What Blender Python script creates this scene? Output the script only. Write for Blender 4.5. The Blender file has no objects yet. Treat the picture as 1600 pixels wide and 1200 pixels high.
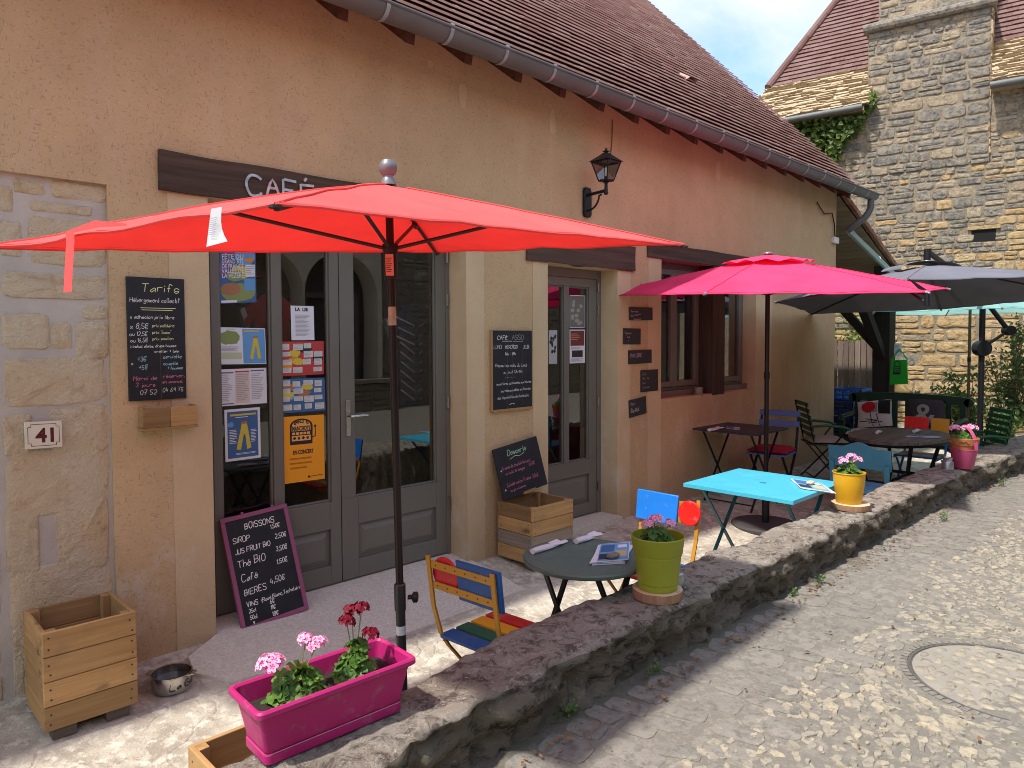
import bpy, math, random
import numpy as np
from mathutils import Vector, Matrix, noise
random.seed(7); R=math.radians
sc=bpy.context.scene; COL=sc.collection
def V(*a): return np.array(a,float)
# ---------------------------------------------------------------- camera
F=1116.;CX=800.;CY=571.
CAM=V(0,-3.78,1.55)
a_=R(45.46);p_=R(-2.2);r_=R(0.23)
fw=V(math.cos(a_)*math.cos(p_),math.sin(a_)*math.cos(p_),math.sin(p_))
rt0=V(math.sin(a_),-math.cos(a_),0.);up0=np.cross(rt0,fw)
rt=rt0*math.cos(r_)-up0*math.sin(r_); up=up0*math.cos(r_)+rt0*math.sin(r_)
cd=bpy.data.cameras.new('camera');co=bpy.data.objects.new('camera',cd);COL.objects.link(co)
cd.sensor_fit='HORIZONTAL';cd.sensor_width=36;cd.lens=F/1600*36;cd.shift_y=-(600-CY)/1600;cd.clip_start=.05;cd.clip_end=3000
co.matrix_world=Matrix(((rt[0],up[0],-fw[0],CAM[0]),(rt[1],up[1],-fw[1],CAM[1]),(rt[2],up[2],-fw[2],CAM[2]),(0,0,0,1)))
sc.camera=co
sc.cycles.filter_width=.95
# measured sight lines: turn a photo pixel into a point on a real plane of the place
def ray(x,y): return fw+rt*(x-CX)/F-up*(y-CY)/F
def on(ax,v,x,y):
    d=ray(x,y);t=(v-CAM[ax])/d[ax];return CAM+d*t
def oX(v,x,y):return on(0,v,x,y)
def oY(v,x,y):return on(1,v,x,y)
def oZ(v,x,y):return on(2,v,x,y)
def oP(p0,n,x,y):
    d=ray(x,y);t=((p0-CAM)@n)/(d@n);return CAM+d*t
def fz(Y): return float(np.interp(-Y,[-.2,.0,.05,.6,1.2,3],[-.045,-.045,-.05,-.12,-.18,-.2]))
# ---------------------------------------------------------------- materials
MATS={}
def nt(name):
    m=bpy.data.materials.new(name);m.use_nodes=True;t=m.node_tree
    for n in list(t.nodes): t.nodes.remove(n)
    o=t.nodes.new('ShaderNodeOutputMaterial');return m,t,o
class N:
    """small node-tree helper"""
    def __init__(s,t): s.t=t
    def n(s,ty,ins=None,**kw):
        n=s.t.nodes.new('ShaderNode'+ty)
        for k,v in kw.items(): setattr(n,k,v)
        for k,v in (ins or {}).items():
            if hasattr(v,'is_output') : s.t.links.new(v,n.inputs[k])
            else: n.inputs[k].default_value=v
        return n
    def coord(s,scale=(1,1,1),rot=(0,0,0)):
        g=s.n('TexCoord');m=s.n('Mapping',{'Vector':g.outputs['Object'],'Scale':scale,'Rotation':rot});return m.outputs[0]
    def noise(s,vec,scale,detail=4,rough=.6,dist=0): return s.n('TexNoise',{'Vector':vec,'Scale':scale,'Detail':detail,'Roughness':rough,'Distortion':dist}).outputs['Fac']
    def ramp(s,fac,stops,interp='LINEAR'):
        r=s.n('ValToRGB',{'Fac':fac});e=r.color_ramp;e.interpolation=interp
        while len(e.elements)<len(stops): e.elements.new(.5)
        for el,(p,c) in zip(e.elements,stops):
            el.position=p;el.color=(c,c,c,1) if not hasattr(c,'__len__') else (*c,1)
        return r.outputs['Color']
    def mix(s,fac,a,b,bt='MIX'):
        m=s.n('Mix',data_type='RGBA',blend_type=bt)
        for k,v in ((0,fac),(6,a),(7,b)):
            if hasattr(v,'is_output'): s.t.links.new(v,m.inputs[k])
            elif k==0: m.inputs[k].default_value=v
            else: m.inputs[k].default_value=(*v,1) if hasattr(v,'__len__') else (v,v,v,1)
        return m.outputs[2]
    def math(s,op,a,b=0.):
        m=s.n('Math',operation=op)
        for k,v in ((0,a),(1,b)):
            if hasattr(v,'is_output'): s.t.links.new(v,m.inputs[k])
            else: m.inputs[k].default_value=v
        return m.outputs[0]
    def bump(s,h,strength=.5,dist=.01,normal=None):
        i={'Height':h,'Strength':strength,'Distance':dist}
        if normal is not None: i['Normal']=normal
        return s.n('Bump',i).outputs[0]
    def attr(s,name='rnd'): return s.n('Attribute',attribute_name=name).outputs['Fac']
    def bsdf(s,col,rough=.7,metal=0,spec=.4,normal=None,out=None,**ex):
        b=s.n('BsdfPrincipled')
        for k,v in (('Base Color',col),('Roughness',rough),('Metallic',metal),('Specular IOR Level',spec),('Normal',normal),*ex.items()):
            if v is None: continue
            if hasattr(v,'is_output'): s.t.links.new(v,b.inputs[k])
            else: b.inputs[k].default_value=(*v,1) if hasattr(v,'__len__') and len(v)==3 else v
        if out: s.t.links.new(b.outputs[0],out.inputs[0])
        return b.outputs[0]
def mul(c,f): return tuple(min(1,x*f) for x in c)
def M(name,col,rough=.6,metal=0,var=.12,vs=6,bump=0,bs=60,spec=.4,attr=0,stretch=(1,1,1),wear=0,**ex):
    if name in MATS: return MATS[name]
    m,t,o=nt(name);h=N(t);c=h.coord(stretch)
    f=h.noise(c,vs,4)
    col_=h.mix(f,mul(col,1-var*1.6),mul(col,1+var*1.6))
    if attr: col_=h.mix(1.0,col_,h.ramp(h.attr(),[(0,1-attr),(1,1.0)]),'MULTIPLY')
    if wear:
        g=sum(col)/3;dull=tuple(.45*x+.35*g+.06 for x in col)
        col_=h.mix(h.ramp(h.noise(c,14,6,.75),[(.56,0),(.66,wear)]),col_,dull);col_=h.mix(h.ramp(h.noise(h.coord((60,220,60)),1.,3,.5),[(.70,0),(.74,wear*.8)]),col_,mul(col,.45))
        rough=h.ramp(h.noise(c,9,5,.7),[(.3,rough*.8),(.75,min(1,rough*1.5))])
    nm=h.bump(h.noise(c,bs,4),bump,.004) if bump else None
    h.bsdf(col_,rough,metal,spec,nm,o,**ex);MATS[name]=m;return m
# ---------------------------------------------------------------- mesh builder
OFF={}
class MB:
    def __init__(s): s.v=[];s.f=[];s.m=[];s.c=[]
    def add(s,vs,fs,mi=0,c=.5):
        b=len(s.v);s.v.extend([tuple(map(float,q)) for q in vs])
        for f in fs: s.f.append(tuple(b+i for i in f));s.m.append(mi);s.c.append(c)
        return s
    def hexa(s,p,mi=0,c=.5): # p: 8 corners, bottom ring 0-3 ccw, top ring 4-7
        return s.add(p,[(3,2,1,0),(4,5,6,7),(0,1,5,4),(1,2,6,5),(2,3,7,6),(3,0,4,7)],mi,c)
    def box(s,x0,x1,y0,y1,z0,z1,mi=0,c=.5):
        return s.hexa([(x0,y0,z0),(x1,y0,z0),(x1,y1,z0),(x0,y1,z0),(x0,y0,z1),(x1,y0,z1),(x1,y1,z1),(x0,y1,z1)],mi,c)
    def bar(s,a,b,w,h,upv=(0,0,1),mi=0,c=.5):
        a=V(*a);b=V(*b);d=b-a;d/=np.linalg.norm(d);u=V(*upv);x=np.cross(d,u)
        if np.linalg.norm(x)<1e-4: x=np.cross(d,V(1,0,0))
        x/=np.linalg.norm(x);y=np.cross(x,d);x=x*w/2;y=y*h/2
        return s.hexa([a-x-y,a+x-y,b+x-y,b-x-y,a-x+y,a+x+y,b+x+y,b-x+y],mi,c)
    def tube(s,pts,r,n=8,mi=0,c=.5,cap=True):
        pts=[V(*q) for q in pts];k=len(pts);rs=r if hasattr(r,'__len__') else [r]*k
        ref=None;vs=[]
        for i,q in enumerate(pts):
            d=pts[min(i+1,k-1)]-pts[max(i-1,0)];d/=np.linalg.norm(d)+1e-12
            if ref is None:
                ref=np.cross(d,V(0,0,1))
                if np.linalg.norm(ref)<1e-3: ref=np.cross(d,V(1,0,0))
            ref=ref-d*(ref@d);ref/=np.linalg.norm(ref)+1e-12;y=np.cross(d,ref)
            for j in range(n):
                t=2*math.pi*j/n;vs.append(q+(ref*math.cos(t)+y*math.sin(t))*rs[i])
        fs=[(i*n+j,i*n+(j+1)%n,(i+1)*n+(j+1)%n,(i+1)*n+j) for i in range(k-1) for j in range(n)]
        if cap: fs+=[tuple(range(n-1,-1,-1)),tuple((k-1)*n+j for j in range(n))]
        return s.add(vs,fs,mi,c)
    def lathe(s,prof,o=(0,0,0),n=24,mi=0,c=.5,ax=None):
        o=V(*o);A=V(0,0,1) if ax is None else V(*ax)/np.linalg.norm(V(*ax))
        x=np.cross(A,V(0,1,0) if abs(A[1])<.9 else V(1,0,0));x/=np.linalg.norm(x);y=np.cross(A,x)
        vs=[o+A*z+(x*math.cos(2*math.pi*j/n)+y*math.sin(2*math.pi*j/n))*r for r,z in prof for j in range(n)]
        k=len(prof)
        fs=[(i*n+j,i*n+(j+1)%n,(i+1)*n+(j+1)%n,(i+1)*n+j) for i in range(k-1) for j in range(n)]
        if prof[0][0]>1e-5: fs.append(tuple(range(n-1,-1,-1)))
        if prof[-1][0]>1e-5: fs.append(tuple((k-1)*n+j for j in range(n)))
        return s.add(vs,fs,mi,c)
    def prism(s,poly,th,mi=0,c=.5):
        poly=[V(*q) for q in poly];th=V(*th);n=len(poly)
        return s.add(poly+[q+th for q in poly],[tuple(range(n-1,-1,-1)),tuple(range(n,2*n))]+[(i,(i+1)%n,n+(i+1)%n,n+i) for i in range(n)],mi,c)
    def disc(s,o,n_,r,k=16,mi=0,c=.5):
        o=V(*o);n_=V(*n_);n_/=np.linalg.norm(n_);x=np.cross(n_,V(0,0,1) if abs(n_[2])<.9 else V(1,0,0));x/=np.linalg.norm(x);y=np.cross(n_,x)
        return s.add([o+(x*math.cos(2*math.pi*j/k)+y*math.sin(2*math.pi*j/k))*r for j in range(k)],[tuple(range(k))],mi,c)
    def build(s,name,mats,parent=None,smooth=.6,bevel=0,base=True):
        me=bpy.data.meshes.new(name)
        if not isinstance(mats,(list,tuple)): mats=[mats]
        v=np.array(s.v).reshape(-1,3)
        if parent is not None: off=OFF.get(parent.name,V(0,0,0))
        elif base: off=V((v[:,0].min()+v[:,0].max())/2,(v[:,1].min()+v[:,1].max())/2,v[:,2].min())
        else: off=V(0,0,0)
        me.from_pydata((v-off).tolist(),[],s.f)
        for m in mats: me.materials.append(m)
        me.polygons.foreach_set('material_index',s.m)
        at=me.attributes.new('rnd','FLOAT','FACE');at.data.foreach_set('value',s.c)
        if smooth:
            me.polygons.foreach_set('use_smooth',[True]*len(s.f));me.set_sharp_from_angle(angle=smooth)
        me.update()
        o=bpy.data.objects.new(name,me);COL.objects.link(o)
        if parent is not None: o.parent=parent
        else: o.location=off
        OFF[o.name]=off
        if bevel:
            b=o.modifiers.new('bevel','BEVEL');b.width=bevel;b.segments=2;b.limit_method='ANGLE';b.angle_limit=.7
        return o
def tag(o,label=None,cat=None,group=None,kind=None):
    for k,v in (('label',label),('category',cat),('group',group),('kind',kind)):
        if v: o[k]=v
    return o
def thing(name,label,cat,loc=(0,0,0),group=None,local=False,rz=0):
    """Empty at the base; world-built parts are shifted by its location, local-built ones are not"""
    o=bpy.data.objects.new(name,None);COL.objects.link(o);o.location=loc;o.rotation_euler=(0,0,rz);o.empty_display_size=.1
    OFF[o.name]=V(0,0,0) if local else V(*loc)
    return tag(o,label,cat,group)
# ---------------------------------------------------------------- flat frames and writing
class Fr:
    """flat rectangle in space; x right, y down from the top-left corner, in metres"""
    def __init__(s,TL,TR,BL):
        s.o=V(*TL);u=V(*TR)-s.o;v=V(*BL)-s.o;s.w=np.linalg.norm(u);s.h=np.linalg.norm(v);s.u=u/s.w;s.v=v/s.h
        s.n=np.cross(s.v,s.u);s.n/=np.linalg.norm(s.n)
        if s.n@(CAM-s.o)<0: s.n=-s.n
    def p(s,x,y,k=0): return s.o+s.u*x+s.v*y+s.n*k
    def rect(s,mb,x0,y0,x1,y1,k,mi=0,c=.5): mb.add([s.p(x0,y1,k),s.p(x1,y1,k),s.p(x1,y0,k),s.p(x0,y0,k)],[(0,1,2,3)],mi,c)
    def slab(s,mb,x0,y0,x1,y1,k0,k1,mi=0,c=.5): mb.hexa([s.p(x0,y1,k0),s.p(x1,y1,k0),s.p(x1,y0,k0),s.p(x0,y0,k0),s.p(x0,y1,k1),s.p(x1,y1,k1),s.p(x1,y0,k1),s.p(x0,y0,k1)],mi,c)
G={'A':'022842 1535','B':'0208 083837351505 0535443302','C':'4738180604123243','D':'0208 08284745432202','E':'0848 0208 0535 0242','F':'0848 0802 0535','G':'4738180604123243 4525','H':'0802 4842 0545','I':'0802','J':'3833221203','K':'0802 480542','L':'080242','M':'0208 0825 2548 4842','N':'0208 0842 4248','O':'180604123244463818','P':'0208 0838473505','Q':'180604123244463818 2442','R':'0208 0838473505 2542','S':'47381807153543321203','T':'0848 2822','U':'080312324348','V':'0822 2248','W':'0812 1225 2532 3248','X':'0842 0248','Y':'0825 4825 2522','Z':'0848 4802 0242',
'a':'3525140312233435 3532','b':'0802 0415253433221203','c':'3425150403122233','d':'3832 3425150403122233','e':'04343525150403122233','f':'3728181712 0525','g':'3425150403122334 3531200001','h':'0802 0415253432','i':'0502 0607','j':'252110 2627','k':'0802 3504 0432','l':'080312','m':'0502 04152422 24354442','n':'0502 0415253432','o':'150403122233342515','p':'0500 0415253433221203','q':'3530 3425150403122233','r':'0502 04152535','s':'342515041333221203','t':'18131223 0525','u':'0503122233 3532','v':'0512 1235','w':'0512 1224 2432 3245','x':'0532 0235','y':'051323 352110','z':'0535 3502 0232',
'0':'180604122234362818','1':'0618 1812','2':'0718283735020 2'.replace(' ','')+' 0232','3':'07182836250 5'.replace(' ','')[:10]+' 2534332212 03'.replace(' 03','03'),'4':'180434 2622','5':'3808 0805 05253433221203','6':'28160403122233341504','7':'0838 3812 0525','8':'15061728362515041222342515','9':'3625150617283632','€':'3738180604122233 0636 0434',',':'1301','.':'0203',':':'0203 0506','-':'0525','+':'0535 1713','*':'0333 0335 0533'[:0]+'0634 0436','(':'180502 0211'.replace(' 0211','')+'11',')':'081512 01'.replace(' ','')[:8],"'":'0807','"':'0807 1817','°':'0718170607','>':'062402','&':'42172837050312334 4'.replace(' ',''),'/':'0238','!':'0804 0302'}
ACC={'é':('e','1627'),'è':('e','1726'),'ê':('e','061726'),'É':('Ė','1829'),'à':('a','1726'),'î':('i','0617'),'ô':('o','061726'),'ç':('c','2110')}
def strokes(ch):
    ex=[]
    if ch in ACC: ch,e=ACC[ch];ex=[e]
    g=G.get(ch)
    if not g: return [],2
    st=[];w=0
    for s_ in g.split(' ')+ex:
        pts=[(int(s_[i]),int(s_[i+1])) for i in range(0,len(s_)-1,2)]
        if len(pts)>1: st.append(pts);w=max(w,max(q[0] for q in pts))
    return st,max(w,.5)+1.25
def adv(txt): return sum(2.6 if c==' ' else strokes(c)[1] for c in txt)
def smooth(p):
    if len(p)<3: return p
    out=[]
    for i in range(len(p)-1):
        a,b,c,d=[np.array(p[max(0,min(len(p)-1,j))],float) for j in (i-1,i,i+1,i+2)]
        for t in (0,.33,.66):
            out.append(tuple(.5*((2*b)+(-a+c)*t+(2*a-5*b+4*c-d)*t*t+(-a+3*b-3*c+d)*t**3)))
    out.append(p[-1]);return out
RW=random.Random(3);KS=[0]
def write(mb,fr,txt,x,y,size,wd=.0028,mi=0,slant=.12,rise=0.,sx=.9,k0=.0012,jit=.35):
    """chalk handwriting: text baseline starts at (x,y), size = cap height in metres"""
    s=size/6.;cx=0.
    for ch in txt:
        if ch==' ': cx+=2.6*s*sx;continue
        st,w=strokes(ch);jx=RW.uniform(-jit,jit);jy=RW.uniform(-jit,jit)*.8;ks=RW.uniform(.92,1.1)
        for p in st:
            q=[(a+RW.uniform(-.15,.15),b+RW.uniform(-.15,.15)) for a,b in p];q=smooth(q)
            P=[]
            for a,b in q:
                bx=(b-2)*ks+jy;X=x+cx+((a+jx*.4)+bx*slant*1.)*s*sx;Y=y-bx*s-rise*(cx+a*s)
                P.append((X,Y))
            KS[0]=(KS[0]+1)%12;k=k0+KS[0]*4e-5;vs=[];n=len(P)
            for i in range(n):
                d=np.array(P[min(i+1,n-1)])-np.array(P[max(i-1,0)]);L=np.linalg.norm(d)+1e-9;nx=-d[1]/L*wd/2;ny=d[0]/L*wd/2
                vs+= [fr.p(P[i][0]+nx,P[i][1]+ny,k),fr.p(P[i][0]-nx,P[i][1]-ny,k)]
            mb.add(vs,[(2*i,2*i+1,2*i+3,2*i+2) for i in range(n-1)],mi)
        cx+=w*s*sx
    return cx
def line(mb,fr,x0,y0,x1,y1,wd,mi=0,k=.0014):
    d=np.array((x1-x0,y1-y0));L=np.linalg.norm(d)+1e-9;nx=-d[1]/L*wd/2;ny=d[0]/L*wd/2
    mb.add([fr.p(x0-nx,y0-ny,k),fr.p(x1-nx,y1-ny,k),fr.p(x1+nx,y1+ny,k),fr.p(x0+nx,y0+ny,k)],[(0,1,2,3)],mi)
def printed(mb,fr,txt,x,y,size,k=.0012,mi=0,sx=1.,bold=0.,maxw=None):
    """printed lettering from the built-in font laid on a frame"""
    cu=bpy.data.curves.new('t','FONT');cu.body=txt;cu.size=size;cu.offset=bold;cu.resolution_u=3
    ob=bpy.data.objects.new('t',cu);COL.objects.link(ob)
    me=bpy.data.meshes.new_from_object(ob);bpy.data.objects.remove(ob);bpy.data.curves.remove(cu)
    if len(me.vertices):
        if maxw:
            w=max(v.co.x for v in me.vertices)
            sx=min(sx,maxw/w)
        mb.add([fr.p(x+v.co.x*sx,y-v.co.y,k) for v in me.vertices],[tuple(q.vertices) for q in me.polygons],mi)
    bpy.data.meshes.remove(me)
G.update({'Ė':'0702 0747 0535 0242','2':'07182837350232','3':'07182837362515 253433221203','(':'1815050211'[:6]+'11',')':'08150511'[:6]+'01','*':'0634 0436','&':'421728370503123344','+':'0535 2723','>':'062402','8':'150617283625150403122233342515','0':'180604122234362818'})
# ---------------------------------------------------------------- surface materials
def plaster(name,base,light,fk=.38):
    m,t,o=nt(name);h=N(t);c=h.coord()
    big=h.noise(c,.9,4);col=h.mix(h.ramp(big,[(.3,0),(.7,1)]),mul(base,.84),mul(base,1.12));col=h.mix(h.ramp(h.noise(c,4.5,6,.65),[(.45,0),(.75,.35)]),col,mul(base,.78))
    st=h.noise(h.coord((3,3,.5)),1.4,4,.6);col=h.mix(h.ramp(st,[(.52,0),(.75,.24)]),col,light)
    low=h.n('SeparateXYZ',{0:h.coord()}).outputs[2]
    ef=h.math('MULTIPLY',h.ramp(h.noise(h.coord((1,1,.55)),3.2,6,.7),[(.54,0),(.66,.75)]),h.n('MapRange',{0:low,1:1.3,2:.35,3:0.,4:1.}).outputs[0]);col=h.mix(ef,col,(.68,.60,.49))
    damp=h.math('MULTIPLY',h.ramp(h.math('ADD',low,h.math('MULTIPLY',h.noise(c,2.2,3),.7)),[(.45,1),(.95,0)]),.55)
    col=h.mix(damp,col,mul(base,.62))
    # chopped straw flecks in the render
    cw=h.n('Mapping',{'Vector':h.coord(),'Scale':(45,45,150),'Rotation':(0,.5,.2)}).outputs[0]
    cw2=h.n('Mapping',{'Vector':h.coord(),'Scale':(150,150,40),'Rotation':(0,.5,.2)}).outputs[0]
    f1=h.ramp(h.noise(cw,1,1,.4),[(.665,0),(.715,1)]);f2=h.ramp(h.noise(cw2,1,1,.4),[(.67,0),(.72,1)])
    fl=h.math('MULTIPLY',h.math('MAXIMUM',f1,f2),fk);col=h.mix(fl,col,mul(base,.34))
    f3=h.ramp(h.noise(cw,1.7,1,.4),[(.68,0),(.74,fk)]);col=h.mix(f3,col,mul(light,1.2))
    gr=h.noise(c,260,3);hgt=h.math('ADD',h.math('MULTIPLY',gr,.4),h.math('ADD',h.noise(c,35,3),h.math('MULTIPLY',fl,.6)))
    h.bsdf(col,.95,0,.15,h.bump(hgt,.55,.008),o);return m
m_plaster=plaster('ochre_render',(.578,.408,.23),(.67,.54,.38))
m_band=plaster('pale_render',(.64,.485,.295),(.70,.57,.40),.1)
def stonemat(name,c0,c1,c2,dark,rough=.9,dk=(.52,.72),sc_=3.,spots=0,bumpd=.012):
    m,t,o=nt(name);h=N(t);c=h.coord()
    col=h.mix(h.attr(),c0,c1);col=h.mix(h.ramp(h.noise(c,sc_,5),[(.35,0),(.65,1)]),col,c2)
    col=h.mix(h.ramp(h.noise(c,sc_*2.3,7,.7),[(dk[0],0),(dk[1],1)]),col,dark)
    if spots:
        sp=h.ramp(h.noise(c,sc_*9,3,.5),[(.64,0),(.70,spots)]);col=h.mix(sp,col,(.55,.54,.5))
    hg=h.math('ADD',h.noise(c,26,6,.7),h.math('MULTIPLY',h.noise(c,110,4,.7),.35))
    h.bsdf(col,rough,0,.2,h.bump(hg,.8,bumpd),o);return m
m_pier=stonemat('limestone_blocks',(.78,.57,.32),(.76,.60,.40),(.82,.68,.48),(.46,.27,.12),dk=(.57,.78),sc_=4,bumpd=.06)
m_mortar=stonemat('lime_mortar',(.47,.42,.365),(.47,.42,.365),(.54,.485,.42),(.40,.345,.28),dk=(.6,.8),sc_=5,bumpd=.008)
m_yst=stonemat('yellow_rubble',(.44,.28,.115),(.54,.42,.25),(.48,.34,.185),(.17,.11,.055),dk=(.5,.74),sc_=6,bumpd=.03)
m_gst=stonemat('grey_rubble',(.155,.15,.142),(.275,.25,.205),(.31,.265,.20),(.075,.072,.068),dk=(.48,.68),sc_=6,spots=.6,bumpd=.03)
m_tan=stonemat('tan_rubble',(.34,.26,.17),(.42,.35,.25),(.36,.29,.20),(.15,.12,.085),dk=(.48,.7),sc_=6,spots=.5,bumpd=.03)
m_ymor=stonemat('earth_mortar',(.22,.175,.12),(.22,.175,.12),(.33,.27,.19),(.10,.075,.05),sc_=5)
def lowwall():
    m,t,o=nt('lichen_stone');h=N(t);c=h.coord()
    col=h.mix(h.ramp(h.noise(c,2.6,4),[(.35,0),(.65,1)]),(.31,.26,.21),(.42,.375,.31))
    col=h.mix(h.ramp(h.noise(c,13,8,.78,.6),[(.49,0),(.58,.85)]),col,(.105,.078,.066))
    col=h.mix(h.ramp(h.noise(c,24,8,.78,.4),[(.53,0),(.60,.85)]),col,(.50,.45,.38))
    col=h.mix(h.ramp(h.noise(c,5,4,.6),[(.58,0),(.70,.55)]),col,(.42,.385,.32))
    col=h.mix(h.ramp(h.noise(c,60,3,.5),[(.66,0),(.70,.8)]),col,(.60,.56,.50))
    hg=h.math('ADD',h.noise(c,15,9,.78,.5),h.math('MULTIPLY',h.noise(c,80,5,.7),.4))
    h.bsdf(col,.95,0,.12,h.bump(hg,1.,.035),o);return m
m_wall=lowwall()
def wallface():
    m,t,o=nt('wall_face_rubble');h=N(t);c=h.coord();w=h.coord((1,1,2.3))  # darker than the wall top: dark blotches, pale flecks and greenish patches
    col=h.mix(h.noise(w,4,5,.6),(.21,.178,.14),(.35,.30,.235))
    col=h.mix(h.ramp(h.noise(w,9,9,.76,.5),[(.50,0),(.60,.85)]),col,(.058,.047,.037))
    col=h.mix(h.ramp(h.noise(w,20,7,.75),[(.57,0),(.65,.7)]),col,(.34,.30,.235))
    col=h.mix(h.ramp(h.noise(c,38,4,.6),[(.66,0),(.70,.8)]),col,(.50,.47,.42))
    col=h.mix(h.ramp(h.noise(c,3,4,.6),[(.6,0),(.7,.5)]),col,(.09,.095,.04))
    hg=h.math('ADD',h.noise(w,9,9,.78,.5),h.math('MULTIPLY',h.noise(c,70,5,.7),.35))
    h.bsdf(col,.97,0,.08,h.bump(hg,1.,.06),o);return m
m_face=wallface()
def flags():
    m,t,o=nt('flagstone_paving');h=N(t);c=h.coord()
    nz=h.n('TexNoise',{'Vector':c,'Scale':3.,'Detail':3.}).outputs['Color']
    wv=h.n('VectorMath',{0:c,1:h.n('VectorMath',{0:nz,'Scale':.5},operation='SCALE').outputs[0]},operation='ADD').outputs[0]
    wv=h.n('Mapping',{'Vector':wv,'Scale':(1,1.25,.0)}).outputs[0]
    vo=h.n('TexVoronoi',{'Vector':wv,'Scale':3.1},feature='DISTANCE_TO_EDGE').outputs['Distance']
    g=h.n('SeparateColor',{0:h.n('TexVoronoi',{'Vector':wv,'Scale':3.1}).outputs['Color']}).outputs[0]
    col=h.mix(g,(.43,.385,.31),(.52,.475,.39))
    col=h.mix(h.ramp(h.noise(c,5,6,.65),[(.46,0),(.58,.75)]),col,(.29,.25,.20))
    col=h.mix(h.ramp(h.noise(c,16,6,.7),[(.50,0),(.62,.85)]),col,(.64,.59,.49))
    jt=h.math('MULTIPLY',h.ramp(h.math('ADD',vo,h.math('MULTIPLY',h.math('SUBTRACT',h.noise(c,20,5,.7),.5),.1)),[(0.0,1),(.02,0)]),.22);col=h.mix(jt,col,(.34,.30,.25))
    hg=h.math('ADD',h.math('MULTIPLY',h.noise(c,11,7,.7),1.),h.math('MULTIPLY',h.ramp(vo,[(0,0),(.05,1)]),.22))
    h.bsdf(col,.85,0,.3,h.bump(hg,.8,.025),o);return m
m_flag=flags()
def concrete():
    m,t,o=nt('exposed_aggregate');h=N(t);c=h.coord()
    col=h.mix(h.noise(c,2.5,4),(.56,.515,.43),(.64,.595,.505))
    v=h.n('TexVoronoi',{'Vector':c,'Scale':95.}).outputs['Color'];g=h.n('SeparateColor',{0:v}).outputs[0]
    col=h.mix(h.ramp(g,[(.2,.32),(.5,0)]),col,(.38,.35,.30));col=h.mix(h.ramp(g,[(.7,0),(.95,.5)]),col,(.72,.68,.61))
    h.bsdf(col,.85,0,.3,h.bump(h.noise(c,120,3),.4,.004),o);return m
m_conc=concrete()
def streetmat():
    m,t,o=nt('street_mortar');h=N(t);c=h.coord()
    col=h.mix(h.noise(c,1.3,5),(.155,.142,.119),(.218,.20,.167))
    col=h.mix(h.ramp(h.noise(c,30,5,.7),[(.48,0),(.7,.6)]),col,(.36,.325,.265))
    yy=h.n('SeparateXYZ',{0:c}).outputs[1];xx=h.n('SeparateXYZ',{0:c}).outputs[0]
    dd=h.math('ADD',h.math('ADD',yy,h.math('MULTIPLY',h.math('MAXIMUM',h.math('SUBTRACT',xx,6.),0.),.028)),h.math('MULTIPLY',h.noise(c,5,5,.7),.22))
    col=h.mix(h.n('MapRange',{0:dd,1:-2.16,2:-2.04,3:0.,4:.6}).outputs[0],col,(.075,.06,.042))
    hg=h.math('ADD',h.noise(c,28,6,.7),h.math('MULTIPLY',h.noise(c,160,3),.4))
    h.bsdf(col,.95,0,.2,h.bump(hg,.8,.012),o);return m
m_street=streetmat()
m_peb=stonemat('river_pebbles',(.20,.183,.153),(.45,.385,.265),(.325,.295,.237),(.155,.143,.122),dk=(.50,.70),sc_=18,bumpd=.014)
m_sett=stonemat('worn_setts',(.20,.187,.16),(.27,.248,.208),(.235,.217,.185),(.12,.112,.098),dk=(.48,.7),sc_=10,bumpd=.015)
m_ground=M('earth',(.22,.19,.14),.95,0,.25,.5,.5,20)
def tilemat(name,c0,c1,c2):
    m,t,o=nt(name);h=N(t);c=h.coord()
    col=h.mix(h.attr(),c0,c1);col=h.mix(h.ramp(h.noise(c,1.6,6,.7),[(.45,0),(.7,.7)]),col,c2)
    h.bsdf(col,.85,0,.3,h.bump(h.noise(c,60,4),.3,.004),o);return m
m_tile=tilemat('brown_clay_tiles',(.44,.28,.25),(.60,.44,.40),(.50,.38,.345))
m_tile2=tilemat('rose_clay_tiles',(.145,.075,.064),(.20,.118,.105),(.20,.13,.115))
m_lauze=stonemat('lauze_slabs',(.36,.26,.15),(.50,.41,.28),(.44,.35,.23),(.20,.14,.08),sc_=7)
def wood(name,c0,c1,ax=0,rough=.6,attr=.25,dark=None,knots=0.,gs=1.):
    m,t,o=nt(name);h=N(t);s=[34*gs,34*gs,34*gs];s[ax]=1.6*gs
    c=h.coord(tuple(s));g=h.noise(c,1.,5,.65,.6);col=h.mix(h.ramp(g,[(.3,0),(.7,1)]),c0,c1)
    if attr:
        col=h.mix(1.,col,h.ramp(h.attr(),[(0,1-attr),(1,1.)]),'MULTIPLY')
    if knots:
        s2=[9,9,9];s2[ax]=5.5;k=h.noise(h.coord(tuple(s2)),1.,2,.4);col=h.mix(h.ramp(k,[(.68,0),(.74,knots)]),col,mul(c0,.35))
    if dark: col=h.mix(h.ramp(h.noise(h.coord(),5,5,.7),[(.5,0),(.75,.8)]),col,dark)
    h.bsdf(col,rough,0,.35,h.bump(g,.35,.003),o);return m
m_beam=wood('dark_oak_beam',(.045,.027,.018),(.125,.08,.053),0,.75,gs=.6)
m_post=wood('dark_oak_post',(.045,.028,.02),(.10,.065,.045),2,.75,gs=.6)
m_rafter=wood('stained_rafter',(.07,.025,.015),(.14,.055,.035),1,.7)
m_cx=wood('pallet_wood_x',(.38,.21,.075),(.56,.35,.15),0,.65,.55,(.27,.17,.085),knots=.95)
m_cy=wood('pallet_wood_y',(.38,.21,.075),(.56,.35,.15),1,.65,.55,(.27,.17,.085),knots=.9)
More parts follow.
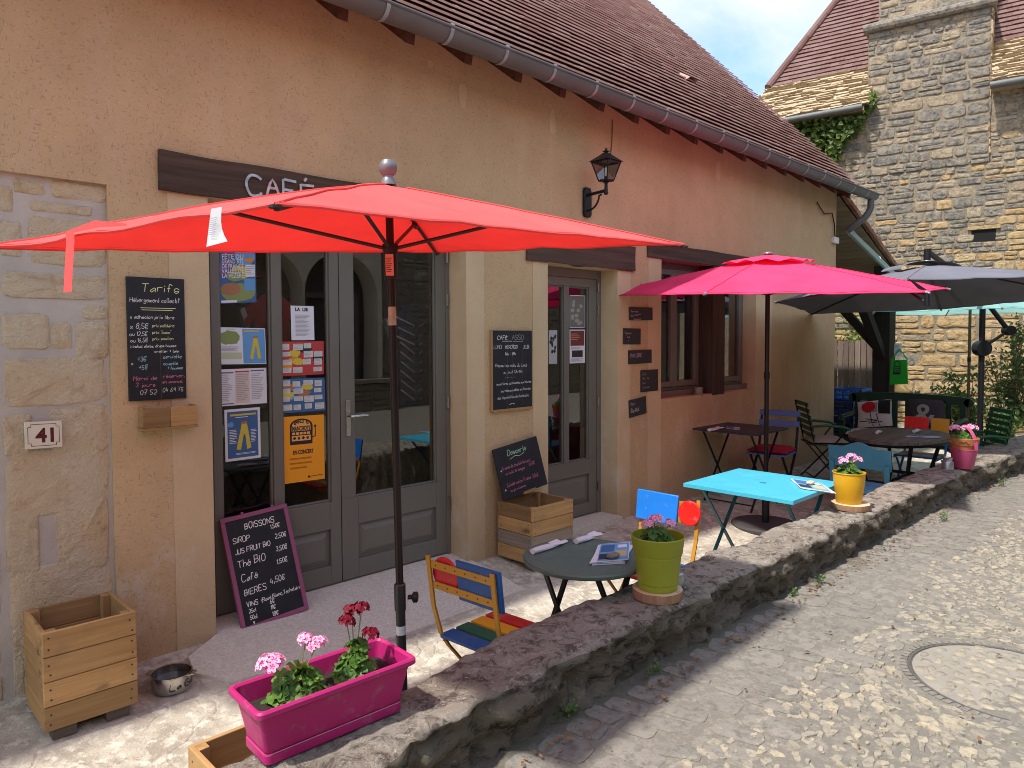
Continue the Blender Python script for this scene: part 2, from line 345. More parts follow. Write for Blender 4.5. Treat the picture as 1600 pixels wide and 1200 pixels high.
m_cz=wood('pallet_wood_z',(.36,.20,.075),(.54,.34,.15),2,.65,.4)
m_cgrey=wood('weathered_foot',(.10,.08,.065),(.19,.155,.125),0,.85)
m_slice=wood('cut_log',(.26,.13,.07),(.42,.25,.14),2,.8,.2)
m_slicetop=M('log_end_grain',(.58,.42,.27),.8,0,.1,20,.2,60)
m_bark=M('log_bark',(.20,.10,.06),.95,0,.3,30,.8,50)
m_soffit=wood('soffit_boards',(.26,.19,.12),(.38,.29,.19),1,.8)
m_paling=wood('grey_palings',(.17,.12,.10),(.28,.21,.18),2,.85,.5)
m_grey=M('taupe_painted_wood',(.165,.158,.132),.42,0,.05,3,.06,140,attr=.1)
m_zinc=M('zinc',(.135,.135,.13),.6,.25,.18,4,.1,30)
m_zincl=M('pale_zinc',(.34,.38,.39),.45,.5,.12,5)
m_white=M('white_plastic',(.75,.74,.72),.4)
m_steel=M('brushed_steel',(.46,.445,.42),.22,1,.06,8,.03,200)
m_galv=M('galvanised_tin',(.42,.45,.46),.38,.85,.15,12)
m_black=M('black_iron',(.014,.014,.016),.45,.3,.1,5,.1,60)
m_dark=M('dark_void',(.008,.008,.008),.9)
m_chalkb=M('slate_board',(.014,.016,.02),.62,0,.45,9,.1,80)
m_slate=M('small_slate',(.03,.028,.03),.6,0,.4,12,.2,60)
CH={'w':M('white_chalk',(.80,.79,.74),.9),'y':M('yellow_chalk',(.72,.72,.36),.9),'b':M('blue_chalk',(.42,.72,.80),.9),'p':M('pink_chalk',(.74,.22,.34),.9),'g':M('grey_chalk',(.42,.41,.42),.9),'m':M('mauve_chalk',(.62,.48,.58),.9),'gr':M('green_chalk',(.40,.72,.52),.9)}
m_paper=M('white_paper',(.72,.73,.76),.6,0,.03,9);m_ink=M('black_ink',(.02,.02,.025),.7);m_greyink=M('grey_print',(.36,.36,.40),.7)
def flat(n,c,r=.6,**k): return M(n,c,r,0,.04,5,**k)
def fabric(name,top,trans,mixv=.5,sheen=0.):
    m,t,o=nt(name);h=N(t);c=h.coord()
    wv=h.noise(c,420,2);nm=h.bump(h.math('ADD',wv,h.math('MULTIPLY',h.noise(c,5,3),2.5)),.15,.004)
    f=h.noise(c,2.5,3)
    d=h.n('BsdfDiffuse',{'Normal':nm});t.links.new(h.mix(h.ramp(f,[(.3,0),(.7,1)]),mul(top,.86),mul(top,1.08)),d.inputs[0])
    tr=h.n('BsdfTranslucent',{'Normal':nm});t.links.new(h.mix(h.ramp(f,[(.3,0),(.7,1)]),mul(trans,.82),mul(trans,1.05)),tr.inputs[0])
    mx=h.n('MixShader',{0:mixv,1:d.outputs[0],2:tr.outputs[0]});t.links.new(mx.outputs[0],o.inputs[0]);return m
m_red=fabric('red_canopy',(.92,.155,.15),(.95,.008,.006),.30)
m_pink=fabric('pink_canopy',(.92,.075,.19),(.85,.015,.08),.28)
m_gcan=fabric('grey_canopy',(.20,.20,.235),(.03,.027,.027),.2)
m_mint=fabric('mint_canopy',(.36,.66,.62),(.40,.72,.68),.5)
def glass(name,tint=(.96,.97,.965),ior=1.5,gain=2.9):
    m,t,o=nt(name);h=N(t)
    fr=h.n('Fresnel',{'IOR':ior}).outputs[0];fr=h.math('MINIMUM',h.math('MULTIPLY',fr,gain),1.)
    tr=h.n('BsdfTransparent',{0:(*tint,1)});gl=h.n('BsdfGlossy',{'Roughness':.0});gl.inputs[0].default_value=(1,1,1,1)
    nm=h.bump(h.noise(h.coord(),1.2,1),.04,.02);t.links.new(nm,gl.inputs['Normal'])
    mx=h.n('MixShader',{0:fr,1:tr.outputs[0],2:gl.outputs[0]});t.links.new(mx.outputs[0],o.inputs[0]);return m
m_glass=glass('window_glass');m_lglass=glass('lantern_glass',(.985,.985,.985),1.45,.8)
def leafmat(name,c0,c1):
    m,t,o=nt(name);h=N(t);col=h.mix(h.attr(),c0,c1);col=h.mix(1.,col,h.ramp(h.noise(h.coord(),60,3),[(.3,.75),(.7,1.)]),'MULTIPLY')
    p=h.bsdf(col,.5,0,.35);tr=h.n('BsdfTranslucent');t.links.new(h.mix(.5,col,(.25,.4,.05)),tr.inputs[0])
    mx=h.n('MixShader',{0:.3,1:p,2:tr.outputs[0]});t.links.new(mx.outputs[0],o.inputs[0]);return m
m_leaf=leafmat('geranium_leaf',(.06,.15,.025),(.17,.30,.055))
m_ivy=leafmat('ivy_leaf',(.045,.10,.02),(.25,.33,.095))
m_shrub=leafmat('shrub_leaf',(.05,.085,.035),(.20,.25,.12))
m_weed=leafmat('weed_leaf',(.06,.12,.03),(.16,.24,.07))
m_soil=M('potting_soil',(.022,.016,.012),.95,0,.4,40,.8,60)
def petalmat(name,c0,c1):
    m,t,o=nt(name);h=N(t);col=h.mix(h.attr(),c0,c1)
    p=h.bsdf(col,.6,0,.25);tr=h.n('BsdfTranslucent');t.links.new(col,tr.inputs[0])
    mx=h.n('MixShader',{0:.25,1:p,2:tr.outputs[0]});t.links.new(mx.outputs[0],o.inputs[0]);return m
m_pinkpet=petalmat('pink_petal',(.70,.03,.20),(.93,.50,.71));m_redpet=petalmat('crimson_petal',(.11,.0015,.012),(.24,.005,.025))
# ---------------------------------------------------------------- sun and sky
EL,PSI=R(61),R(5.5)
w=bpy.data.worlds.new('World');sc.world=w;w.use_nodes=True;h=N(w.node_tree)
for n in list(w.node_tree.nodes): w.node_tree.nodes.remove(n)
sky=h.n('TexSky',sky_type='NISHITA',sun_disc=False,sun_elevation=EL,sun_rotation=R(90)-(math.pi-PSI),altitude=150,air_density=1.,dust_density=1.6,ozone_density=1.)
g=h.n('TexCoord').outputs['Generated']
cv=h.n('Mapping',{'Vector':g,'Scale':(1.,1.,2.2),'Location':(.35,.1,.2)}).outputs[0]
cl=h.ramp(h.noise(cv,2.1,7,.58,.35),[(.38,0),(.60,1)])
skc=h.mix(cl,h.mix(.45,sky.outputs[0],(.75,1.25,2.3)),(2.35,2.5,2.7))
bg=h.n('Background',{'Strength':.15});w.node_tree.links.new(skc,bg.inputs[0])
ow=h.n('OutputWorld');w.node_tree.links.new(bg.outputs[0],ow.inputs[0])
sl=bpy.data.lights.new('sun','SUN');sl.energy=2.05;sl.angle=R(2.2);sl.color=(1,.95,.87)
so=bpy.data.objects.new('sun',sl);COL.objects.link(so)
LD=V(math.cos(EL)*math.cos(PSI),-math.cos(EL)*math.sin(PSI),-math.sin(EL))
so.rotation_euler=Vector(LD).to_track_quat('-Z','Y').to_euler();so.location=(-5,2,12)
sc.view_settings.view_transform='Standard';sc.view_settings.look='None';sc.view_settings.exposure=EXPO=1.55;sc.view_settings.gamma=1
# ================================================================ THE SETTING
def st(mb,name,mat,kind='structure',**k): return tag(mb.build(name,mat,base=False,**k),kind=kind)
mb=MB();mb.add([(-1500,-1500,-.7),(1500,-1500,-.7),(1500,1500,-.7),(-1500,1500,-.7)],[(0,1,2,3)]);st(mb,'ground',m_ground)
# street sheet, gently uneven
mb=MB();xs=np.concatenate([np.arange(-8,12,.25),np.arange(12,40.1,2)]);ys=np.linspace(-2.1,-9.2,30);vs=[];k=len(ys)
for x in xs:
    for y in ys: vs.append((x,y,.188+.006*noise.noise(Vector((x*1.3,y*1.3,0)))))
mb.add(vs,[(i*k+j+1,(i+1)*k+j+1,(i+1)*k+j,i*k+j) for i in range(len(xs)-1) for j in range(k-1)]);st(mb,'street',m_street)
# terrace floor
mb=MB();xs=np.arange(-3,14.1,.25);ys=np.linspace(.36,-2.3,28);vs=[];k=len(ys)
for x in xs:
    for y in ys: vs.append((x,y,fz(y)+.004*noise.noise(Vector((x*2,y*2,3)))))
mb.add(vs,[(i*k+j+1,(i+1)*k+j+1,(i+1)*k+j,i*k+j) for i in range(len(xs)-1) for j in range(k-1)]);st(mb,'terrace_floor',m_flag)
# yard beyond the terrace
mb=MB();mb.add([(9.77,.36,-.06),(24,.36,-.06),(24,9,-.06),(9.77,9,-.06)],[(0,1,2,3)]);mb.add([(14.1,-2.3,-.2),(24,-2.3,-.2),(24,.36,-.07),(14.1,.36,-.07)],[(0,1,2,3)]);st(mb,'yard_ground',m_ground)
# ramp of exposed aggregate in front of the double door
mb=MB();out=[(1.51,.2),(1.5,.0),(1.31,-.13),(1.28,-.28),(1.41,-.45),(2.37,-.55),(3.3,-.54),(3.32,-.2),(3.3,.0),(3.27,.2)]
def rz(y): return float(np.interp(y,[-.55,.0,.2],[-.1,-.02,-.002]))
mb.prism([(x,y,rz(y)) for x,y in out][::-1],(0,0,-.03))
st(mb,'concrete_ramp',m_conc)
# pebbles set in the street mortar
def stone(mb,c,a,b,hgt,ang,n=8,mi=0,seed=0,skew=.25,z0=-.01,inset=.72):
    rg=random.Random(seed);ca,sa=math.cos(ang),math.sin(ang);o=[];i_=[]
    for j in range(n):
        t=2*math.pi*j/n+rg.uniform(-.25,.25);rr=1+rg.uniform(-skew,skew);x=a*math.cos(t)*rr;y=b*math.sin(t)*rr
        o.append((c[0]+x*ca-y*sa,c[1]+x*sa+y*ca,c[2]+z0));q=inset+rg.uniform(-.1,.1)
        i_.append((c[0]+(x*ca-y*sa)*q,c[1]+(x*sa+y*ca)*q,c[2]+hgt*(1+rg.uniform(-.25,.1))))
    b0=len(o)
    mb.add(o+i_+[(c[0],c[1],c[2]+hgt*1.1)],[(j,(j+1)%n,n+(j+1)%n,n+j) for j in range(n)]+[(n+j,n+(j+1)%n,2*n) for j in range(n)],mi,rg.random())
MHX,MHY,MHR=3.33,-3.18,.345
mb=MB();rg=random.Random(5);x=.6;cnt=0
while x<11.5:
    y=-2.60-max(0,(x-6)*.028)-.1*noise.noise(Vector((x*1.2,0,5)))
    while y>max(-4.15,-4.15+.17*(x-3)):
        px=x+rg.uniform(-.026,.026);py=y+rg.uniform(-.022,.022);d=math.hypot(px-MHX,py-MHY)
        if d>MHR+.055 and rg.random()<.93:
            s_=rg.choice([.4,.55,.7,.9,1,1.1,1.3,1.6]);ang=math.atan2(py-MHY,px-MHX)+1.57 if d<.6 else rg.gauss(.35,.55)
            stone(mb,(px,py,.187),   .029*s_,.0178*s_*rg.uniform(.7,1.25),.0058*rg.uniform(.2,1.6),ang,rg.choice((6,7,8)),0,cnt,.30,-.01,.74);cnt+=1
        y-=.034+.012*(x>6)
    x+=.043+.02*(x>6)
st(mb,'street_pebbles',m_peb,'stuff',smooth=.7)
# flat worn setts along the foot of the low wall
def sett(mb,cx,cy,a,b,hgt,ang,seed):
    rg=random.Random(seed);n=12;ca,sa=math.cos(ang),math.sin(ang);L=[[],[],[]]
    for j in range(n):
        t=2*math.pi*(j+.5)/n;c,s_=math.cos(t),math.sin(t);u=math.copysign(abs(c)**.45,c)*(1-rg.random()*.1);v=math.copysign(abs(s_)**.45,s_)*(1-rg.random()*.13)
        for k,(q,z) in enumerate(((1.,-.01),(.96,hgt*.6),(.80,hgt*rg.uniform(.85,1.15)))): L[k].append((cx+(u*a*ca-v*b*sa)*q,cy+(u*a*sa+v*b*ca)*q,.188+z))
    mb.add(L[0]+L[1]+L[2]+[(cx,cy,.188+hgt)],[(k*n+j,k*n+(j+1)%n,(k+1)*n+(j+1)%n,(k+1)*n+j) for k in range(2) for j in range(n)]+[(2*n+j,2*n+(j+1)%n,3*n) for j in range(n)],0,rg.random())
mb=MB();x=.8;cnt=0
while x<12.2:
    wx=rg.uniform(.07,.15);y=-2.13-rg.uniform(0,.03)-max(0,(x-6)*.028);yend=-2.62-rg.uniform(-.06,.08)-max(0,(x-6)*.028)
    while y>yend:
        ly=rg.uniform(.10,.24);sett(mb,x+wx/2+rg.uniform(-.01,.01),y-ly/2,ly/2,wx/2,.0045*rg.uniform(.1,1.6),1.57+.28+rg.uniform(-.2,.2),cnt);cnt+=1;y-=ly+.014
    x+=wx+.014
st(mb,'street_setts',m_sett,'stuff',smooth=.7)
# leaf litter and chips along the wall foot
m_lit=M('dry_leaf',(.24,.13,.06),.9,0,.5,20,attr=.6)
mb=MB()
for i in range(700):
    x=rg.uniform(1.2,9);y=-2.2-abs(rg.gauss(0,.05))-max(0,(x-6)*.028);s_=rg.uniform(.004,.016);a=rg.uniform(0,6.3);z=.2+rg.uniform(0,.006)
    if i%9==0: y-=rg.uniform(0,1.2)
    c,s=math.cos(a)*s_,math.sin(a)*s_
    mb.add([(x-c,y-s,z),(x+s*.5,y-c*.5,z+.003),(x+c,y+s,z+rg.uniform(0,.006)),(x-s*.5,y+c*.5,z)],[(0,1,2,3)],0,rg.random())
st(mb,'leaf_litter',m_lit,'stuff')
# manhole: iron ring with stone infill
t=thing('manhole_cover','round stone-filled manhole cover with a dark ring in the cobbled street','manhole cover',(MHX,MHY,.187))
mb=MB();mb.lathe([(MHR+.006,-.03),(MHR+.006,.003),(MHR-.006,.003),(MHR-.006,.0)],(MHX,MHY,.187),64)
for k in range(72):
    a=k/72*2*math.pi;c,s=math.cos(a),math.sin(a)
    mb.bar((MHX+c*(MHR+.008),MHY+s*(MHR+.008),.188),(MHX+c*(MHR+.034),MHY+s*(MHR+.034),.187),.021,.008,mi=1,c=rg.random())
mb.build('ring',[M('rusted_iron',(.10,.09,.08),.8,.2,.3,30,.3,60),m_sett],t)
mb=MB();mb.lathe([(MHR-.012,-.03),(MHR-.012,.002),(0,.002)],(MHX,MHY,.187),48,mi=1)
for k in range(90):
    a=k*2.39996;r=MHR*.92*math.sqrt((k+.5)/90);stone(mb,(MHX+r*math.cos(a)+rg.uniform(-.008,.008),MHY+r*math.sin(a)+rg.uniform(-.008,.008),.189),rg.uniform(.028,.045),rg.uniform(.022,.034),rg.uniform(.002,.005),rg.uniform(0,3),7,0,900+k,.3)
mb.build('stone_infill',[m_peb,M('infill_mortar',(.25,.23,.19),.95,0,.2,9,.5,60)],t,smooth=1.2)
# ---------------------------------------------------------------- low wall
def wy(x,pts): return float(np.interp(x,*zip(*pts)))
INN=[(-3,-1.87),(.7,-1.86),(2.4,-1.80),(6.2,-1.88),(8.7,-1.92),(10.1,-2.02),(13.2,-2.2)];OUT=[(-3,-2.2),(1.1,-2.18),(1.6,-2.13),(5.2,-2.14),(7.6,-2.22),(8.6,-2.31),(10.5,-2.42),(13.2,-2.55)]
def wn(x,y,z,s,o=5): return noise.fractal(Vector((x*s,y*s,z*s)),.75,2.1,o)
mb=MB();xs=np.concatenate([np.arange(-2.5,.4,.1),np.arange(.4,5.6,.022),np.arange(5.6,13.2,.04)]);rings=[];TOPZ={}
NPR=0
for x in xs:
    yi=wy(x,INN)+.035*wn(x,0,1,1.7,3)+.018*wn(x,0,7,6,3);yo=wy(x,OUT)+.022*wn(x,5,1,1.7,3)+.020*wn(x,5,9,9,4)
    zt=.40+.012*wn(x,3,3,.9,2);pr=[]
    for z in np.linspace(-.3,zt-.03,8): pr.append((x,yi+.02*wn(x,1,z,6),z))
    for f in np.linspace(0.015,.985,12):
        y=yi+(yo-yi)*f;e=min(f,1-f);zz=zt-.022*max(0,1-e/.06)**2+.011*wn(x,y,0,5,5)+.007*wn(x,y,4,16,4)
        pr.append((x,y,zz))
    for q in np.linspace(0,1,11):
        z=(zt-.035)*(1-q)+.12*q
        y=yo+.012+.055*(wn(x*1.0,2,z*1.8,4.5,5))+.016*wn(x,6,z*1.4,15,4)-.012*math.sin(q*9)+(.03 if q>.1 else 0)*max(0,wn(x,8,z*2,3,2))
        pr.append((x,y,z))
    NPR=len(pr);rings.append(pr)
vs=[q for r in rings for q in r]
for i in range(len(xs)-1):
    for j in range(NPR-1):
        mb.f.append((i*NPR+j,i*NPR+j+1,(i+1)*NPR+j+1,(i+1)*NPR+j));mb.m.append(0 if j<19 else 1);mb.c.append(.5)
mb.v=[tuple(map(float,q)) for q in vs]
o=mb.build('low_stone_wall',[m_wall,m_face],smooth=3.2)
tag(o,'low weathered stone wall with lichen running between terrace and street','wall')
# weeds at its foot
def leafcard(mb,p,d,nrm,L,W,mi=0,c=.5,fold=.25):
    p=V(*p);d=V(*d);d/=np.linalg.norm(d)+1e-9;n=V(*nrm);s=np.cross(d,n);s/=np.linalg.norm(s)+1e-9;n=np.cross(s,d)
    mb.add([p,p+d*L*.45+s*W/2+n*W*fold,p+d*L,p+d*L*.45-s*W/2+n*W*fold,p+d*L*.5],[(0,1,4),(1,2,4),(2,3,4),(3,0,4)],mi,c)
def rdir(rg): 
    v=V(rg.gauss(0,1),rg.gauss(0,1),rg.gauss(0,1));return v/np.linalg.norm(v)
def weed(px,py,size,label,n=60):
    q=oZ(.2,px,py);rg=random.Random(int(px));mb=MB()
    for i in range(n):
        a=rg.uniform(0,6.28);r=size*rg.random()**.6;p=q+V(math.cos(a)*r*.8,abs(math.sin(a))*-r*.5,abs(rg.gauss(0,size*.35)))
        leafcard(mb,p,V(math.cos(a),math.sin(a)*.6,rg.uniform(.1,1)),V(0,-.3,1),rg.uniform(.01,.02),rg.uniform(.008,.015),0,rg.random())
    tag(mb.build('weed_tuft',m_weed),label,'weed','weeds at the foot of the wall')
weed(882,1118,.06,'small green weed tuft at the wall foot nearest the camera');weed(1017,1052,.05,'tiny weed tuft at the wall foot below the green pot',40)
weed(1236,930,.045,'low weed tuft at the wall foot left of the broad-leaved one',40);weed(1278,910,.06,'broad-leaved weed tuft at the wall foot below the sunlit stretch of wall',60);weed(1470,812,.09,'weed tuft in shade at the wall foot past the yellow bucket',70);weed(1560,758,.1,'pale grassy weed at the far end of the wall foot',70)
# ================================================================ CAFE BUILDING
cafe=thing('cafe_building','ochre rendered cafe with dark oak lintels, taupe doors and brown tiled roof','building',(4,0,0))
XL,XR,ZT=-2.0,9.77,3.62
def wallgrid(mb,xs,zs,solid,y0,mi=0):
    for i in range(len(xs)-1):
        for j in range(len(zs)-1):
            x,z=(xs[i]+xs[i+1])/2,(zs[j]+zs[j+1])/2
            if solid(x,z): mb.add([(xs[i],y0,zs[j]),(xs[i+1],y0,zs[j]),(xs[i+1],y0,zs[j+1]),(xs[i],y0,zs[j+1])],[(0,1,2,3)],mi)
D1=(1.50,3.27,-.3,2.29);D2=(4.11,5.0,-.3,2.135);W1=(5.67,7.53,.97,2.28);PIER=(XL,1.03,-.3,2.285)
HOL=[D1,D2,W1,PIER]
def inh(x,z): return any(a<x<b and c<z<d for a,b,c,d in HOL)
xs=sorted({XL,XR,*[v for q in HOL for v in q[:2]]});zs=sorted({-.3,ZT,*[v for q in HOL for v in q[2:]]})
mb=MB();wallgrid(mb,xs,zs,lambda x,z:not inh(x,z),0)
for a,b,c,d in HOL[:3]: # reveals
    y=.34
    mb.add([(a,0,c),(a,y,c),(a,y,d),(a,0,d)],[(0,1,2,3)],1);mb.add([(b,0,c),(b,y,c),(b,y,d),(b,0,d)],[(3,2,1,0)],1)
    mb.add([(a,0,d),(b,0,d),(b,y,d),(a,y,d)],[(3,2,1,0)],1)
    if c>0: mb.add([(a,0,c),(b,0,c),(b,y,c),(a,y,c)],[(0,1,2,3)],1)
a,b,c,d=PIER;mb.add([(b,0,c),(b,.03,c),(b,.03,d),(b,0,d)],[(3,2,1,0)],0);mb.add([(a,0,d),(b,0,d),(b,.03,d),(a,.03,d)],[(3,2,1,0)],0)
wallgrid(mb,xs,zs,lambda x,z:not(inh(x,z) and not(x<1.03)),.34,0) # inner face
# gable ends and back
for X,fl in ((XR,1),(XL,0)):
    g=[(X,0,-.3),(X,8,-.3),(X,8,3.6),(X,4,7.75),(X,0,3.6)];mb.add(g,[tuple(range(5)) if fl else tuple(range(4,-1,-1))],0)
mb.add([(XL,8,-.3),(XR,8,-.3),(XR,8,3.6),(XL,8,3.6)],[(3,2,1,0)],0)
mb.build('wall',[m_plaster,m_band],cafe,smooth=0)
# old render patches
for (x0,y0,x1,y1) in ((716,128,729,172),(858,168,868,212),(1118,250,1126,284),(668,92,676,108)):
    p=oY(0,x0,y0);q=oY(0,x1,y1);n=10;cx,cz=(p[0]+q[0])/2,(p[2]+q[2])/2;rx,rz_=(q[0]-p[0])/2,(p[2]-q[2])/2
    mb=MB();mb.prism([(cx+rx*math.cos(t)*(1+.2*math.sin(3*t+x0)),-.0005,cz+rz_*math.copysign(abs(math.sin(t))**.6,math.sin(t))) for t in np.linspace(0,2*math.pi,n,endpoint=False)][::-1],(0,-.003,0));mb.build('render_patch',m_band,cafe)
for a,b,zt in ((1.30,1.50,2.285),(3.27,3.44,2.285),(3.94,4.11,2.13),(5.0,5.19,2.13),(5.46,5.67,2.275),(7.53,7.92,2.275)):
    mb=MB();mb.box(a+.001,b,-.004,-.0005,-.12,zt);mb.build('opening_surround',m_band,cafe,smooth=0)
# stone quoin let into the render at the left
mb=MB();mb.box(XL,1.0295,.027,.06,-.3,2.2845);mb.build('quoin_mortar',m_mortar,cafe,smooth=0)
px=[(22,279,72,304),(80,282,166,316),(46,314,146,337),(0,290,20,330),(0,345,34,400),(42,335,166,418),(0,424,168,468),(130,478,168,497),(2,490,78,545),(80,505,112,545),(118,503,170,558),(4,560,168,628),(76,636,172,702),(4,650,52,708),(6,708,174,788),(8,800,64,896),(86,782,172,884),(14,892,178,968),(20,972,60,1108),(62,975,178,1040),(66,1046,180,1120)]
def rock(mb,x0,x1,z0,z1,y,dep,seed,mi=0,axis=None,bul=.012,corner=.3,n=16,jit=.05,col=None,rough=.012,rs=14.):
    """rough-faced masonry block: rounded outline, bevel and pitted face"""
    rg=random.Random(seed);cx,cz=(x0+x1)/2,(z0+z1)/2;a,b=(x1-x0)/2,(z1-z0)/2;ring=[]
    P=axis or (lambda x,y,z:(x,y,z))
    for j in range(n):
        t=2*math.pi*(j+.5)/n;c,s=math.cos(t),math.sin(t);e=corner
        ring.append((math.copysign(abs(c)**e,c)*(1-rg.random()*jit),math.copysign(abs(s)**e,s)*(1-rg.random()*jit*1.5)))
    m=min(a,b);N_=n;sd=rg.uniform(0,99);tilt=rg.uniform(-.25,.25);tz=rg.uniform(-.25,.25);vs=[]
    R_=((1,-.012),(1,dep*.5),(.975,dep*.82),(.90,dep),(.72,dep+bul*.7),(.45,dep+bul),(.2,dep+bul))
    for k,(q,dy) in enumerate(R_):
        for u,v in ring:
            pu,pv=cx+u*a*q,cz+v*b*q
            nn=(noise.fractal(Vector((pu*rs+sd,sd,pv*rs)),.8,2.,3)*rough if k>1 else 0)+(u*tilt+v*tz)*dep*.5*(k>0)
            vs.append(P(pu,y-dy-nn,pv))
    cc=[P(cx,y-dep-bul-rough*.4*noise.noise(Vector((cx*9,sd,cz*9))),cz)];fs=[]
    for L in range(len(R_)-1): fs+=[(L*N_+j,L*N_+(j+1)%N_,(L+1)*N_+(j+1)%N_,(L+1)*N_+j) for j in range(N_)]
    q=len(R_)-1;fs+=[(q*N_+j,q*N_+(j+1)%N_,(q+1)*N_) for j in range(N_)]
    mb.add(vs+cc,[f[::-1] for f in fs],mi,rg.random() if col is None else col)
mb=MB()
for i,(x0,y0,x1,y1) in enumerate(px):
    p=oY(.02,x0-1,y0-2);q=oY(.02,x1+1,y1+2);rock(mb,p[0],q[0],q[2],p[2],.03,.007,i,bul=.003,corner=.27,n=34,jit=.06,rough=.007,rs=30.)
rg=random.Random(6);z=-.12
while z<2.2:
    hh=min(rg.uniform(.11,.24),2.27-z);x=-2.+rg.uniform(0,.2)
    while x<.5:
        ww=min(rg.uniform(.18,.5),.585-x)
        if ww>.09: rock(mb,x+.014,x+ww-.014,z+.012,z+hh-.012,.03,.007,rg.random(),0,None,.003,.3,22,.07,None,.007,30.)
        x+=ww
        if ww<=.09: break
    z+=hh
mb.build('quoin_stone',m_pier,cafe,smooth=.9)
# oak lintels
def beam(x0,x1,z0,z1,y0,mat,sag=.0,seed=1):
    mb=MB();n=28;vs=[];rg=random.Random(seed)
    for i in range(n+1):
        f=i/n;x=x0+(x1-x0)*f;e=.006*noise.noise(Vector((x*3,seed,0)));g=.006*noise.noise(Vector((x*3,seed,9)))
        for (y,z) in ((y0,z0),(y0+.004,(z0+z1)*.5),(y0,z1),(.06,z1),(.06,z0)): vs.append((x+.006*noise.noise(Vector((z*20,seed,3))),y+.005*noise.noise(Vector((x*4,z*9,seed))),z+(e if z==z0 else g)))
    k=5;fs=[(i*k+j,i*k+(j+1)%k,(i+1)*k+(j+1)%k,(i+1)*k+j) for i in range(n) for j in range(k)]+[tuple(range(k))[::-1],tuple(n*k+j for j in range(k))]
    mb.add(vs,[f[::-1] for f in fs]);
    return mb
lint=beam(1.26,3.62,2.292,2.488,-.028,m_beam,0,1).build('lintel',m_beam,cafe)
beam(3.87,5.24,2.137,2.35,-.022,m_beam,0,2).build('lintel',m_beam,cafe);beam(5.44,8.2,2.282,2.42,-.02,m_beam,0,3).build('lintel',m_beam,cafe)
f1=Fr((1.26,-.034,2.488),(3.62,-.034,2.488),(1.26,-.034,2.292))
def paint(txt,x,mat,mb): return write(mb,f1,txt,x,.163,.108,.0145,0,.0,0,1.12,.002,.25)
pm=[M('painted_'+n,c,.85,0,.5,40,.3,80) for n,c in (('blue',(.40,.50,.54)),('pink',(.56,.44,.46)),('white',(.55,.55,.53)))]
x=.44;wr=[]
for ch,i in zip('CAFÉ ASSO',(0,1,0,2,2,1,0,2,1)):
    if ch==' ': x+=.11;continue
    mb=MB();x+=paint(ch,x,pm[i],mb)*.98;o=mb.build('painted_letter',pm[i],lint,smooth=0)
# oak post in the window
mb=MB();mb.box(6.6,6.84,-.012,.26,.955,2.282);mb.build('window_post',m_post,cafe,bevel=.008)
# ---------------- joinery helpers
def frame(mb,x0,x1,z0,z1,y,w,d=.05):
    mb.box(x0,x0+w,y,y+d,z0,z1);mb.box(x1-w,x1,y,y+d,z0,z1);mb.box(x0+w,x1-w,y,y+d,z1-w,z1);mb.box(x0+w,x1-w,y,y+d,z0,z0+w)
def panel(mb,x0,x1,z0,z1,y):
    b=.022;mb.hexa([(x0,y+.02,z0),(x1,y+.02,z0),(x1,y+.03,z0),(x0,y+.03,z0),(x0,y+.02,z1),(x1,y+.02,z1),(x1,y+.03,z1),(x0,y+.03,z1)])
    i=.05;o=[(x0+.014,z0+.014),(x1-.014,z0+.014),(x1-.014,z1-.014),(x0+.014,z1-.014)];n=[(x0+i,z0+i),(x1-i,z0+i),(x1-i,z1-i),(x0+i,z1-i)]
    mb.add([(a,y+.0195,c) for a,c in o]+[(a,y+.004,c) for a,c in n],[(0,1,5,4),(1,2,6,5),(2,3,7,6),(3,0,4,7),(4,5,6,7)])
def pane(x0,x1,z0,z1,y,par): 
    mb=MB();mb.add([(x0,y,z0),(x1,y,z0),(x1,y,z1),(x0,y,z1)],[(0,1,2,3)]);return mb.build('glass_pane',m_glass,par,smooth=0)
def leaf(x0,x1,z0,z1,y,glasses,gz,pan,par,rail=.13):
    """door leaf: stiles, glazed openings over a raised panel"""
    mb=MB();d=.05;gx=[x0]+[v for g in glasses for v in g]+[x1]
    for i in range(0,len(gx),2): mb.box(gx[i],gx[i+1],y,y+d,gz[0],gz[1])
    mb.box(x0,x1,y,y+d,gz[1],z1);
    px0,px1,pz0,pz1=pan
    mb.box(x0,px0,y,y+d,z0,gz[0]);mb.box(px1,x1,y,y+d,z0,gz[0]);mb.box(px0,px1,y,y+d,z0,pz0);mb.box(px0,px1,y,y+d,pz1,gz[0])
    panel(mb,px0,px1,pz0,pz1,y)
    for a,b in glasses: # glazing bead
        for q in ((a,a+.012,gz[0],gz[1]),(b-.012,b,gz[0],gz[1]),(a+.012,b-.012,gz[0],gz[0]+.012),(a+.012,b-.012,gz[1]-.012,gz[1])): mb.box(q[0],q[1],y+.012,y+d,q[2],q[3])
    o=mb.build('door_leaf',m_grey,par,smooth=0,bevel=.003);OFF[o.name]=OFF[par.name];return o
YD=.18
dd=MB();dd.box(1.501,1.575,YD-.005,YD+.06,-.02,2.288);dd.box(3.235,3.269,YD-.005,YD+.06,-.02,2.288);dd.box(1.575,3.235,YD-.005,YD+.06,2.235,2.288);dd.box(1.575,3.235,YD+.01,YD+.06,-.03,.004)
door=dd.build('double_door',m_grey,cafe,smooth=0,bevel=.003)
leaf(1.578,2.374,.008,2.232,YD,[(1.625,1.93),(1.99,2.31)],(.53,2.17),(1.68,2.30,.125,.355),door)
leaf(2.380,3.233,.008,2.232,YD,[(2.48,3.15)],(.53,2.17),(2.50,3.14,.125,.355),door)
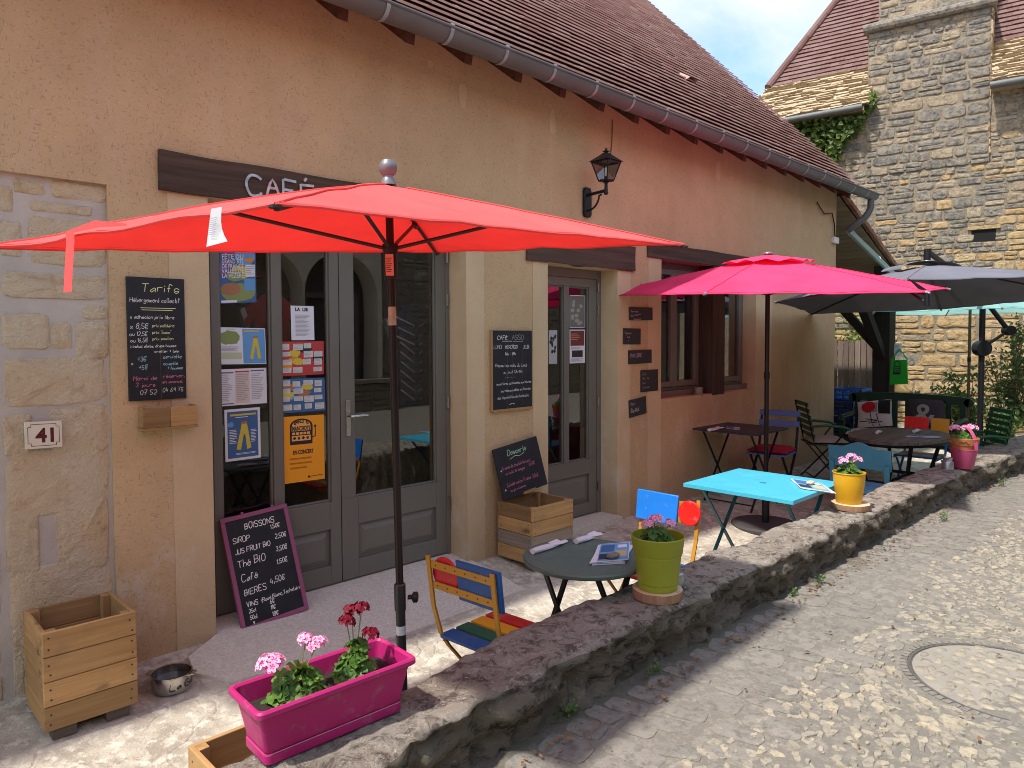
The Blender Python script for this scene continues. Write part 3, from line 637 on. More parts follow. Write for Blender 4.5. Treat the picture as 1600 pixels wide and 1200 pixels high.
for a,b in ((1.625,1.93),(1.99,2.31),(2.48,3.15)): pane(a+.004,b-.004,.534,2.166,YD+.028,door)
mb=MB();mb.box(2.415,2.447,YD-.008,YD-.0005,.93,1.16);mb.tube([(2.431,YD-.008,1.06),(2.431,YD-.05,1.06),(2.44,YD-.058,1.06),(2.50,YD-.058,1.062),(2.545,YD-.056,1.058)],[.009,.009,.009,.008,.007],8);mb.disc((2.431,YD-.009,.985),(0,-1,0),.008,10)
mb.build('handle',m_steel,door,bevel=.002)
for z in (.33,1.05,1.78,2.08):
    mb=MB();mb.tube([(3.243,YD-.012,z),(3.243,YD-.012,z+.085)],.009,8);mb.build('hinge',m_steel,door)
dd=MB();dd.box(4.111,4.17,YD-.005,YD+.06,-.02,2.134);dd.box(4.945,4.999,YD-.005,YD+.06,-.02,2.134);dd.box(4.17,4.945,YD-.005,YD+.06,2.06,2.134);dd.box(4.17,4.945,YD+.01,YD+.06,-.03,.004)
d2=dd.build('glazed_side_door',m_grey,cafe,smooth=0,bevel=.003)
leaf(4.172,4.942,.008,2.058,YD,[(4.25,4.51),(4.575,4.84)],(.49,1.985),(4.26,4.84,.11,.36),d2)
for a,b in ((4.25,4.51),(4.575,4.84)): pane(a+.004,b-.004,.494,1.98,YD+.028,d2)
for z in (.2,.95,1.75,1.95):
    mb=MB();mb.tube([(4.952,YD-.012,z),(4.952,YD-.012,z+.075)],.008,8);mb.build('hinge',m_steel,d2)
mb=MB();mb.box(4.11,5.0,-.06,.2,-.06,-.003);mb.build('door_step',m_conc,cafe)
# windows either side of the oak post
YW=.15
for xa,xb,cas in ((5.672,6.598,((5.74,6.10),(6.10,6.55))),(6.842,7.528,((6.90,7.47),))):
    mb=MB();frame(mb,xa,xb,1.0,2.278,YW,.055,.07);mb.box(xa,xb,YW-.055,YW+.06,.955,1.03)
    for a,b in cas: frame(mb,a-.01,b+.0,1.06,2.22,YW-.018,.06,.05)
    wn_=mb.build('casement_window',m_grey,cafe,smooth=0,bevel=.004)
    for a,b in cas: pane(a+.045,b-.055,1.115,2.165,YW+.01,wn_)
# interior shell
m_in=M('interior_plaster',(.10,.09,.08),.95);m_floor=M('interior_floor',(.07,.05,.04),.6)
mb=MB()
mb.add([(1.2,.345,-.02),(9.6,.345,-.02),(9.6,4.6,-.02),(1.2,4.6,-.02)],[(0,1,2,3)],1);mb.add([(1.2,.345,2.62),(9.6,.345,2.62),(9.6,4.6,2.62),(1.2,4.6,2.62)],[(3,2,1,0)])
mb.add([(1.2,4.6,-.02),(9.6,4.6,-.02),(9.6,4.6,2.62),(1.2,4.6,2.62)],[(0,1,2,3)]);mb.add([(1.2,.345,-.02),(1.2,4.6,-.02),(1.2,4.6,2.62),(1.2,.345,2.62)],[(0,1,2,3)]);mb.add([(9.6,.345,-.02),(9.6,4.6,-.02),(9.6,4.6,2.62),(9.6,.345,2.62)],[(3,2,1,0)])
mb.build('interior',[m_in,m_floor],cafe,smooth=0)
# ---------------- roof
SL=R(46.1);O_=V(0,-.30,3.44);UP=V(0,math.cos(SL),math.sin(SL));NR=V(0,-math.sin(SL),math.cos(SL))
def tiles(mb,O,U,UPv,Nv,span,t0,t1,ch,tw,th,seed,jit=.004,jw=.05,rag=.0,twj=0.,mi=0,thk=None):
    rg=random.Random(seed);t=t0;row=0
    while t<t1:
        u0,u1=span(t);u=u0-rg.random()*tw*.5 if rag>=0 else u0;u=u0-(tw/2 if row%2 else 0)
        while u<u1:
            ww=tw*(1+rg.uniform(-twj,twj));a=max(u,u0);b=min(u+ww,u1);u+=ww
            if b-a<.01: continue
            dl=rg.uniform(-jit,jit);dt=rg.uniform(-rag,rag) if rag>0 else 0;h0=th+dl;g=.0015
            A=O+U*(a+g)+UPv*(t+dt);B=O+U*(b-g)+UPv*(t+dt);C=O+U*(b-g)+UPv*(t+ch*1.25);D=O+U*(a+g)+UPv*(t+ch*1.25)
            jl,jr=rg.uniform(-jw,jw)*th,rg.uniform(-jw,jw)*th
            f0=-.004 if thk is None else h0-thk
            mb.add([A+Nv*(h0+jl),B+Nv*(h0+jr),C+Nv*.004,D+Nv*.004,A+Nv*f0,B+Nv*f0],[(0,1,2,3),(4,5,1,0),(5,2,1),(4,0,3)],mi,rg.random())
        t+=ch*(1+rg.uniform(-twj*.25,twj*.25));row+=1
mb=MB();X1=9.98
mb.add([O_+V(XL,0,0)-NR*.006,O_+V(X1,0,0)-NR*.006,O_+V(X1,0,0)+UP*6.35-NR*.006,O_+V(XL,0,0)+UP*6.35-NR*.006],[(0,1,2,3)],1)
mb.add([(XL,8.42,3.31),(X1,8.42,3.31),(X1,3.99,7.89),(XL,3.99,7.89)],[(3,2,1,0)],1)
tiles(mb,O_+V(0,0,0),V(1,0,0),UP,NR,lambda t:(-.6,X1),0,6.35,.112,.19,.046,11,.0012,.05,thk=.015)
roof=mb.build('roof',[m_tile,m_rafter],cafe,smooth=0)
# roof vent tile
p=oP(O_,NR,1076,131);mb=MB();u=V(1,0,0)
a=p+NR*.02;mb.add([a-u*.09+UP*.22,a+u*.09+UP*.22,a+u*.10,a-u*.10,a+u*.08+NR*.06-UP*.02,a-u*.08+NR*.06-UP*.02],[(0,5,4,1),(0,3,5),(1,4,2)],0,.0);mb.build('vent_tile',[m_tile],roof)
# rafters' feet under the eave
i=0;x=-.63+.04
while x<9.75:
    z0=3.44-.05;mb=MB();hw=.032
    A=[(x-hw,-.29,z0+.0),(x-hw,-.27,z0-.085),(x-hw,.0,z0+.12),(x-hw,.0,z0+.29)]
    mb.prism(A,(2*hw,0,0));mb.build('rafter_foot',m_rafter,cafe);x+=.457
mb=MB();mb.add([(XL,-.292,3.415),(X1-.1,-.292,3.415),(X1-.1,.02,3.415+.312*1.04),(XL,.02,3.415+.312*1.04)],[(3,2,1,0)]);mb.build('eave_boarding',m_rafter,cafe,smooth=0)
# half-round gutter
gy,gz,gr=-.375,3.405,.076
mb=MB();prof=[(gr*math.cos(t),gr*math.sin(t)) for t in np.linspace(math.pi,2*math.pi,13)];pin=[(q[0]*.95,q[1]*.95) for q in prof][::-1];pr=prof+pin;k=len(pr)
gx=[-.6,10.02];vs=[(x,gy+a,gz+b) for x in gx for a,b in pr];mb.add(vs,[(j,(j+1)%k,k+(j+1)%k,k+j) for j in range(k)]);mb.add([(10.02,gy+a,gz+b) for a,b in prof],[tuple(range(13))])
mb.tube([(-.6,gy-gr,gz),(10.02,gy-gr,gz)],.011,8)
gut=mb.build('gutter',m_zinc,cafe)
x=.05
while x<10:
    mb=MB();vs=[(x+dx,gy+a*1.05,gz+b*1.05) for dx in(-.013,.013) for a,b in prof];mb.add(vs,[(j,j+1,14+j,13+j) for j in range(12)]);mb.bar((x,gy-gr*1.05,gz),(x,gy-gr*1.0,gz+.018),.026,.008);mb.build('gutter_bracket',m_zincl,gut);x+=.457
mb=MB();mb.tube([(9.93,gy,gz-.06),(9.93,gy,gz-.17),(9.92,gy+.02,gz-.23),(9.88,gy+.06,gz-.31),(9.85,gy+.20,gz-.41),(9.86,gy+.25,gz-.45)],.042,12)
mb.build('downpipe_bend',m_zinc,cafe)
mb=MB();mb.tube([(9.86,gy+.25,gz-.45),(11.9,-.12,2.42)],.04,12);
for f in (.05,.55,.9):
    q=V(9.86,gy+.25,gz-.45)*(1-f)+V(11.9,-.12,2.42)*f;mb.tube([q-V(.02,0,-.008),q+V(.02,0,-.008)],.044,12)
mb.build('downpipe',m_zincl,cafe)
mb=MB();mb.box(9.60,9.765,-.045,-.002,2.78,2.86);mb.build('junction_box',m_white,cafe,bevel=.006)
mb=MB();mb.tube([(9.1,-.02,3.24),(9.3,-.03,3.12),(9.55,-.03,3.16),(9.66,-.02,3.02),(9.68,-.02,2.86)],.008,6);mb.build('cable',m_black,cafe)
mb=MB();q=oY(-.005,957,200);mb.tube([(q[0],-.006,3.4),(q[0]-.01,-.006,3.2),(q[0]-.03,-.006,3.08)],.004,5);mb.build('cable',M('brown_cable',(.2,.08,.04)),cafe)
m_black2=wood('blackened_post',(.012,.009,.007),(.03,.022,.017),2,.8)
# ---------------- lean-to porch beyond the gable
lean=thing('lean_to_porch','low tiled lean-to roof with boarded soffit on a dark timber post beside the gable','porch',(11,0,-.06))
A=V(9.78,-.02,3.40);B=V(12.1,-.02,2.50);dn=(B-A)/np.linalg.norm(B-A);NL=np.cross(V(0,1,0),dn);NL=NL if NL[2]>0 else -NL
mb=MB();L=np.linalg.norm(B-A)
t=0.
while t<L:
    a=A+dn*t;b=A+dn*min(t+.13,L);mb.hexa([a,b-dn*.006,b-dn*.006+V(0,3,0),a+V(0,3,0),a+NL*.022,b-dn*.006+NL*.022,b-dn*.006+V(0,3,0)+NL*.022,a+V(0,3,0)+NL*.022],0,random.random());t+=.13
mb.build('soffit',m_soffit,lean,smooth=0)
mb=MB();tiles(mb,B+NL*.06+V(0,-.03,0),V(0,1,0),-dn,NL,lambda t:(-.0,3),0,L,.14,.2,.03,5,.008,.2);
for k in range(12):
    q=A+dn*(k+.2)*L/12;mb.bar(q+NL*.055+V(0,-.05,0),q+dn*(L/12*1.05)+NL*.045+V(0,-.05,0),.05,.06,NL,0,random.random())
mb.build('roof',m_tile2 if False else tilemat('russet_tiles',(.20,.085,.05),(.33,.15,.09),(.25,.14,.10)),lean,smooth=0)
mb=MB();mb.box(11.6,11.86,-.1,.14,-.2,2.62);mb.build('post',m_black2,lean,bevel=.006)
mb=MB();mb.bar((10.45,.0,2.28),(11.64,.02,1.25),.12,.14);mb.bar((11.75,.05,1.3),(11.75,1.0,2.4),.1,.12);mb.build('brace',m_black2,lean,bevel=.004)
mb=MB();mb.bar((9.78,.02,2.28),(12.1,.02,2.3),.14,.16);mb.build('beam',m_black2,lean,bevel=.004)
mb=MB();mb.box(9.78,10.35,.75,.95,-.1,3.2);mb.build('back_wall',m_plaster,lean,smooth=0)
# ================================================================ STONE HOUSE BEHIND
hd=V(math.cos(R(100.2)),math.sin(R(100.2)),0);hn=V(hd[1],-hd[0],0);HQ=V(14.5,.18,0)
def HP(s,off,z): return HQ+hd*s-hn*off+V(0,0,z)   # off>0 comes towards the terrace
house=thing('stone_house','old rubble stone house with chimney breast, rose tiled hip roof and stone-slab eaves','building',tuple(HP(0,0,-.1)))
SL0,SR0=3.0,-6.0
ax=lambda x,y,z:HP(x,-y,z)
mb=MB()
mb.add([HP(SR0,0,-.3),HP(SL0,0,-.3),HP(SL0,0,6),HP(SR0,0,6)],[(3,2,1,0)],2)
mb.add([HP(SL0,0,-.3),HP(SL0,-5,-.3),HP(SL0,-5,6),HP(SL0,0,6)],[(3,2,1,0)],2);mb.add([HP(SR0,0,-.3),HP(SR0,-5,-.3),HP(SR0,-5,6),HP(SR0,0,6)],[(0,1,2,3)],2)
def rubble(mb,s0,s1,z0,z1,off,hr,wr,colfn,seed,mb_y=0,bigc=None,skip=None):
    rg=random.Random(seed);z=z0;row=0
    while z<z1-.03:
        hh=min(rg.uniform(*hr),z1-z);s=s0;first=True
        while s<s1-.02:
            ww=rg.uniform(*wr)*max(.6,.7+.6*(hh-hr[0])/(hr[1]-hr[0]+1e-6))
            if bigc and (first or s+ww>s1-.3): ww=rg.uniform(.28,.46)
            first=False
            if s+ww>s1-.08: ww=s1-s
            if not(skip and skip(s+ww/2,z+hh/2)):
                g=rg.uniform(.0015,.007);
                if rg.random()<.34 and hh>.13: # a split course
                    c_=hh*rg.uniform(.4,.6)
                    rock(mb,s+g,s+ww-g,z+g,z+c_-g*.6,off,rg.uniform(.006,.018),rg.random(),colfn(s,z,rg),ax,.004,.4,14,.18,rough=.012);rock(mb,s+g,s+ww-g,z+c_+g*.6,z+hh-g,off,rg.uniform(.006,.018),rg.random(),colfn(s,z,rg),ax,.004,.4,14,.18,rough=.012)
                else: rock(mb,s+g,s+ww-g,z+g,z+hh-g+rg.uniform(-.01,.008),off,rg.uniform(.006,.018),rg.random(),colfn(s,z,rg),ax,.004,rg.uniform(.24,.5),18,.15,rough=.013)
            s+=ww
        z+=hh;row+=1
def lowcol(s,z,rg):
    f=(z-2.1)/1.7 + (0.3 if -1.0<s<1.2 else -.6 if s<-1.2 else 0)+noise.noise(Vector((s*1.3,z*1.3,0)))*.8
    r=rg.random();g=min(.9,max(0.03,f));return (1 if rg.random()<.62 else 3) if r<g else 0
vent=lambda s,z: (abs(s+.82)<.2 and abs(z-3.3)<.11) or (-.9<s<1.07 and z>4.62)
rubble(mb,-3.6,3.0,-.1,2.45,0.,(.09,.27),(.16,.52),lowcol,3)
rubble(mb,-3.6,3.0,2.45,5.85,0.,(.09,.21),(.14,.42),lowcol,4,skip=vent)
mb.build('wall',[m_yst,m_gst,m_ymor,m_tan],house,smooth=.9)
mb=MB();q=[HP(-1.0,-.0,3.2),HP(-.64,0,3.2),HP(-.64,0,3.4),HP(-1.0,0,3.4)];mb.prism([p-hn*.004 for p in q],-hn*.002);mb.prism([HP(-1.06,.005,3.41),HP(-.58,.005,3.41),HP(-.58,.005,3.47),HP(-1.06,.005,3.47)],-hn*.035,1);mb.build('vent_hole',[m_dark,m_yst],house,smooth=0)
# chimney breast
cL,cR=1.05,-.88;mb=MB();pr_=.045
def boxs(s0,s1,o0,o1,z0,z1,mi): mb.hexa([HP(s0,o0,z0),HP(s1,o0,z0),HP(s1,o1,z0),HP(s0,o1,z0),HP(s0,o0,z1),HP(s1,o0,z1),HP(s1,o1,z1),HP(s0,o1,z1)],mi)
boxs(cR,cL,-1.6,pr_-.03,4.6,7.22,2);boxs(cR+.16,cL-.16,-1.3,-.05,7.22,9.6,2)
gcol=lambda s,z,rg:1 if rg.random()<.76 else 3
rubble(mb,cR,cL,4.55,7.2,-pr_+.03,(.10,.24),(.17,.46),gcol,9,bigc=True)
rubble(mb,cR+.16,cL-.16,7.36,9.6,.05,(.2,.3),(.25,.5),gcol,10,bigc=True)
# side faces of the stack
ax0=ax
ax=lambda x,y,z:HP(cR-.0+y*1.,-x,z) if False else HP(cR+y,-x,z)
rubble(mb,-.06,1.6,4.6,7.2,0.,(.2,.3),(.3,.5),lambda s,z,rg:0 if rg.random()<.6 else 1,12)
ax=ax0
mb.build('chimney_stack',[m_yst,m_gst,m_ymor,m_tan],house,smooth=.9)
mb=MB();pts=[HP(s,pr_+.02,7.28+.008*noise.noise(Vector((s*4,0,0)))) for s in np.linspace(cR-.07,cL+.07,24)];mb.tube(pts,.085,10);boxs(cR-.05,cL+.05,-1.55,pr_+.03,7.21,7.37,0);mb.build('string_course',m_gst,house)
# roof
PH=R(53);EO=.30;EZ=5.84;UPh=hn*math.cos(PH)+V(0,0,math.sin(PH));Nh=-hn*math.sin(PH)+V(0,0,math.cos(PH));OH=HP(0,EO,EZ)
cL_=oP(OH,Nh,1190,152);hA=((cL_-OH)@hd,(cL_-OH)@UPh);c2=oP(OH,Nh,1310,0);hB=((c2-OH)@hd,(c2-OH)@UPh);sl_=(hB[0]-hA[0])/(hB[1]-hA[1])
bt=oP(OH,Nh,1200,140);tB=((bt-OH)@UPh);bt2=(oP(OH,Nh,1355,106)-OH)@UPh
TL_=(tB+bt2)/2
hip=lambda t: hA[0]+sl_*(t-hA[1])
mb=MB();TT=6.2
for s0,s1,t0,t1 in ((cL,None,0,.62),(SR0,cR,0,.62),(SR0,None,.62,TT)):
    a_0=hip(t0) if s1 is None else s1;a_1=hip(t1) if s1 is None else s1
    mb.add([OH+hd*s0+UPh*t0-Nh*.01,OH+hd*a_0+UPh*t0-Nh*.01,OH+hd*a_1+UPh*t1-Nh*.01,OH+hd*s0+UPh*t1-Nh*.01],[(3,2,1,0)],1)
far=HP(hip(0),-6,EZ);mb.add([OH+hd*hip(0)-Nh*.01,far,OH+hd*hip(TT)+UPh*TT-Nh*.01],[(2,1,0)],0)
notch=lambda t:None
tiles(mb,OH+hd*0,hd,UPh,Nh,lambda t:(SR0,hip(t)-.02),TL_,TT,.135,.17,.036,21,.004,.15,.0,thk=.016)
rf=mb.build('roof',[m_tile2,m_rafter],house,smooth=0)
mb=MB()
for k in range(int((TT-TL_)/.36)):
    t=TL_+k*.36;a=OH+hd*hip(t)+UPh*t+Nh*.02;b=OH+hd*hip(t+.39)+UPh*(t+.39)+Nh*.035;mb.tube([a,a*.5+b*.5,b],[.085,.08,.07],10,0,random.random())
mb.build('hip_tile',m_tile2,rf)
mb=MB();tiles(mb,OH,hd,UPh,Nh,lambda t:(cL-.08,hip(t)+.03),0,TL_+.02,.07,.24,.042,31,.016,.6,.03,.55)
tiles(mb,OH,hd,UPh,Nh,lambda t:(SR0,cR-.01),0,TL_+.02,.07,.24,.042,32,.016,.6,.03,.55)
for s0,s1 in ((cL+.02,hip(0)),(SR0,cR-.02)): boxs(s0,s1,-.0,EO-.03,EZ-.1,EZ-.012,0)
mb.build('stone_slab_eaves',m_lauze,house,smooth=0)
mb=MB()
for a,b in ((cL+.03,hip(0)-.55),(SR0,cR-.0)): mb.tube([HP(a,EO+.06,EZ-.06),HP(b,EO+.06,EZ-.075)],.062,12)
mb.build('gutter',m_zinc,house)
# ivy under the eave
def leafmass(name,mat,pts,label,cat,size=(.05,.09),wd=.8,group=None,face=None,kind=None):
    mb=MB();rg=random.Random(len(pts))
    for p in pts:
        d=rdir(rg);nrm=rdir(rg)+ (face if face is not None else V(0,0,.7))
        L=rg.uniform(*size);leafcard(mb,p,d,nrm,L,L*wd,0,rg.random())
    return tag(mb.build(name,mat,smooth=0),label,cat,group,kind)
rg=random.Random(77);pts=[]
def inpoly(x,y,P):
    c=False
    for i in range(len(P)):
        (x1,y1),(x2,y2)=P[i],P[i-1]
        if (y1>y)!=(y2>y) and x<(x2-x1)*(y-y1)/(y2-y1)+x1: c=not c
    return c
# ivy outline on the wall, in metres along the wall and up
def hs(x,y):
    q=oP(HQ,hn,x,y);return ((q-HQ)@hd,q[2])
IV=[hs(*v) for v in ((1238,196),(1300,190),(1345,182),(1352,160),(1372,150),(1366,172),(1350,190),(1338,212),(1318,228),(1312,256),(1290,262),(1240,262),(1215,230))]
b0=[min(q[i] for q in IV) for i in(0,1)];b1=[max(q[i] for q in IV) for i in(0,1)]
while len(pts)<1500:
    s,z=rg.uniform(b0[0],b1[0]),rg.uniform(b0[1],b1[1])
    if inpoly(s,z,IV) or (rg.random()<.06 and inpoly(s+rg.uniform(-.1,.1),z+.12,IV)): pts.append(HP(s,.05+rg.random()**2*.22+.06*noise.noise(Vector((s*5,z*5,0))),z))
leafmass('ivy',m_ivy,pts,'ivy climbing the stone house under its left gutter','ivy',(.07,.13),.9,None,-hn*1.2+V(0,0,.5))
# ================================================================ OPPOSITE SIDE OF THE STREET (seen only in the glass)
m_opp=M('cream_render',(.74,.65,.50),.95,0,.18,2,.3,40);m_oppst=stonemat('dark_rubble',(.26,.22,.16),(.34,.29,.22),(.30,.26,.2),(.08,.07,.06),sc_=7)
def rubble_y(mb,x0,x1,z0,z1,y):
    global ax
    k=ax;ax=lambda x,yy,z:V(x1-(x-x0),y-yy,z);rubble(mb,x0,x1,z0,z1,0.,(.14,.3),(.2,.55),lambda s,z,rg:0,33);ax=k
opp=thing('arcaded_house','cream house with arched openings across the street','building',(3,-9.4,.19))
def archwall(mb,x0,x1,y,z0,z1,archs,mi=0):
    xs=sorted({x0,x1,*[v for a in archs for v in (a[0]-a[1],a[0]+a[1])]})
    for i in range(len(xs)-1):
        a,b=xs[i],xs[i+1];A=[q for q in archs if abs((a+b)/2-q[0])<q[1]]
        if not A: mb.add([(a,y,z0),(b,y,z0),(b,y,z1),(a,y,z1)],[(3,2,1,0)],mi);continue
        cx,r,zs=A[0];n=16;prev=None
        for j in range(n+1):
            t=math.pi*(1-j/n);p=(cx+r*math.cos(t),zs+r*math.sin(t))
            if prev: mb.add([(prev[0],y,prev[1]),(p[0],y,p[1]),(p[0],y,z1),(prev[0],y,z1)],[(3,2,1,0)],mi);mb.add([(prev[0],y,prev[1]),(p[0],y,p[1]),(p[0],y-.5,p[1]),(prev[0],y-.5,prev[1])],[(0,1,2,3)],mi)
            prev=p
        for xx in (cx-r,cx+r): mb.add([(xx,y,z0),(xx,y-.5,z0),(xx,y-.5,zs),(xx,y,zs)],[(0,1,2,3)],mi)
AR=[(2.3,.76,2.3),(3.93,.77,2.33),(5.49,.76,2.36),(7.03,.76,2.36)]
mb=MB();archwall(mb,-3,7.9,-7.4,.1,3.9,AR);mb.add([(-3,-7.9,.1),(6.26,-7.9,.1),(6.26,-7.9,3.9),(-3,-7.9,3.9)],[(3,2,1,0)],2);mb.add([(6.26,-7.9,.1),(7.9,-7.9,.1),(7.9,-7.9,3.9),(6.26,-7.9,3.9)],[(3,2,1,0)],1);mb.build('arcade_wall',[m_opp,m_in,m_oppst],opp,smooth=0)
mb=MB();mb.add([(-3,-7.1,3.85),(8.0,-7.1,3.85),(8.0,-12,5.8),(-3,-12,5.8)],[(3,2,1,0)]);mb.build('roof',m_tile,opp)
mb=MB();rubble_y(mb,-2.9,7.85,.16,.72,-7.1);mb.box(-2.95,7.88,-7.39,-7.11,.1,.70);mb.box(-2.95,7.88,-7.39,-7.05,.72,.79);mb.build('stone_plinth',m_oppst,opp,smooth=.9)
for cx,r,zs in AR[3:]:
    mb=MB();frame(mb,cx-.6,cx+.6,.2,2.4,-7.86,.1,.05);mb.box(cx-.04,cx+.04,-7.86,-7.81,.3,2.3);mb.box(cx-.6,cx+.6,-7.86,-7.83,.2,.9);mb.build('door',m_grey,opp)
sw=thing('street_stone_house','dark rubble stone house further up the far side of the street','building',(16,-9.5,.19))
mb=MB();mb.box(7.91,24,-12,-7.45,.1,4.6);rubble_y(mb,7.95,14,.15,4.5,-7.45);mb.build('wall',[m_oppst,m_oppst],sw,smooth=.9)
mb=MB();mb.add([(8.0,-7.1,4.6),(24.2,-7.1,4.6),(24.2,-12,7),(8.0,-12,7)],[(3,2,1,0)]);mb.build('roof',m_tile,sw)
sw2=thing('street_stone_house','dark rubble stone house at the near end of the far side of the street','building',(-8,-9.5,.19))
mb=MB();mb.box(-14,-3.1,-12,-7.4,.1,4.2);mb.build('wall',m_oppst,sw2,smooth=0);mb=MB();mb.add([(-14.2,-7.1,4.2),(-2.95,-7.1,4.2),(-2.95,-12,6.4),(-14.2,-12,6.4)],[(3,2,1,0)]);mb.build('roof',m_tile,sw2)
# ================================================================ PARASOLS
fh=V(math.cos(a_),math.sin(a_),0)
m_pole=M('brown_metal_pole',(.03,.022,.02),.35,.6,.1,8);m_rib=M('dark_rib',(.045,.03,.026),.4,.4);m_gmet=M('grey_cap',(.19,.19,.20),.4,.3)
def canopy(mb,apex,corners,bow,edge_sag=.03,n=14,mm=10,mi=0):
    apex=V(*apex);k=len(corners);C=[V(*c) for c in corners]
    for i in range(k):
        a,b=C[i],C[(i+1)%k];ba,bb=bow[i],bow[(i+1)%k];vs=[]
        for r in range(n+1):
            t=r/n
            def rib(c,bw): 
                p=apex+(c-apex)*t;p=p.copy();p[2]=apex[2]+(c[2]-apex[2])*t**bw;return p
            A,B=rib(a,ba),rib(b,bb)
            for q in range(mm+1):
                u=q/mm;p=A*(1-u)+B*u;s=4*u*(1-u)
                inn=(apex-p);inn[2]=0
                p=p+inn*(edge_sag*s*t)+V(0,0,-.012*s*math.sin(math.pi*t)-.0*s)
                p=p+V(0,0,.011*t*noise.noise(Vector((p[0]*5,p[1]*5,p[2]*5)))+.003*s*math.sin(u*19+i*2)*t*t)
                vs.append(p)
        w=mm+1;mb.add(vs,[(r*w+q,(r+1)*w+q,(r+1)*w+q+1,r*w+q+1) for r in range(n) for q in range(mm)],mi)
def ribpt(apex,c,bw,t):
    apex=V(*apex);c=V(*c);p=apex+(c-apex)*t;p[2]=apex[2]+(c[2]-apex[2])*t**bw;return p
def hemseam(src,k,n,mm,mat,par):
    w=mm+1;hb=MB();sb=MB()
    for i in range(k):
        b=i*(n+1)*w;hb.tube([src.v[b+n*w+q] for q in range(w)],.0045,6);sb.tube([V(*src.v[b+r*w])+V(0,0,.002) for r in range(1,n+1)],.0035,5)
        lo=[V(*src.v[b+n*w+q]) for q in range(w)];up_=[V(*src.v[b+(n-1)*w+q]) for q in range(w)]
        hb.tube([a*.62+c*.38+V(0,0,.0015) for a,c in zip(lo,up_)],.0022,4)
    hb.build('hem',mat,par);sb.build('seam',mat,par)
PB=oY(-1.53,627,1000);PT=oY(-1.53,607,286)
def onpole(z): f=(z-PB[2])/(PT[2]-PB[2]);return PB+(PT-PB)*f
zf=fz(PB[1]);base=onpole(zf)
um=thing('parasol','bright red rectangular parasol with brown pole in front of the double door','parasol',tuple(base),'parasols over the terrace')
RC=[(.385,-.83,1.835),(.735,-2.29,1.838),(2.36,-2.19,1.905),(2.38,-.80,1.985)]
L_=oY(-.83,-28,390);RC[0]=tuple(L_);N_=oY(-2.26,430,317);RC[1]=tuple(N_);R_=oY(-2.18,1069,382);RC[2]=tuple(R_);F_=oY(-.82,683,394);RC[3]=tuple(F_)
BW=[1.35,1.12,1.06,1.1];RT_=[.74,.995,.97,.995];AP=onpole(2.125)
mb=MB();canopy(mb,AP,RC,BW,.02,18,16);can=mb.build('canopy',m_red,um,smooth=.5);hemseam(mb,4,18,16,m_red,can)
mb=MB();mb.tube([onpole(zf+.06),onpole(.53)],.019,14);mb.build('lower_pole',M('charcoal_tube',(.05,.05,.052),.35,.5),um)
mb=MB();mb.tube([onpole(.45),onpole(2.13)],.0148,14);mb.build('upper_pole',m_pole,um)
mb=MB();mb.tube([onpole(.50),onpole(.60),onpole(.605)],[.0225,.0225,.018],14);mb.build('collar',M('charcoal_tube',(.05,)*3),um)
mb=MB()
for z0,z1,mi in ((1.60,1.67,0),): mb.tube([onpole(z0),onpole(z1)],.0154,14)
mb.build('pole_sticker',M('worn_silver_sticker',(.42,.36,.27),.5,.3,.4,40),um)
mb=MB();mb.tube([onpole(.405),onpole(.44)],.0196,14);mb.build('pole_sticker',M('white_sticker',(.62,.62,.62),.5,0,.3,50),um)
q=onpole(.55)+rt*.03;mb=MB();mb.tube([q,q+rt*.018],[.009,.009],10);mb.tube([q+rt*.018,q+rt*.022,q+rt*.036,q+rt*.04],[.016,.021,.021,.015],12);mb.build('tightening_knob',m_black,um)
mb=MB();mb.lathe([(.24,0),(.24,.03),(.22,.05),(.05,.06),(.03,.12),(.024,.12)],tuple(base),32);mb.build('base_weight',m_black,um)
hub=onpole(1.885);mb=MB();mb.tube([onpole(1.775),onpole(1.78),onpole(1.86),onpole(1.885)],[.024,.026,.026,.03],16);mb.tube([onpole(1.885),onpole(1.905)],.03,14);mb.build('runner',m_pole,um)
mb=MB();fr=Fr(onpole(1.865)-fh*.027-rt0*.015,onpole(1.865)-fh*.027+rt0*.015,onpole(1.785)-fh*.027-rt0*.015);fr.slab(mb,0,0,.03,.08,0,.001);m_tagp=M('salmon_label',(.80,.25,.18),.7);
for i in range(8): fr.rect(mb,.003,.014+i*.007,.024-(i%3)*.003,.0165+i*.007,.0014,1)
mb.build('warning_label',[m_tagp,m_ink],um,smooth=0)
for i,c in enumerate(RC):
    mb=MB();pts=[ribpt(AP-V(0,0,.012),V(*c)-V(0,0,.012),BW[i],t) for t in np.linspace(0.03,RT_[i],9)];mb.tube(pts,.0085,6);e=V(*c);mb.tube([e-V(0,0,.012),e-V(0,0,.006)],.016,8) if i!=0 else None
    rb=mb.build('rib',m_rib,um)
    mb=MB();mb.tube([hub,ribpt(AP-V(0,0,.014),V(*c)-V(0,0,.014),BW[i],.46)],.0075,6);mb.tube([ribpt(AP-V(0,0,.02),V(*c)-V(0,0,.02),BW[i],.45),ribpt(AP-V(0,0,.02),V(*c)-V(0,0,.02),BW[i],.48)],.013,8);mb.build('strut',m_rib,um)
mb=MB();f0=onpole(2.135);zz=(PT-PB)/np.linalg.norm(PT-PB);mb.lathe([(.03,-.01),(.028,0),(.024,.012),(.019,.02),(.019,.024),(.026,.03),(.0325,.044),(.034,.055),(.0325,.066),(.022,.082),(.0,.088)],tuple(f0),24,ax=zz);mb.build('finial',m_gmet,um)
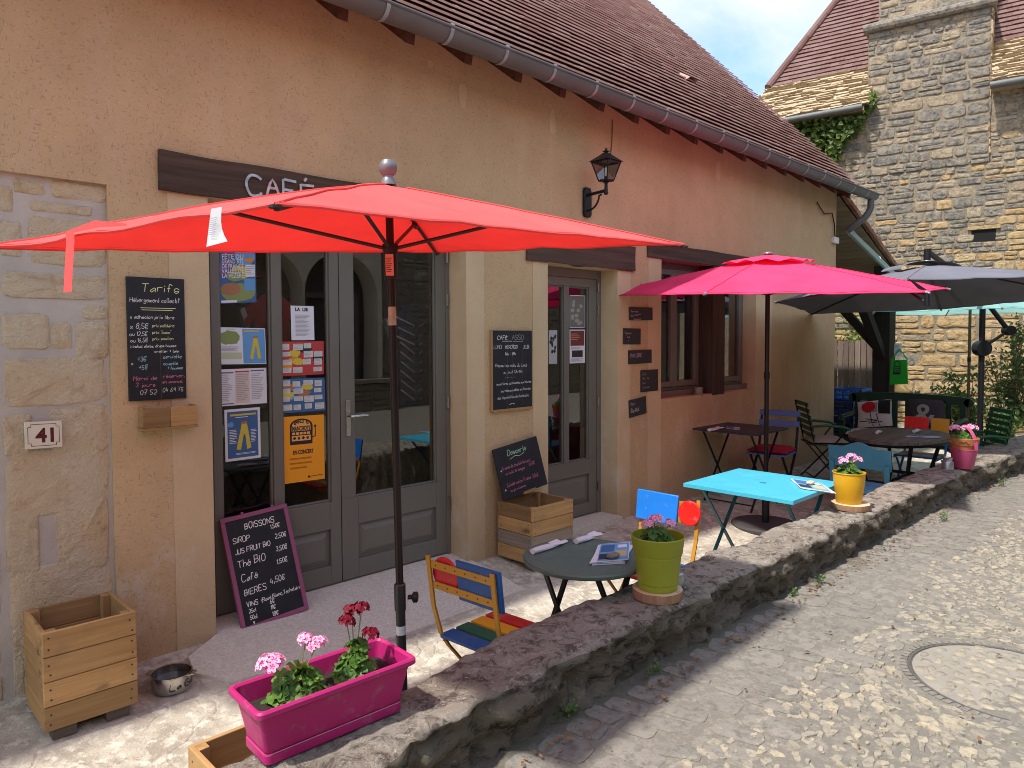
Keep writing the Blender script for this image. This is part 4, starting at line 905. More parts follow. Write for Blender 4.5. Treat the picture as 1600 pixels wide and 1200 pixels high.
# white care label and tie strap on the near edge
e0,e1=V(*RC[1]),V(*RC[0]);
def edge(f): return e0+(e1-e0)*f
def epx(x): # point on the near-left edge at photo column x
    lo,hi=0,1
    for _ in range(40):
        m_=(lo+hi)/2;d=edge(m_)-CAM;X=CX+F*(d@rt)/(d@fw)
        if X>x: lo=m_
        else: hi=m_
    return edge(lo)
def ribbon(mb,A,B,mi=0): mb.add(list(A)+list(B),[(i,i+1,len(A)+i+1,len(A)+i) for i in range(len(A)-1)],mi)
a,b=epx(329),epx(346);dn_=V(0,0,-1);mb=MB();A=[a+dn_*t+V(.0,.03*t/.08,0) for t in np.linspace(-.01,.078,6)];B=[b+dn_*t+rt*.018*t/.08+V(0,.02*math.sin(t*40),0) for t in np.linspace(-.01,.07,6)];ribbon(mb,A,B)
o=mb.build('care_label',M('satin_label',(.70,.70,.72),.5),can)
mb=MB();fr=Fr(A[1]-fw*.004,B[1]-fw*.004,A[4]-fw*.004)
for i in range(9): fr.rect(mb,.003,.006+i*.005,fr.w*.8-(i%3)*.002,.0075+i*.005,.001)
mb.build('label_print',m_greyink,can,smooth=0)
a,b=epx(105),epx(118);c=epx(200);mb=MB();mid=V(0,0,.004)
A=[c+V(0,0,.006),c*.5+a*.5+V(0,0,.03),a+V(0,0,.012),a+V(0,0,-.02),a+V(0,0,-.09)-rt*.006,a+V(0,0,-.165)-rt*.012];B=[c+V(0,0,.0),c*.5+b*.5+V(0,0,.008),b+V(0,0,.005),b+V(0,0,-.02),b+V(0,0,-.09)-rt*.006,b+V(0,0,-.165)-rt*.012];ribbon(mb,[p-fw*.006 for p in A],[p-fw*.006 for p in B]);mb.build('tie_strap',m_red,can,smooth=1)
# pink hexagonal parasol
fh=V(math.cos(a_),math.sin(a_),0)
def hexpar(name,label,ctr,Rr,ph0,zs,apz,mat,poles,vent=True,n=6,bw=1.15,sag=.05,base=True,polr=.02,cmat=m_pole,scal=0):
    ctr=V(*ctr);zf=fz(ctr[1]);t=thing(name,label,'parasol',(ctr[0],ctr[1],zf),'parasols over the terrace')
    C=[]
    for k in range(n):
        ph=R(ph0+k*360/n);p=ctr+rt0*Rr*math.sin(ph)-fh*Rr*math.cos(ph);C.append((p[0],p[1],zs[k]))
    ap=(ctr[0],ctr[1],apz);mb=MB();canopy(mb,ap,C,[bw]*n,sag);cn=mb.build('canopy',mat,t,smooth=.5);hemseam(mb,n,14,10,mat,cn)
    if vent:
        mb=MB();VC=[];VA=(ctr[0],ctr[1],apz+.035)
        nn=n*4;vs=[VA]
        for k in range(nn):
            i=k//4;f=(k%4)/4;p=V(*C[i])*(1-f)+V(*C[(i+1)%n])*f;q=V(*VA)+(p-V(*VA))*.27;q[2]=VA[2]+(p[2]-VA[2])*.20+(.012 if k%2 else -.012);vs.append(q)
        mb.add(vs,[(0,1+k,1+(k+1)%nn) for k in range(nn)]);mb.build('vent_flap',mat,cn,smooth=.2)
    if base:
        mb=MB();mb.tube([(ctr[0],ctr[1],zf+.03),(ctr[0],ctr[1],apz+.02)],polr,14);mb.build('pole',cmat,t)
        mb=MB();mb.tube([(ctr[0],ctr[1],zf+.03),(ctr[0],ctr[1],zf+.42),(ctr[0],ctr[1],zf+.43)],[polr*1.6,polr*1.6,polr*1.2],16);mb.tube([(ctr[0],ctr[1],zf+.36),(ctr[0]+.05,ctr[1]-.04,zf+.36)],.01,8);mb.build('base_tube',m_black,t)
        mb=MB();mb.lathe([(.30,0),(.30,.025),(.28,.04),(.05,.045)],(ctr[0],ctr[1],zf),36);mb.build('base_plate',M('cast_base',(.05,.045,.045),.7),t)
        mb=MB();mb.tube([(ctr[0],ctr[1],1.18),(ctr[0],ctr[1],1.24)],polr*1.25,14);mb.build('collar',m_black,t)
    for i,c in enumerate(C):
        mb=MB();mb.tube([ribpt(V(*ap)-V(0,0,.014),V(*c)-V(0,0,.014),bw,q) for q in np.linspace(.02,1.0,8)],.008,6);mb.build('rib',m_rib,t)
        if base:
            mb=MB();mb.tube([(ctr[0],ctr[1],apz-.32),ribpt(V(*ap)-V(0,0,.015),V(*c)-V(0,0,.015),bw,.5)],.0075,6);mb.build('strut',m_rib,t)
        mb=MB();d=V(*c)-V(*ap);d/=np.linalg.norm(d);mb.tube([V(*c)-d*.01,V(*c)+d*.025],[.012,.008],8);mb.build('rib_tip',m_galv,t)
    mb=MB();mb.lathe([(.035,0),(.045,.012),(.04,.022),(.012,.03),(0,.032)],(ctr[0],ctr[1],apz+.03),20);mb.build('finial',m_gmet,t)
    return t,C,ap
P2=oZ(-.15,1196,824);P2=V(P2[0],P2[1],0)
pk,PCn,pap=hexpar('parasol','hot pink hexagonal parasol with scalloped vent standing behind the turquoise table',P2,1.5,-36,[1.86,1.852,1.957,2.02,2.02,1.93],2.24,m_pink,1)
e=V(*PCn[1]);mb=MB();mb.tube([e+V(0,0,-.0),e+V(0,0,-.09)],[.016,.02],8);mb.tube([e+V(0,0,-.07),e+V(0,0,.0)+(V(*pap)-e)*.12],.01,6);mb.build('tilt_joint',m_black,pk)
mb=MB();q=V(*PCn[2])*.5+V(*PCn[1])*.5;q=q+(V(*pap)-q)*.13;mb.prism([q+rt*-.05+V(0,0,.06),q+rt*.0+V(0,0,.035),q+rt*.10-V(0,0,.03),q+rt*.05-V(0,0,.035)],(-fw*.006));mb.build('tie_strap',m_black,pk)
# grey cantilever parasol
gc=V(0,-3.78,0)+fh*7.6+rt0*4.4;gz_=[2.05,2.07,1.97,1.88,1.84,1.93]
gp,GC,gap=hexpar('cantilever_parasol','dark grey cantilever parasol with a cranked side mast over the oval table',gc,1.55,-36+0,gz_,2.30,m_gcan,1,False,6,1.1,.035,False)
mx=V(0,-3.78,0)+fh*9.35+rt0*6.15;mz=fz(mx[1]);gap=V(*gap)
mb=MB();mb.tube([(mx[0],mx[1],mz),(mx[0],mx[1],2.05)],.036,14);mb.build('mast',m_black,gp)
mb=MB();mb.lathe([(.45,0),(.45,.05),(.05,.06)],(mx[0],mx[1],mz),4);mb.build('cross_base',m_black,gp)
d=V(mx[0],mx[1],2.02);mb=MB();mb.tube([gap+V(0,0,.02),gap+V(0,0,.17)],.035,12);mb.tube([gap+V(0,0,.15),(gap*.5+d*.5)+V(0,0,.12),d],.03,12);mb.build('boom',m_black,gp)
j0=V(mx[0],mx[1],1.39);k0=j0+rt0*.31+V(0,0,.23)-fh*.05;mb=MB();mb.tube([j0,k0],.019,10);mb.tube([k0,V(mx[0],mx[1],1.98)+rt0*.06],.03,10);mb.build('lever_arm',m_gmet if False else m_black,gp)
mb=MB();mb.tube([j0-fh*.06,j0+fh*.06],.1,18);mb.build('tilt_disc',m_black,gp);mb=MB();mb.tube([k0-fh*.06,k0+fh*.05],.065,16);mb.build('crank_knob',m_black,gp)
mb=MB();vs=[];nn=20
for k in range(nn): 
    a=math.pi*k/(nn-1);vs+= [gap+rt0*.33*math.cos(a)-fh*.1+V(0,0,-.045+.085*math.sin(a)),gap+rt0*.33*math.cos(a)+fh*.3+V(0,0,-.04+.075*math.sin(a))]
mb.add(vs,[(2*i,2*i+1,2*i+3,2*i+2) for i in range(nn-1)]);mb.build('vent_hood',m_gcan,gp)
mc=V(0,-3.78,0)+fh*10.4+rt0*6.66
hexpar('parasol','pale mint parasol on a thin bronze pole, half hidden behind the dark grey one',mc,1.55,-20,[1.9,1.9,1.9,1.9,1.9,1.9],2.45,m_mint,1,True,6,1.1,.06,True,.02,M('bronze_pole',(.12,.085,.06),.4,.5))
# ================================================================ TABLES
def fold_legs(t,mat,w,d,zt,zb,along='x',r=.009,xr=None):
    """two crossed pairs with spreaders; w: half length, d: half depth (world aligned, thing-local)"""
    for s in (-1,1):
        for k in (-1,1):
            mb=MB();y=s*d
            a=(-k*w,y,zt-.015);b=(k*w,y+s*.0,zb)
            if along=='y': a=(a[1],a[0],a[2]);b=(b[1],b[0],b[2])
            mb.bar(a,b,r*1.2,r*2.6,(0,1,0) if along=='x' else (1,0,0));mb.build('leg',mat,t)
    for k in (-1,1):
        mb=MB();a=(k*w*.92,-d,zb+.06);b=(k*w*.92,d,zb+.06)
        if along=='y': a=(a[1],a[0],a[2]);b=(b[1],b[0],b[2])
        mb.bar(a,b,r*1.5,r*1.5);mb.build('stretcher',mat,t)
m_gt=M('grey_green_metal',(.10,.15,.125),.4,.0,.08,6,.05,150,wear=.4)
t=thing('bistro_table','round grey-green metal bistro table beside the low wall','table',(2.605,-1.625,-.195),local=True);GTZ=.515
mb=MB();mb.lathe([(.0,.683),(.285,.683),(.295,.69),(.298,.702),(.292,.709),(0,.710)],(0,0,0),64);mb.build('tabletop',m_gt,t)
for sx,sy in ((1,1),(-1,1),(1,-1),(-1,-1)):
    mb=MB();mb.bar((.13*sx,.17*sy,.685),(-.2*sx,.2*sy,0),.012,.026,(0,1,0));mb.build('leg',M('dark_green_metal',(.015,.02,.018),.45,.2),t)
for s in(-1,1): mb=MB();mb.bar((.0,-.19*1,.34),(.0,.19,.34),.012,.012);mb.build('stretcher',M('dark_green_metal',(.015,)*3),t) if s>0 else None
m_tq=M('turquoise_metal',(.06,.44,.60),.36,0,.07,4,.06,120,.5,wear=.3);m_tleg=M('petrol_metal',(.02,.11,.14),.45,.2)
TC=[oZ(.535,*v) for v in ((1076,754),(1157.5,729.5),(1307,756.5),(1240,783.6))];tc=sum(TC)/4;zf=fz(tc[1]);
t=thing('folding_table','bright turquoise square folding table below the pink parasol','table',(tc[0],tc[1],zf),local=True);H_=.535-zf
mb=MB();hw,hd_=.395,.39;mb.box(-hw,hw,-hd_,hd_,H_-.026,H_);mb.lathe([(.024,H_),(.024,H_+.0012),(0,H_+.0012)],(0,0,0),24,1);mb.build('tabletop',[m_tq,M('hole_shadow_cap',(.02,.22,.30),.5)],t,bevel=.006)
fold_legs(t,m_tleg,.30,.30,H_-.02,0,'x')
m_dk=M('graphite_metal',(.028,.038,.055),.45,.1,.08,6,.05,140)
t=thing('folding_table','graphite square folding table pushed against the ochre wall under the window','table',(6.50,-.375,fz(-.375)),local=True);H3=.66-fz(-.375)
mb=MB();mb.box(-.345,.345,-.33,.33,H3-.02,H3);mb.build('tabletop',m_dk,t,bevel=.005);fold_legs(t,m_black,.27,.25,H3-.02,0,'x',.007)
m_ov=wood('weathered_table_slats',(.075,.06,.05),(.20,.17,.145),0,.6,.35)
oc=V(7.82,-1.40,0);zf=fz(oc[1]);t=thing('oval_table','dark weathered oval garden table with iron legs under the grey parasol','table',(oc[0],oc[1],zf),local=True);H4=.56-zf
mb=MB();n=14
for k in range(n):
    y0=-.43+.86*k/n;y1=-.43+.86*(k+1)/n-.004
    def xe(y): return .66*math.sqrt(max(0.02,1-(y/.435)**2))
    A=[(-xe(y0),y0),(xe(y0),y0),(xe(y1),y1),(-xe(y1),y1)];mb.prism([(a,b,H4-.03) for a,b in A],(0,0,.03),0,random.random())
mb.build('tabletop',m_ov,t);mb=MB();mb.tube([(.62*math.cos(a),.41*math.sin(a),H4-.045) for a in np.linspace(0,2*math.pi,40)],.016,8);mb.build('apron_ring',m_black,t)
for sx in(-1,1):
    for sy in(-1,1): mb=MB();mb.tube([(.5*sx,.26*sy,H4-.04),(.36*sx,.18*sy,.30),(.42*sx,.26*sy,0)],.019,8);mb.build('leg',m_black,t)
mb=MB();mb.bar((-.37,0,.3),(.37,0,.3),.02,.03);mb.bar((-.37,-.19,.3),(-.37,.19,.3),.02,.03);mb.bar((.37,-.19,.3),(.37,.19,.3),.02,.03);mb.build('stretcher',m_black,t)
# ================================================================ CHAIRS   (local: faces +x)
PC={'blue':M('blue_enamel',(.012,.075,.25),.4,0,.08,6,.08,90,wear=.55),'bblue':M('bright_blue_enamel',(.012,.19,.68),.35,0,.08,6,.08,90,wear=.55),'green':M('green_enamel',(.012,.09,.045),.4,0,.08,6,.08,90,wear=.55),'yellow':M('yellow_enamel',(.72,.33,.01),.35,0,.08,6,.08,90,wear=.55),'red':M('red_enamel',(.55,.012,.02),.35,0,.08,6,.08,90,wear=.55),'bred':M('bright_red_enamel',(.82,.015,.01),.35,0,.08,6,.08,90,wear=.55),'mustard':M('mustard_frame',(.50,.24,.02),.4,.1,.1,6,.08,90,wear=.6)}
m_rivet=M('rivet',(.06,.04,.03),.5,.5)
def bistro(label,loc,rz,slats,frame_m,plates,H=.82,W=.36):
    t=thing('bistro_chair',label,'chair',loc,'painted bistro chairs',True,rz);w=W/2
    for s in(-1,1):
        mb=MB();y=s*w
        pts=[(-.255,y,H),(-.225,y,.60),(-.185,y,.47),(-.14,y,.40),(.20,y,0)]
        for a,b in zip(pts[:-1],pts[1:]): mb.bar(a,b,.009,.022,(0,1,0))
        mb.build('back_post',frame_m,t)
        mb=MB();mb.bar((.165,s*(w-.025),.43),(-.21,s*(w-.025),0),.009,.02,(0,1,0));mb.build('rear_leg',frame_m,t)
    mb=MB();mb.bar((.1,-w,.118),(.1,w,.118),.01,.01);mb.bar((-.12,-w+.025,.105),(-.12,w-.025,.105),.01,.01);mb.bar((-.17,-w,.435),(.17,-w,.435),.01,.018);mb.bar((-.17,w,.435),(.17,w,.435),.01,.018);mb.build('seat_frame',frame_m,t)
    for i,c in enumerate(slats):
        n=len(slats);x0=-.185+i*.375/n;mb=MB();mb.box(x0,x0+.375/n-.014,-w-.005,w+.005,.445,.463);mb.build('seat_slat',PC[c],t,bevel=.003)
    for z in (H-.035,H-.125):
        f=(H-z)/(H-.6);x=-.255+.03*f;mb=MB();mb.bar((x+.004,-w,z),(x+.004,w,z),.006,.03)
        for k in range(6): mb.disc((x+.0005,-w+.04+k*(W-.08)/5,z),(-1,0,0),.004,8,1);mb.disc((x+.0075,-w+.04+k*(W-.08)/5,z),(1,0,0),.004,8,1)
        mb.build('back_bar',[frame_m,m_rivet],t)
    zc=H-.075
    for kind,c,y0,y1 in plates:
        mb=MB()
        if kind=='disc': mb.lathe([(0,0),((y1-y0)/2-.003,0),((y1-y0)/2,.003),((y1-y0)/2,.013),((y1-y0)/2-.003,.016),(0,.016)],(-.232,(y0+y1)/2,zc),32,ax=(1,0,0.12))
        else: mb.hexa([(-.226,y0,zc-.085),(-.211,y0,zc-.085),(-.211,y1,zc-.085),(-.226,y1,zc-.085),(-.248,y0,zc+.085),(-.233,y0,zc+.085),(-.233,y1,zc+.085),(-.248,y1,zc+.085)])
        mb.build('back_plate',PC[c],t,bevel=.004)
    return t
cz=lambda y:fz(y)
bistro('multicoloured slatted bistro chair with dark blue plate, seen from behind, by the pink planter',(2.10,-1.575,cz(-1.57)),R(4),['blue','green','yellow','red'],PC['mustard'],[('disc','red',.03,.185),('rect','blue',-.215,.03)],.82,.37)
bistro('multicoloured bistro chair with bright blue plate and red disc behind the green pot',(3.27,-1.50,cz(-1.49)),R(180),['blue','green','yellow','red'],PC['mustard'],[('disc','bred',.075,.215),('rect','bblue',-.215,.065)],.82,.37)
PC['skyframe']=M('sky_blue_frame',(.06,.22,.55),.4,.1)
bistro('bistro chair with red and yellow back plates beyond the oval table',(8.50,-1.40,cz(-1.4)),R(180),['yellow','bblue','yellow','bblue'],PC['skyframe'],[('rect','bred',-.22,.02),('rect','yellow',.045,.22)],.83,.40)
# slatted chair with red cushion by the graphite table
m_peri=M('periwinkle_paint',(.10,.165,.42),.45,0,.08,6);m_cushr=M('crimson_cushion',(.33,.012,.03),.9,0,.12,5,.3,90)
def cushion(mb,x0,x1,y0,y1,z,th,mi=0):
    n=8;vs=[]
    for i in range(n+1):
        for j in range(n+1):
            u,v=i/n*2-1,j/n*2-1;r=(1-abs(u)**4)*(1-abs(v)**4);vs.append(((x0+x1)/2+u*(x1-x0)/2,(y0+y1)/2+v*(y1-y0)/2,z+th*.35+th*.65*r**.5))
    w=n+1;b=len(vs);vs2=[(x,y,z+th*.35-(q-z-th*.35)*.5) for x,y,q in vs]
    mb.add(vs+vs2,[(i*w+j,(i+1)*w+j,(i+1)*w+j+1,i*w+j+1) for i in range(n) for j in range(n)]+[(b+i*w+j,b+i*w+j+1,b+(i+1)*w+j+1,b+(i+1)*w+j) for i in range(n) for j in range(n)],mi)
def slatchair(name,label,loc,rz,bm,fm,cush,arms=False,H=.84,W=.42,nb=2,seatm=None,bw=.06):
    t=thing(name,label,'chair',loc,None,True,rz);w=W/2
    for s in(-1,1):
        mb=MB();y=s*(w-.02)
        for a,b in (((-.27,y,H),(-.17,y,.46)),((-.17,y,.46),(.21,y,0))): mb.bar(a,b,.012,.024,(0,1,0))
        mb.build('back_post',fm,t);mb=MB();mb.bar((.18,s*(w-.05),.44),(-.24,s*(w-.05),0),.012,.022,(0,1,0));mb.build('rear_leg',fm,t)
        if arms:
            mb=MB();mb.tube([(-.215,s*w,.66),(-.05,s*(w+.01),.675),(.12,s*(w+.015),.66),(.2,s*(w+.01),.63)],[.013,.016,.016,.012],8);mb.build('armrest',bm,t)
            mb=MB();mb.bar((.17,s*(w+.01),.64),(.02,s*w,.44),.012,.018,(0,1,0));mb.build('arm_support',fm,t)
    mb=MB();mb.bar((.13,-w+.02,.095),(.13,w-.02,.095),.01,.012);mb.bar((-.16,-w+.05,.085),(-.16,w-.05,.085),.01,.012);mb.build('stretcher',fm,t)
    for k in range(nb):
        f=k/(max(1,nb-1));z=H-.02-(bw+.045 if nb==2 else (H-.5)/nb)*k;x=-.17-.10*(z-.46)/(H-.46)+.008
        mb=MB();mb.box(x,x+.014,-w,w,z-bw/2,z+bw/2);mb.build('back_slat',bm,t,bevel=.003)
    mb=MB()
    for k in range(7): mb.box(-.2+.06*k,-.2+.06*k+.048,-w+.01,w-.01,.447,.463)
    mb.build('seat',seatm or bm,t,bevel=.002)
    if cush: mb=MB();cushion(mb,-.2,.215,-w+.005,w-.005,.463,.06);mb.build('seat_cushion',cush,t)
    return t
slatchair('folding_chair','periwinkle folding chair with crimson cushion at the graphite table',(7.08,-.42,cz(-.42)),R(188),m_peri,m_black,m_cushr,False,.86,.42)
m_grn=M('garden_green_paint',(.02,.12,.04),.4,0,.1,6);m_dgrn=M('bottle_green_paint',(.008,.045,.025),.45,0,.1,6);m_linen=M('linen_cushion',(.44,.38,.31),.9,0,.06,8,.2,120);m_cyan=M('turquoise_cushion',(.05,.38,.52),.85,0,.06,8,.2,120)
slatchair('folding_armchair','green folding armchair with linen seat cushion against the ochre wall',(8.22,-.50,cz(-.5)),R(-52),m_grn,m_black,m_linen,True,.92,.48,6,None,.045)
slatchair('folding_armchair','green folding chair with turquoise cushion at the far right of the oval table',(9.05,-1.80,cz(-1.7)),R(128),m_grn,m_black,m_cyan,True,.95,.46,7,None,.045)
# solid teal chair in front of the oval table
m_teal=M('teal_painted_wood',(.045,.20,.30),.5,0,.14,9,.1,90,wear=.5)
tz=cz(-1.5);tp=oZ(tz+.86,1348,694);t=thing('wooden_chair','teal painted chair with a curved solid back in front of the oval table','chair',(tp[0]+.24,tp[1]+.02,tz),None,True,R(-4));w=.235
mb=MB();n=20;top=[];bot=[]
for k in range(n+1):
    y=-w-.015+(2*w+.03)*k/n;u=abs(y)/(w+.015);top.append((-.235,y,.825+(.045*.5*(1+math.cos(math.pi*min(1,u/.62))) if u<.62 else 0)));bot.append((-.215,y,.655))
mb.prism(bot+top[::-1],(.018,0,0));mb.build('backrest',m_teal,t,bevel=.003)
for s in(-1,1):
    mb=MB();y=s*(w-.015);mb.hexa([(-.21,y-.016,.44),(-.185,y-.016,.44),(-.185,y+.016,.44),(-.21,y+.016,.44),(-.238,y-.02,.70),(-.213,y-.02,.70),(-.213,y+.02,.70),(-.238,y+.02,.70)]);mb.build('back_post',m_teal,t,bevel=.002)
    mb=MB();mb.bar((-.21,y,.46),(.21,y,0),.018,.026,(0,1,0));mb.build('leg',m_teal,t);mb=MB();mb.bar((.2,y-s*.03,.45),(-.25,y-s*.03,0),.018,.026,(0,1,0));mb.build('leg',m_teal,t)
m_tblue=M('sea_blue_slat',(.09,.30,.44),.5,0,.1,9)
mb=MB()
for k in range(8): mb.box(-.205+.056*k,-.205+.056*k+.043,-w,w,.45,.468)
mb.build('seat',m_tblue,t,bevel=.003)
# ================================================================ WOODEN CRATES
m_nail=M('nail_head',(.05,.045,.04),.6,.6)
def crate(label,x0,x1,y0,y1,z0,z1,rows,foot=.05,greyrow=None,seed=1,group='pallet wood planters'):
    rg=random.Random(seed);t=thing('wooden_crate',label,'crate',((x0+x1)/2,(y0+y1)/2,z0),group);zb=z0+foot;hh=(z1-zb)/rows;th=.018;g=.003
    def side(a,b,fixed,outward,axx,mats):
        mb=MB()
        for r in range(rows):
            za,zb_=zb+r*hh+g/2,zb+(r+1)*hh-g/2;c=rg.random();gi=1 if greyrow==r else 0;e=rg.uniform(-.004,.002)
            if axx=='x': mb.box(a,b,min(fixed,fixed+outward*th),max(fixed,fixed+outward*th),za,zb_,gi,c)
            else: mb.box(min(fixed,fixed+outward*th),max(fixed,fixed+outward*th),a+e,b-e,za,zb_,gi,c)
            for p in (a+.022,b-.022):
                for q in (za+hh*.25,za+hh*.7):
                    pp=p+rg.uniform(-.006,.006);qq=q+rg.uniform(-.006,.006);o=fixed+outward*(th+.0006)
                    mb.disc((pp,o,qq) if axx=='x' else (o,pp,qq),(0,outward,0) if axx=='x' else (outward,0,0),.0042,8,2)
        mb.build('side_panel',mats,t,smooth=0,bevel=.0025)
    mg=wood('greyed_pallet_'+('x'),(.20,.16,.12),(.36,.29,.22),0,.75,.3)
    side(x0,x1,y0+th,-1,'x',[m_cx,mg,m_nail]);side(x0,x1,y1-th,1,'x',[m_cx,mg,m_nail])
    side(y0+th,y1-th,x0+th,-1,'y',[m_cy,wood('greyed_pallet_y',(.20,.16,.12),(.36,.29,.22),1,.75,.3),m_nail]);side(y0+th,y1-th,x1-th,1,'y',[m_cy,wood('greyed_pallet_y',(.2,)*3,(.3,)*3,1),m_nail])
    for sx,xx in ((1,x0+th),(-1,x1-th)):
        for sy,yy in ((1,y0+th),(-1,y1-th)):
            mb=MB();mb.box(min(xx,xx+sx*.035),max(xx,xx+sx*.035),min(yy,yy+sy*.035),max(yy,yy+sy*.035),zb,z1-.002);mb.build('corner_post',m_cz,t,bevel=.002)
    mb=MB();mb.box(x0+th,x1-th,y0+th,y1-th,zb,zb+.02);mb.build('bottom_board',m_cx,t)
    if foot>0:
        for xx in (x0+.03,x1-.12):
            for yy in (y0+.02,y1-.11): mb=MB();mb.box(xx,xx+.09,yy,yy+.09,z0,zb);mb.build('foot',m_cgrey,t,bevel=.003)
    return t
zc1=fz(-.4)-.0;crate('empty pallet-wood crate standing against the stone quoin at the left',.635,.985,-.43,-.07,zc1,.365,4,.05,None,3)
zc2=fz(-.3);crate('pallet-wood crate between the two doors holding the desserts slate',3.535,3.965,-.385,-.03,zc2,.37,4,.05,1,5)
crate('low pallet-wood crate on the floor behind the pink planter',.865,1.3,-1.72,-1.345,fz(-1.5),.19,3,.0,None,8)
# leaflet holder under the price board
t=thing('leaflet_box','small open wooden leaflet box fixed to the wall below the price board','leaflet box',(1.26,-.08,1.10))
mb=MB();mb.box(1.135,1.4,-.085,-.005,1.105,1.118);mb.build('shelf',m_cx,t,bevel=.002)
mb=MB();mb.box(1.14,1.265,-.085,-.072,1.119,1.215,0,.15);mb.box(1.266,1.395,-.085,-.072,1.119,1.215,0,.9);mb.build('front_panel',m_cx,t,bevel=.002)
mb=MB();mb.box(1.14,1.152,-.071,-.005,1.119,1.22);mb.box(1.383,1.395,-.071,-.005,1.119,1.22);mb.build('side_panel',m_cy,t,bevel=.002)
# ================================================================ CHALKBOARDS
def board(name,label,TL,TR,BL,th=.012,mat=m_chalkb,frame_w=0,frame_m=None,group=None,cat='chalkboard'):
    fr=Fr(TL,TR,BL);c=fr.p(fr.w/2,fr.h);t=thing(name,label,cat,tuple(c),group)
    mb=MB();fr.slab(mb,0,0,fr.w,fr.h,-th,0);mb.build('slate',mat,t,bevel=.0015)
    if frame_w:
        mb=MB();f=frame_w
        fr.slab(mb,-f*.1,-f*.1,fr.w+f*.1,f,-th-.003,.006);fr.slab(mb,-f*.1,fr.h-f,fr.w+f*.1,fr.h+f*.1,-th-.003,.006);fr.slab(mb,-f*.1,f,f,fr.h-f,-th-.003,.0055);fr.slab(mb,fr.w-f,f,fr.w+f*.1,fr.h-f,-th-.003,.0055)
        mb.build('frame',frame_m,t,smooth=0,bevel=.002)
    return t,fr
def chalk(t,fr,lines,name='chalk_writing'):
    by={}
    for col,txt,x,y,s,*r in lines:
        if txt!='__': s*=.86
        mb=by.setdefault(col,MB());o=dict(r[0]) if r else {}
        if txt=='__': line(mb,fr,x,y,s,o.get('y1',y),o.get('wd',.003))
        else:
            sx=o.get('sx',.9);sx=min(sx,(fr.w-.006-x)/(adv(txt)*s/6.));nx=[b[2] for b in lines if b[1]!='__' and b[2]>x+.01 and abs(b[3]-y)<max(s,b[4])*.75]
            if nx: sx=min(sx,(min(nx)-.006-x)/(adv(txt)*s/6.))
            write(mb,fr,txt,x,y,s,o.get('wd',max(.0026,s*.12))*.66,0,o.get('sl',.12),o.get('rise',0),sx)
    for col,mb in by.items(): mb.build(name,CH[col],t,smooth=0)
t,fr=board('chalkboard','tall chalkboard of hostel prices on the wall above the leaflet box',(1.10,-.014,1.855),(1.37,-.014,1.855),(1.10,-.014,1.25))
mb=MB();fr.rect(mb,.147,.2,.149,.604,.0005);mb.build('crack',M('board_crack',(.12,.06,.04)),t,smooth=0)
chalk(t,fr,[('y','Tarifs',.065,.07,.047,{'sx':1.15}),('w','Hébergement collectif',.012,.122,.026,{'sx':.78}),('y','__',.06,.15,.225),('y','__',.065,.16,.21),
('w','x adhésion prix libre',.012,.203,.021,{'sx':.92}),('w','x 8,5€',.012,.252,.031,{'sx':.85}),('y','prix solidaire',.112,.244,.018,{'sx':.85}),('w','ou 12,5€',.008,.287,.024,{'sx':.85}),('y','prix "base"',.112,.277,.018,{'sx':.9}),('w','ou 16,5€',.012,.318,.023,{'sx':.85}),('y','prix soutien',.112,.308,.018,{'sx':.9}),
('w','> inclus: alaise, draps housse',.01,.345,.017,{'sx':.83,'rise':.01}),('w','oreiller + taie',.12,.371,.017,{'sx':.95}),('b','+3€',.04,.412,.026),('b','serviette',.16,.400,.021),('w','x',.012,.43,.022),('b','+5€',.045,.452,.026),('b','couette',.16,.434,.02),('b','+ housse',.18,.456,.018),
('p','Merci de',.02,.505,.024,{'sx':1.05}),('p','réserver,',.16,.498,.022,{'sx':.95}),('p','3 jours',.03,.537,.022,{'sx':1.1}),('p','en avance.',.155,.525,.02),('w','07 52',.05,.576,.027,{'sx':1.05}),('w','04 69 75',.155,.568,.024,{'sx':.95})])
t,fr=board('chalkboard','chalkboard of cafe opening days on the wall between the two doors',(3.505,-.016,1.605),(3.918,-.016,1.605),(3.505,-.016,1.03))
mb=MB();fr.slab(mb,-.012,-.004,0,fr.h+.012,-.016,.006);fr.slab(mb,0,fr.h,fr.w,fr.h+.018,-.016,.006);mb.build('frame',m_cz,t)
for k,x in enumerate((.15,.2,.31)):
    mb=MB();fr.rect(mb,x,.14,x+.0025,.58-.1*(k%2),.0004);mb.build('crack',M('board_crack',(.1,)*3),t,smooth=0)
chalk(t,fr,[('w','CAFÉ',.05,.068,.034,{'wd':.005,'sx':1.05}),('g','ASSO',.20,.068,.038,{'sx':1.1}),('w','__',.10,.078,.2),('g','__',.21,.08,.315),('w','LUNDI',.015,.132,.029),('w','MERCREDI',.13,.134,.029,{'wd':.004,'sx':.8}),('w','JEUDI',.315,.134,.029,{'sx':.75}),('w','14h - 17h',.125,.182,.024,{'sx':1.1,'wd':.004}),
('w','Repas les midis du lundi',.03,.265,.028,{'sx':.95,'rise':-.02}),('w','au jeudi 12h-14h',.11,.315,.026,{'sx':.95}),('w','- - - - - - - -',.13,.352,.016,{'sx':1.1}),('w','ouvertures spontanées aux heures',.04,.40,.024,{'sx':.82,'rise':.02}),('w','journées possibles en fonction',.08,.452,.024,{'sx':.82,'rise':.02}),('w','des disponibilités des bénévoles',.05,.502,.024,{'sx':.82,'rise':.02}),('w','~',.18,.54,.02),('w','__',.17,.545,.2,{'wd':.004,'y1':.54}),('w','__',.205,.54,.225,{'wd':.004,'y1':.545})])
m_mauve=M('mauve_frame',(.30,.085,.17),.55,0,.06,8,.1,120)
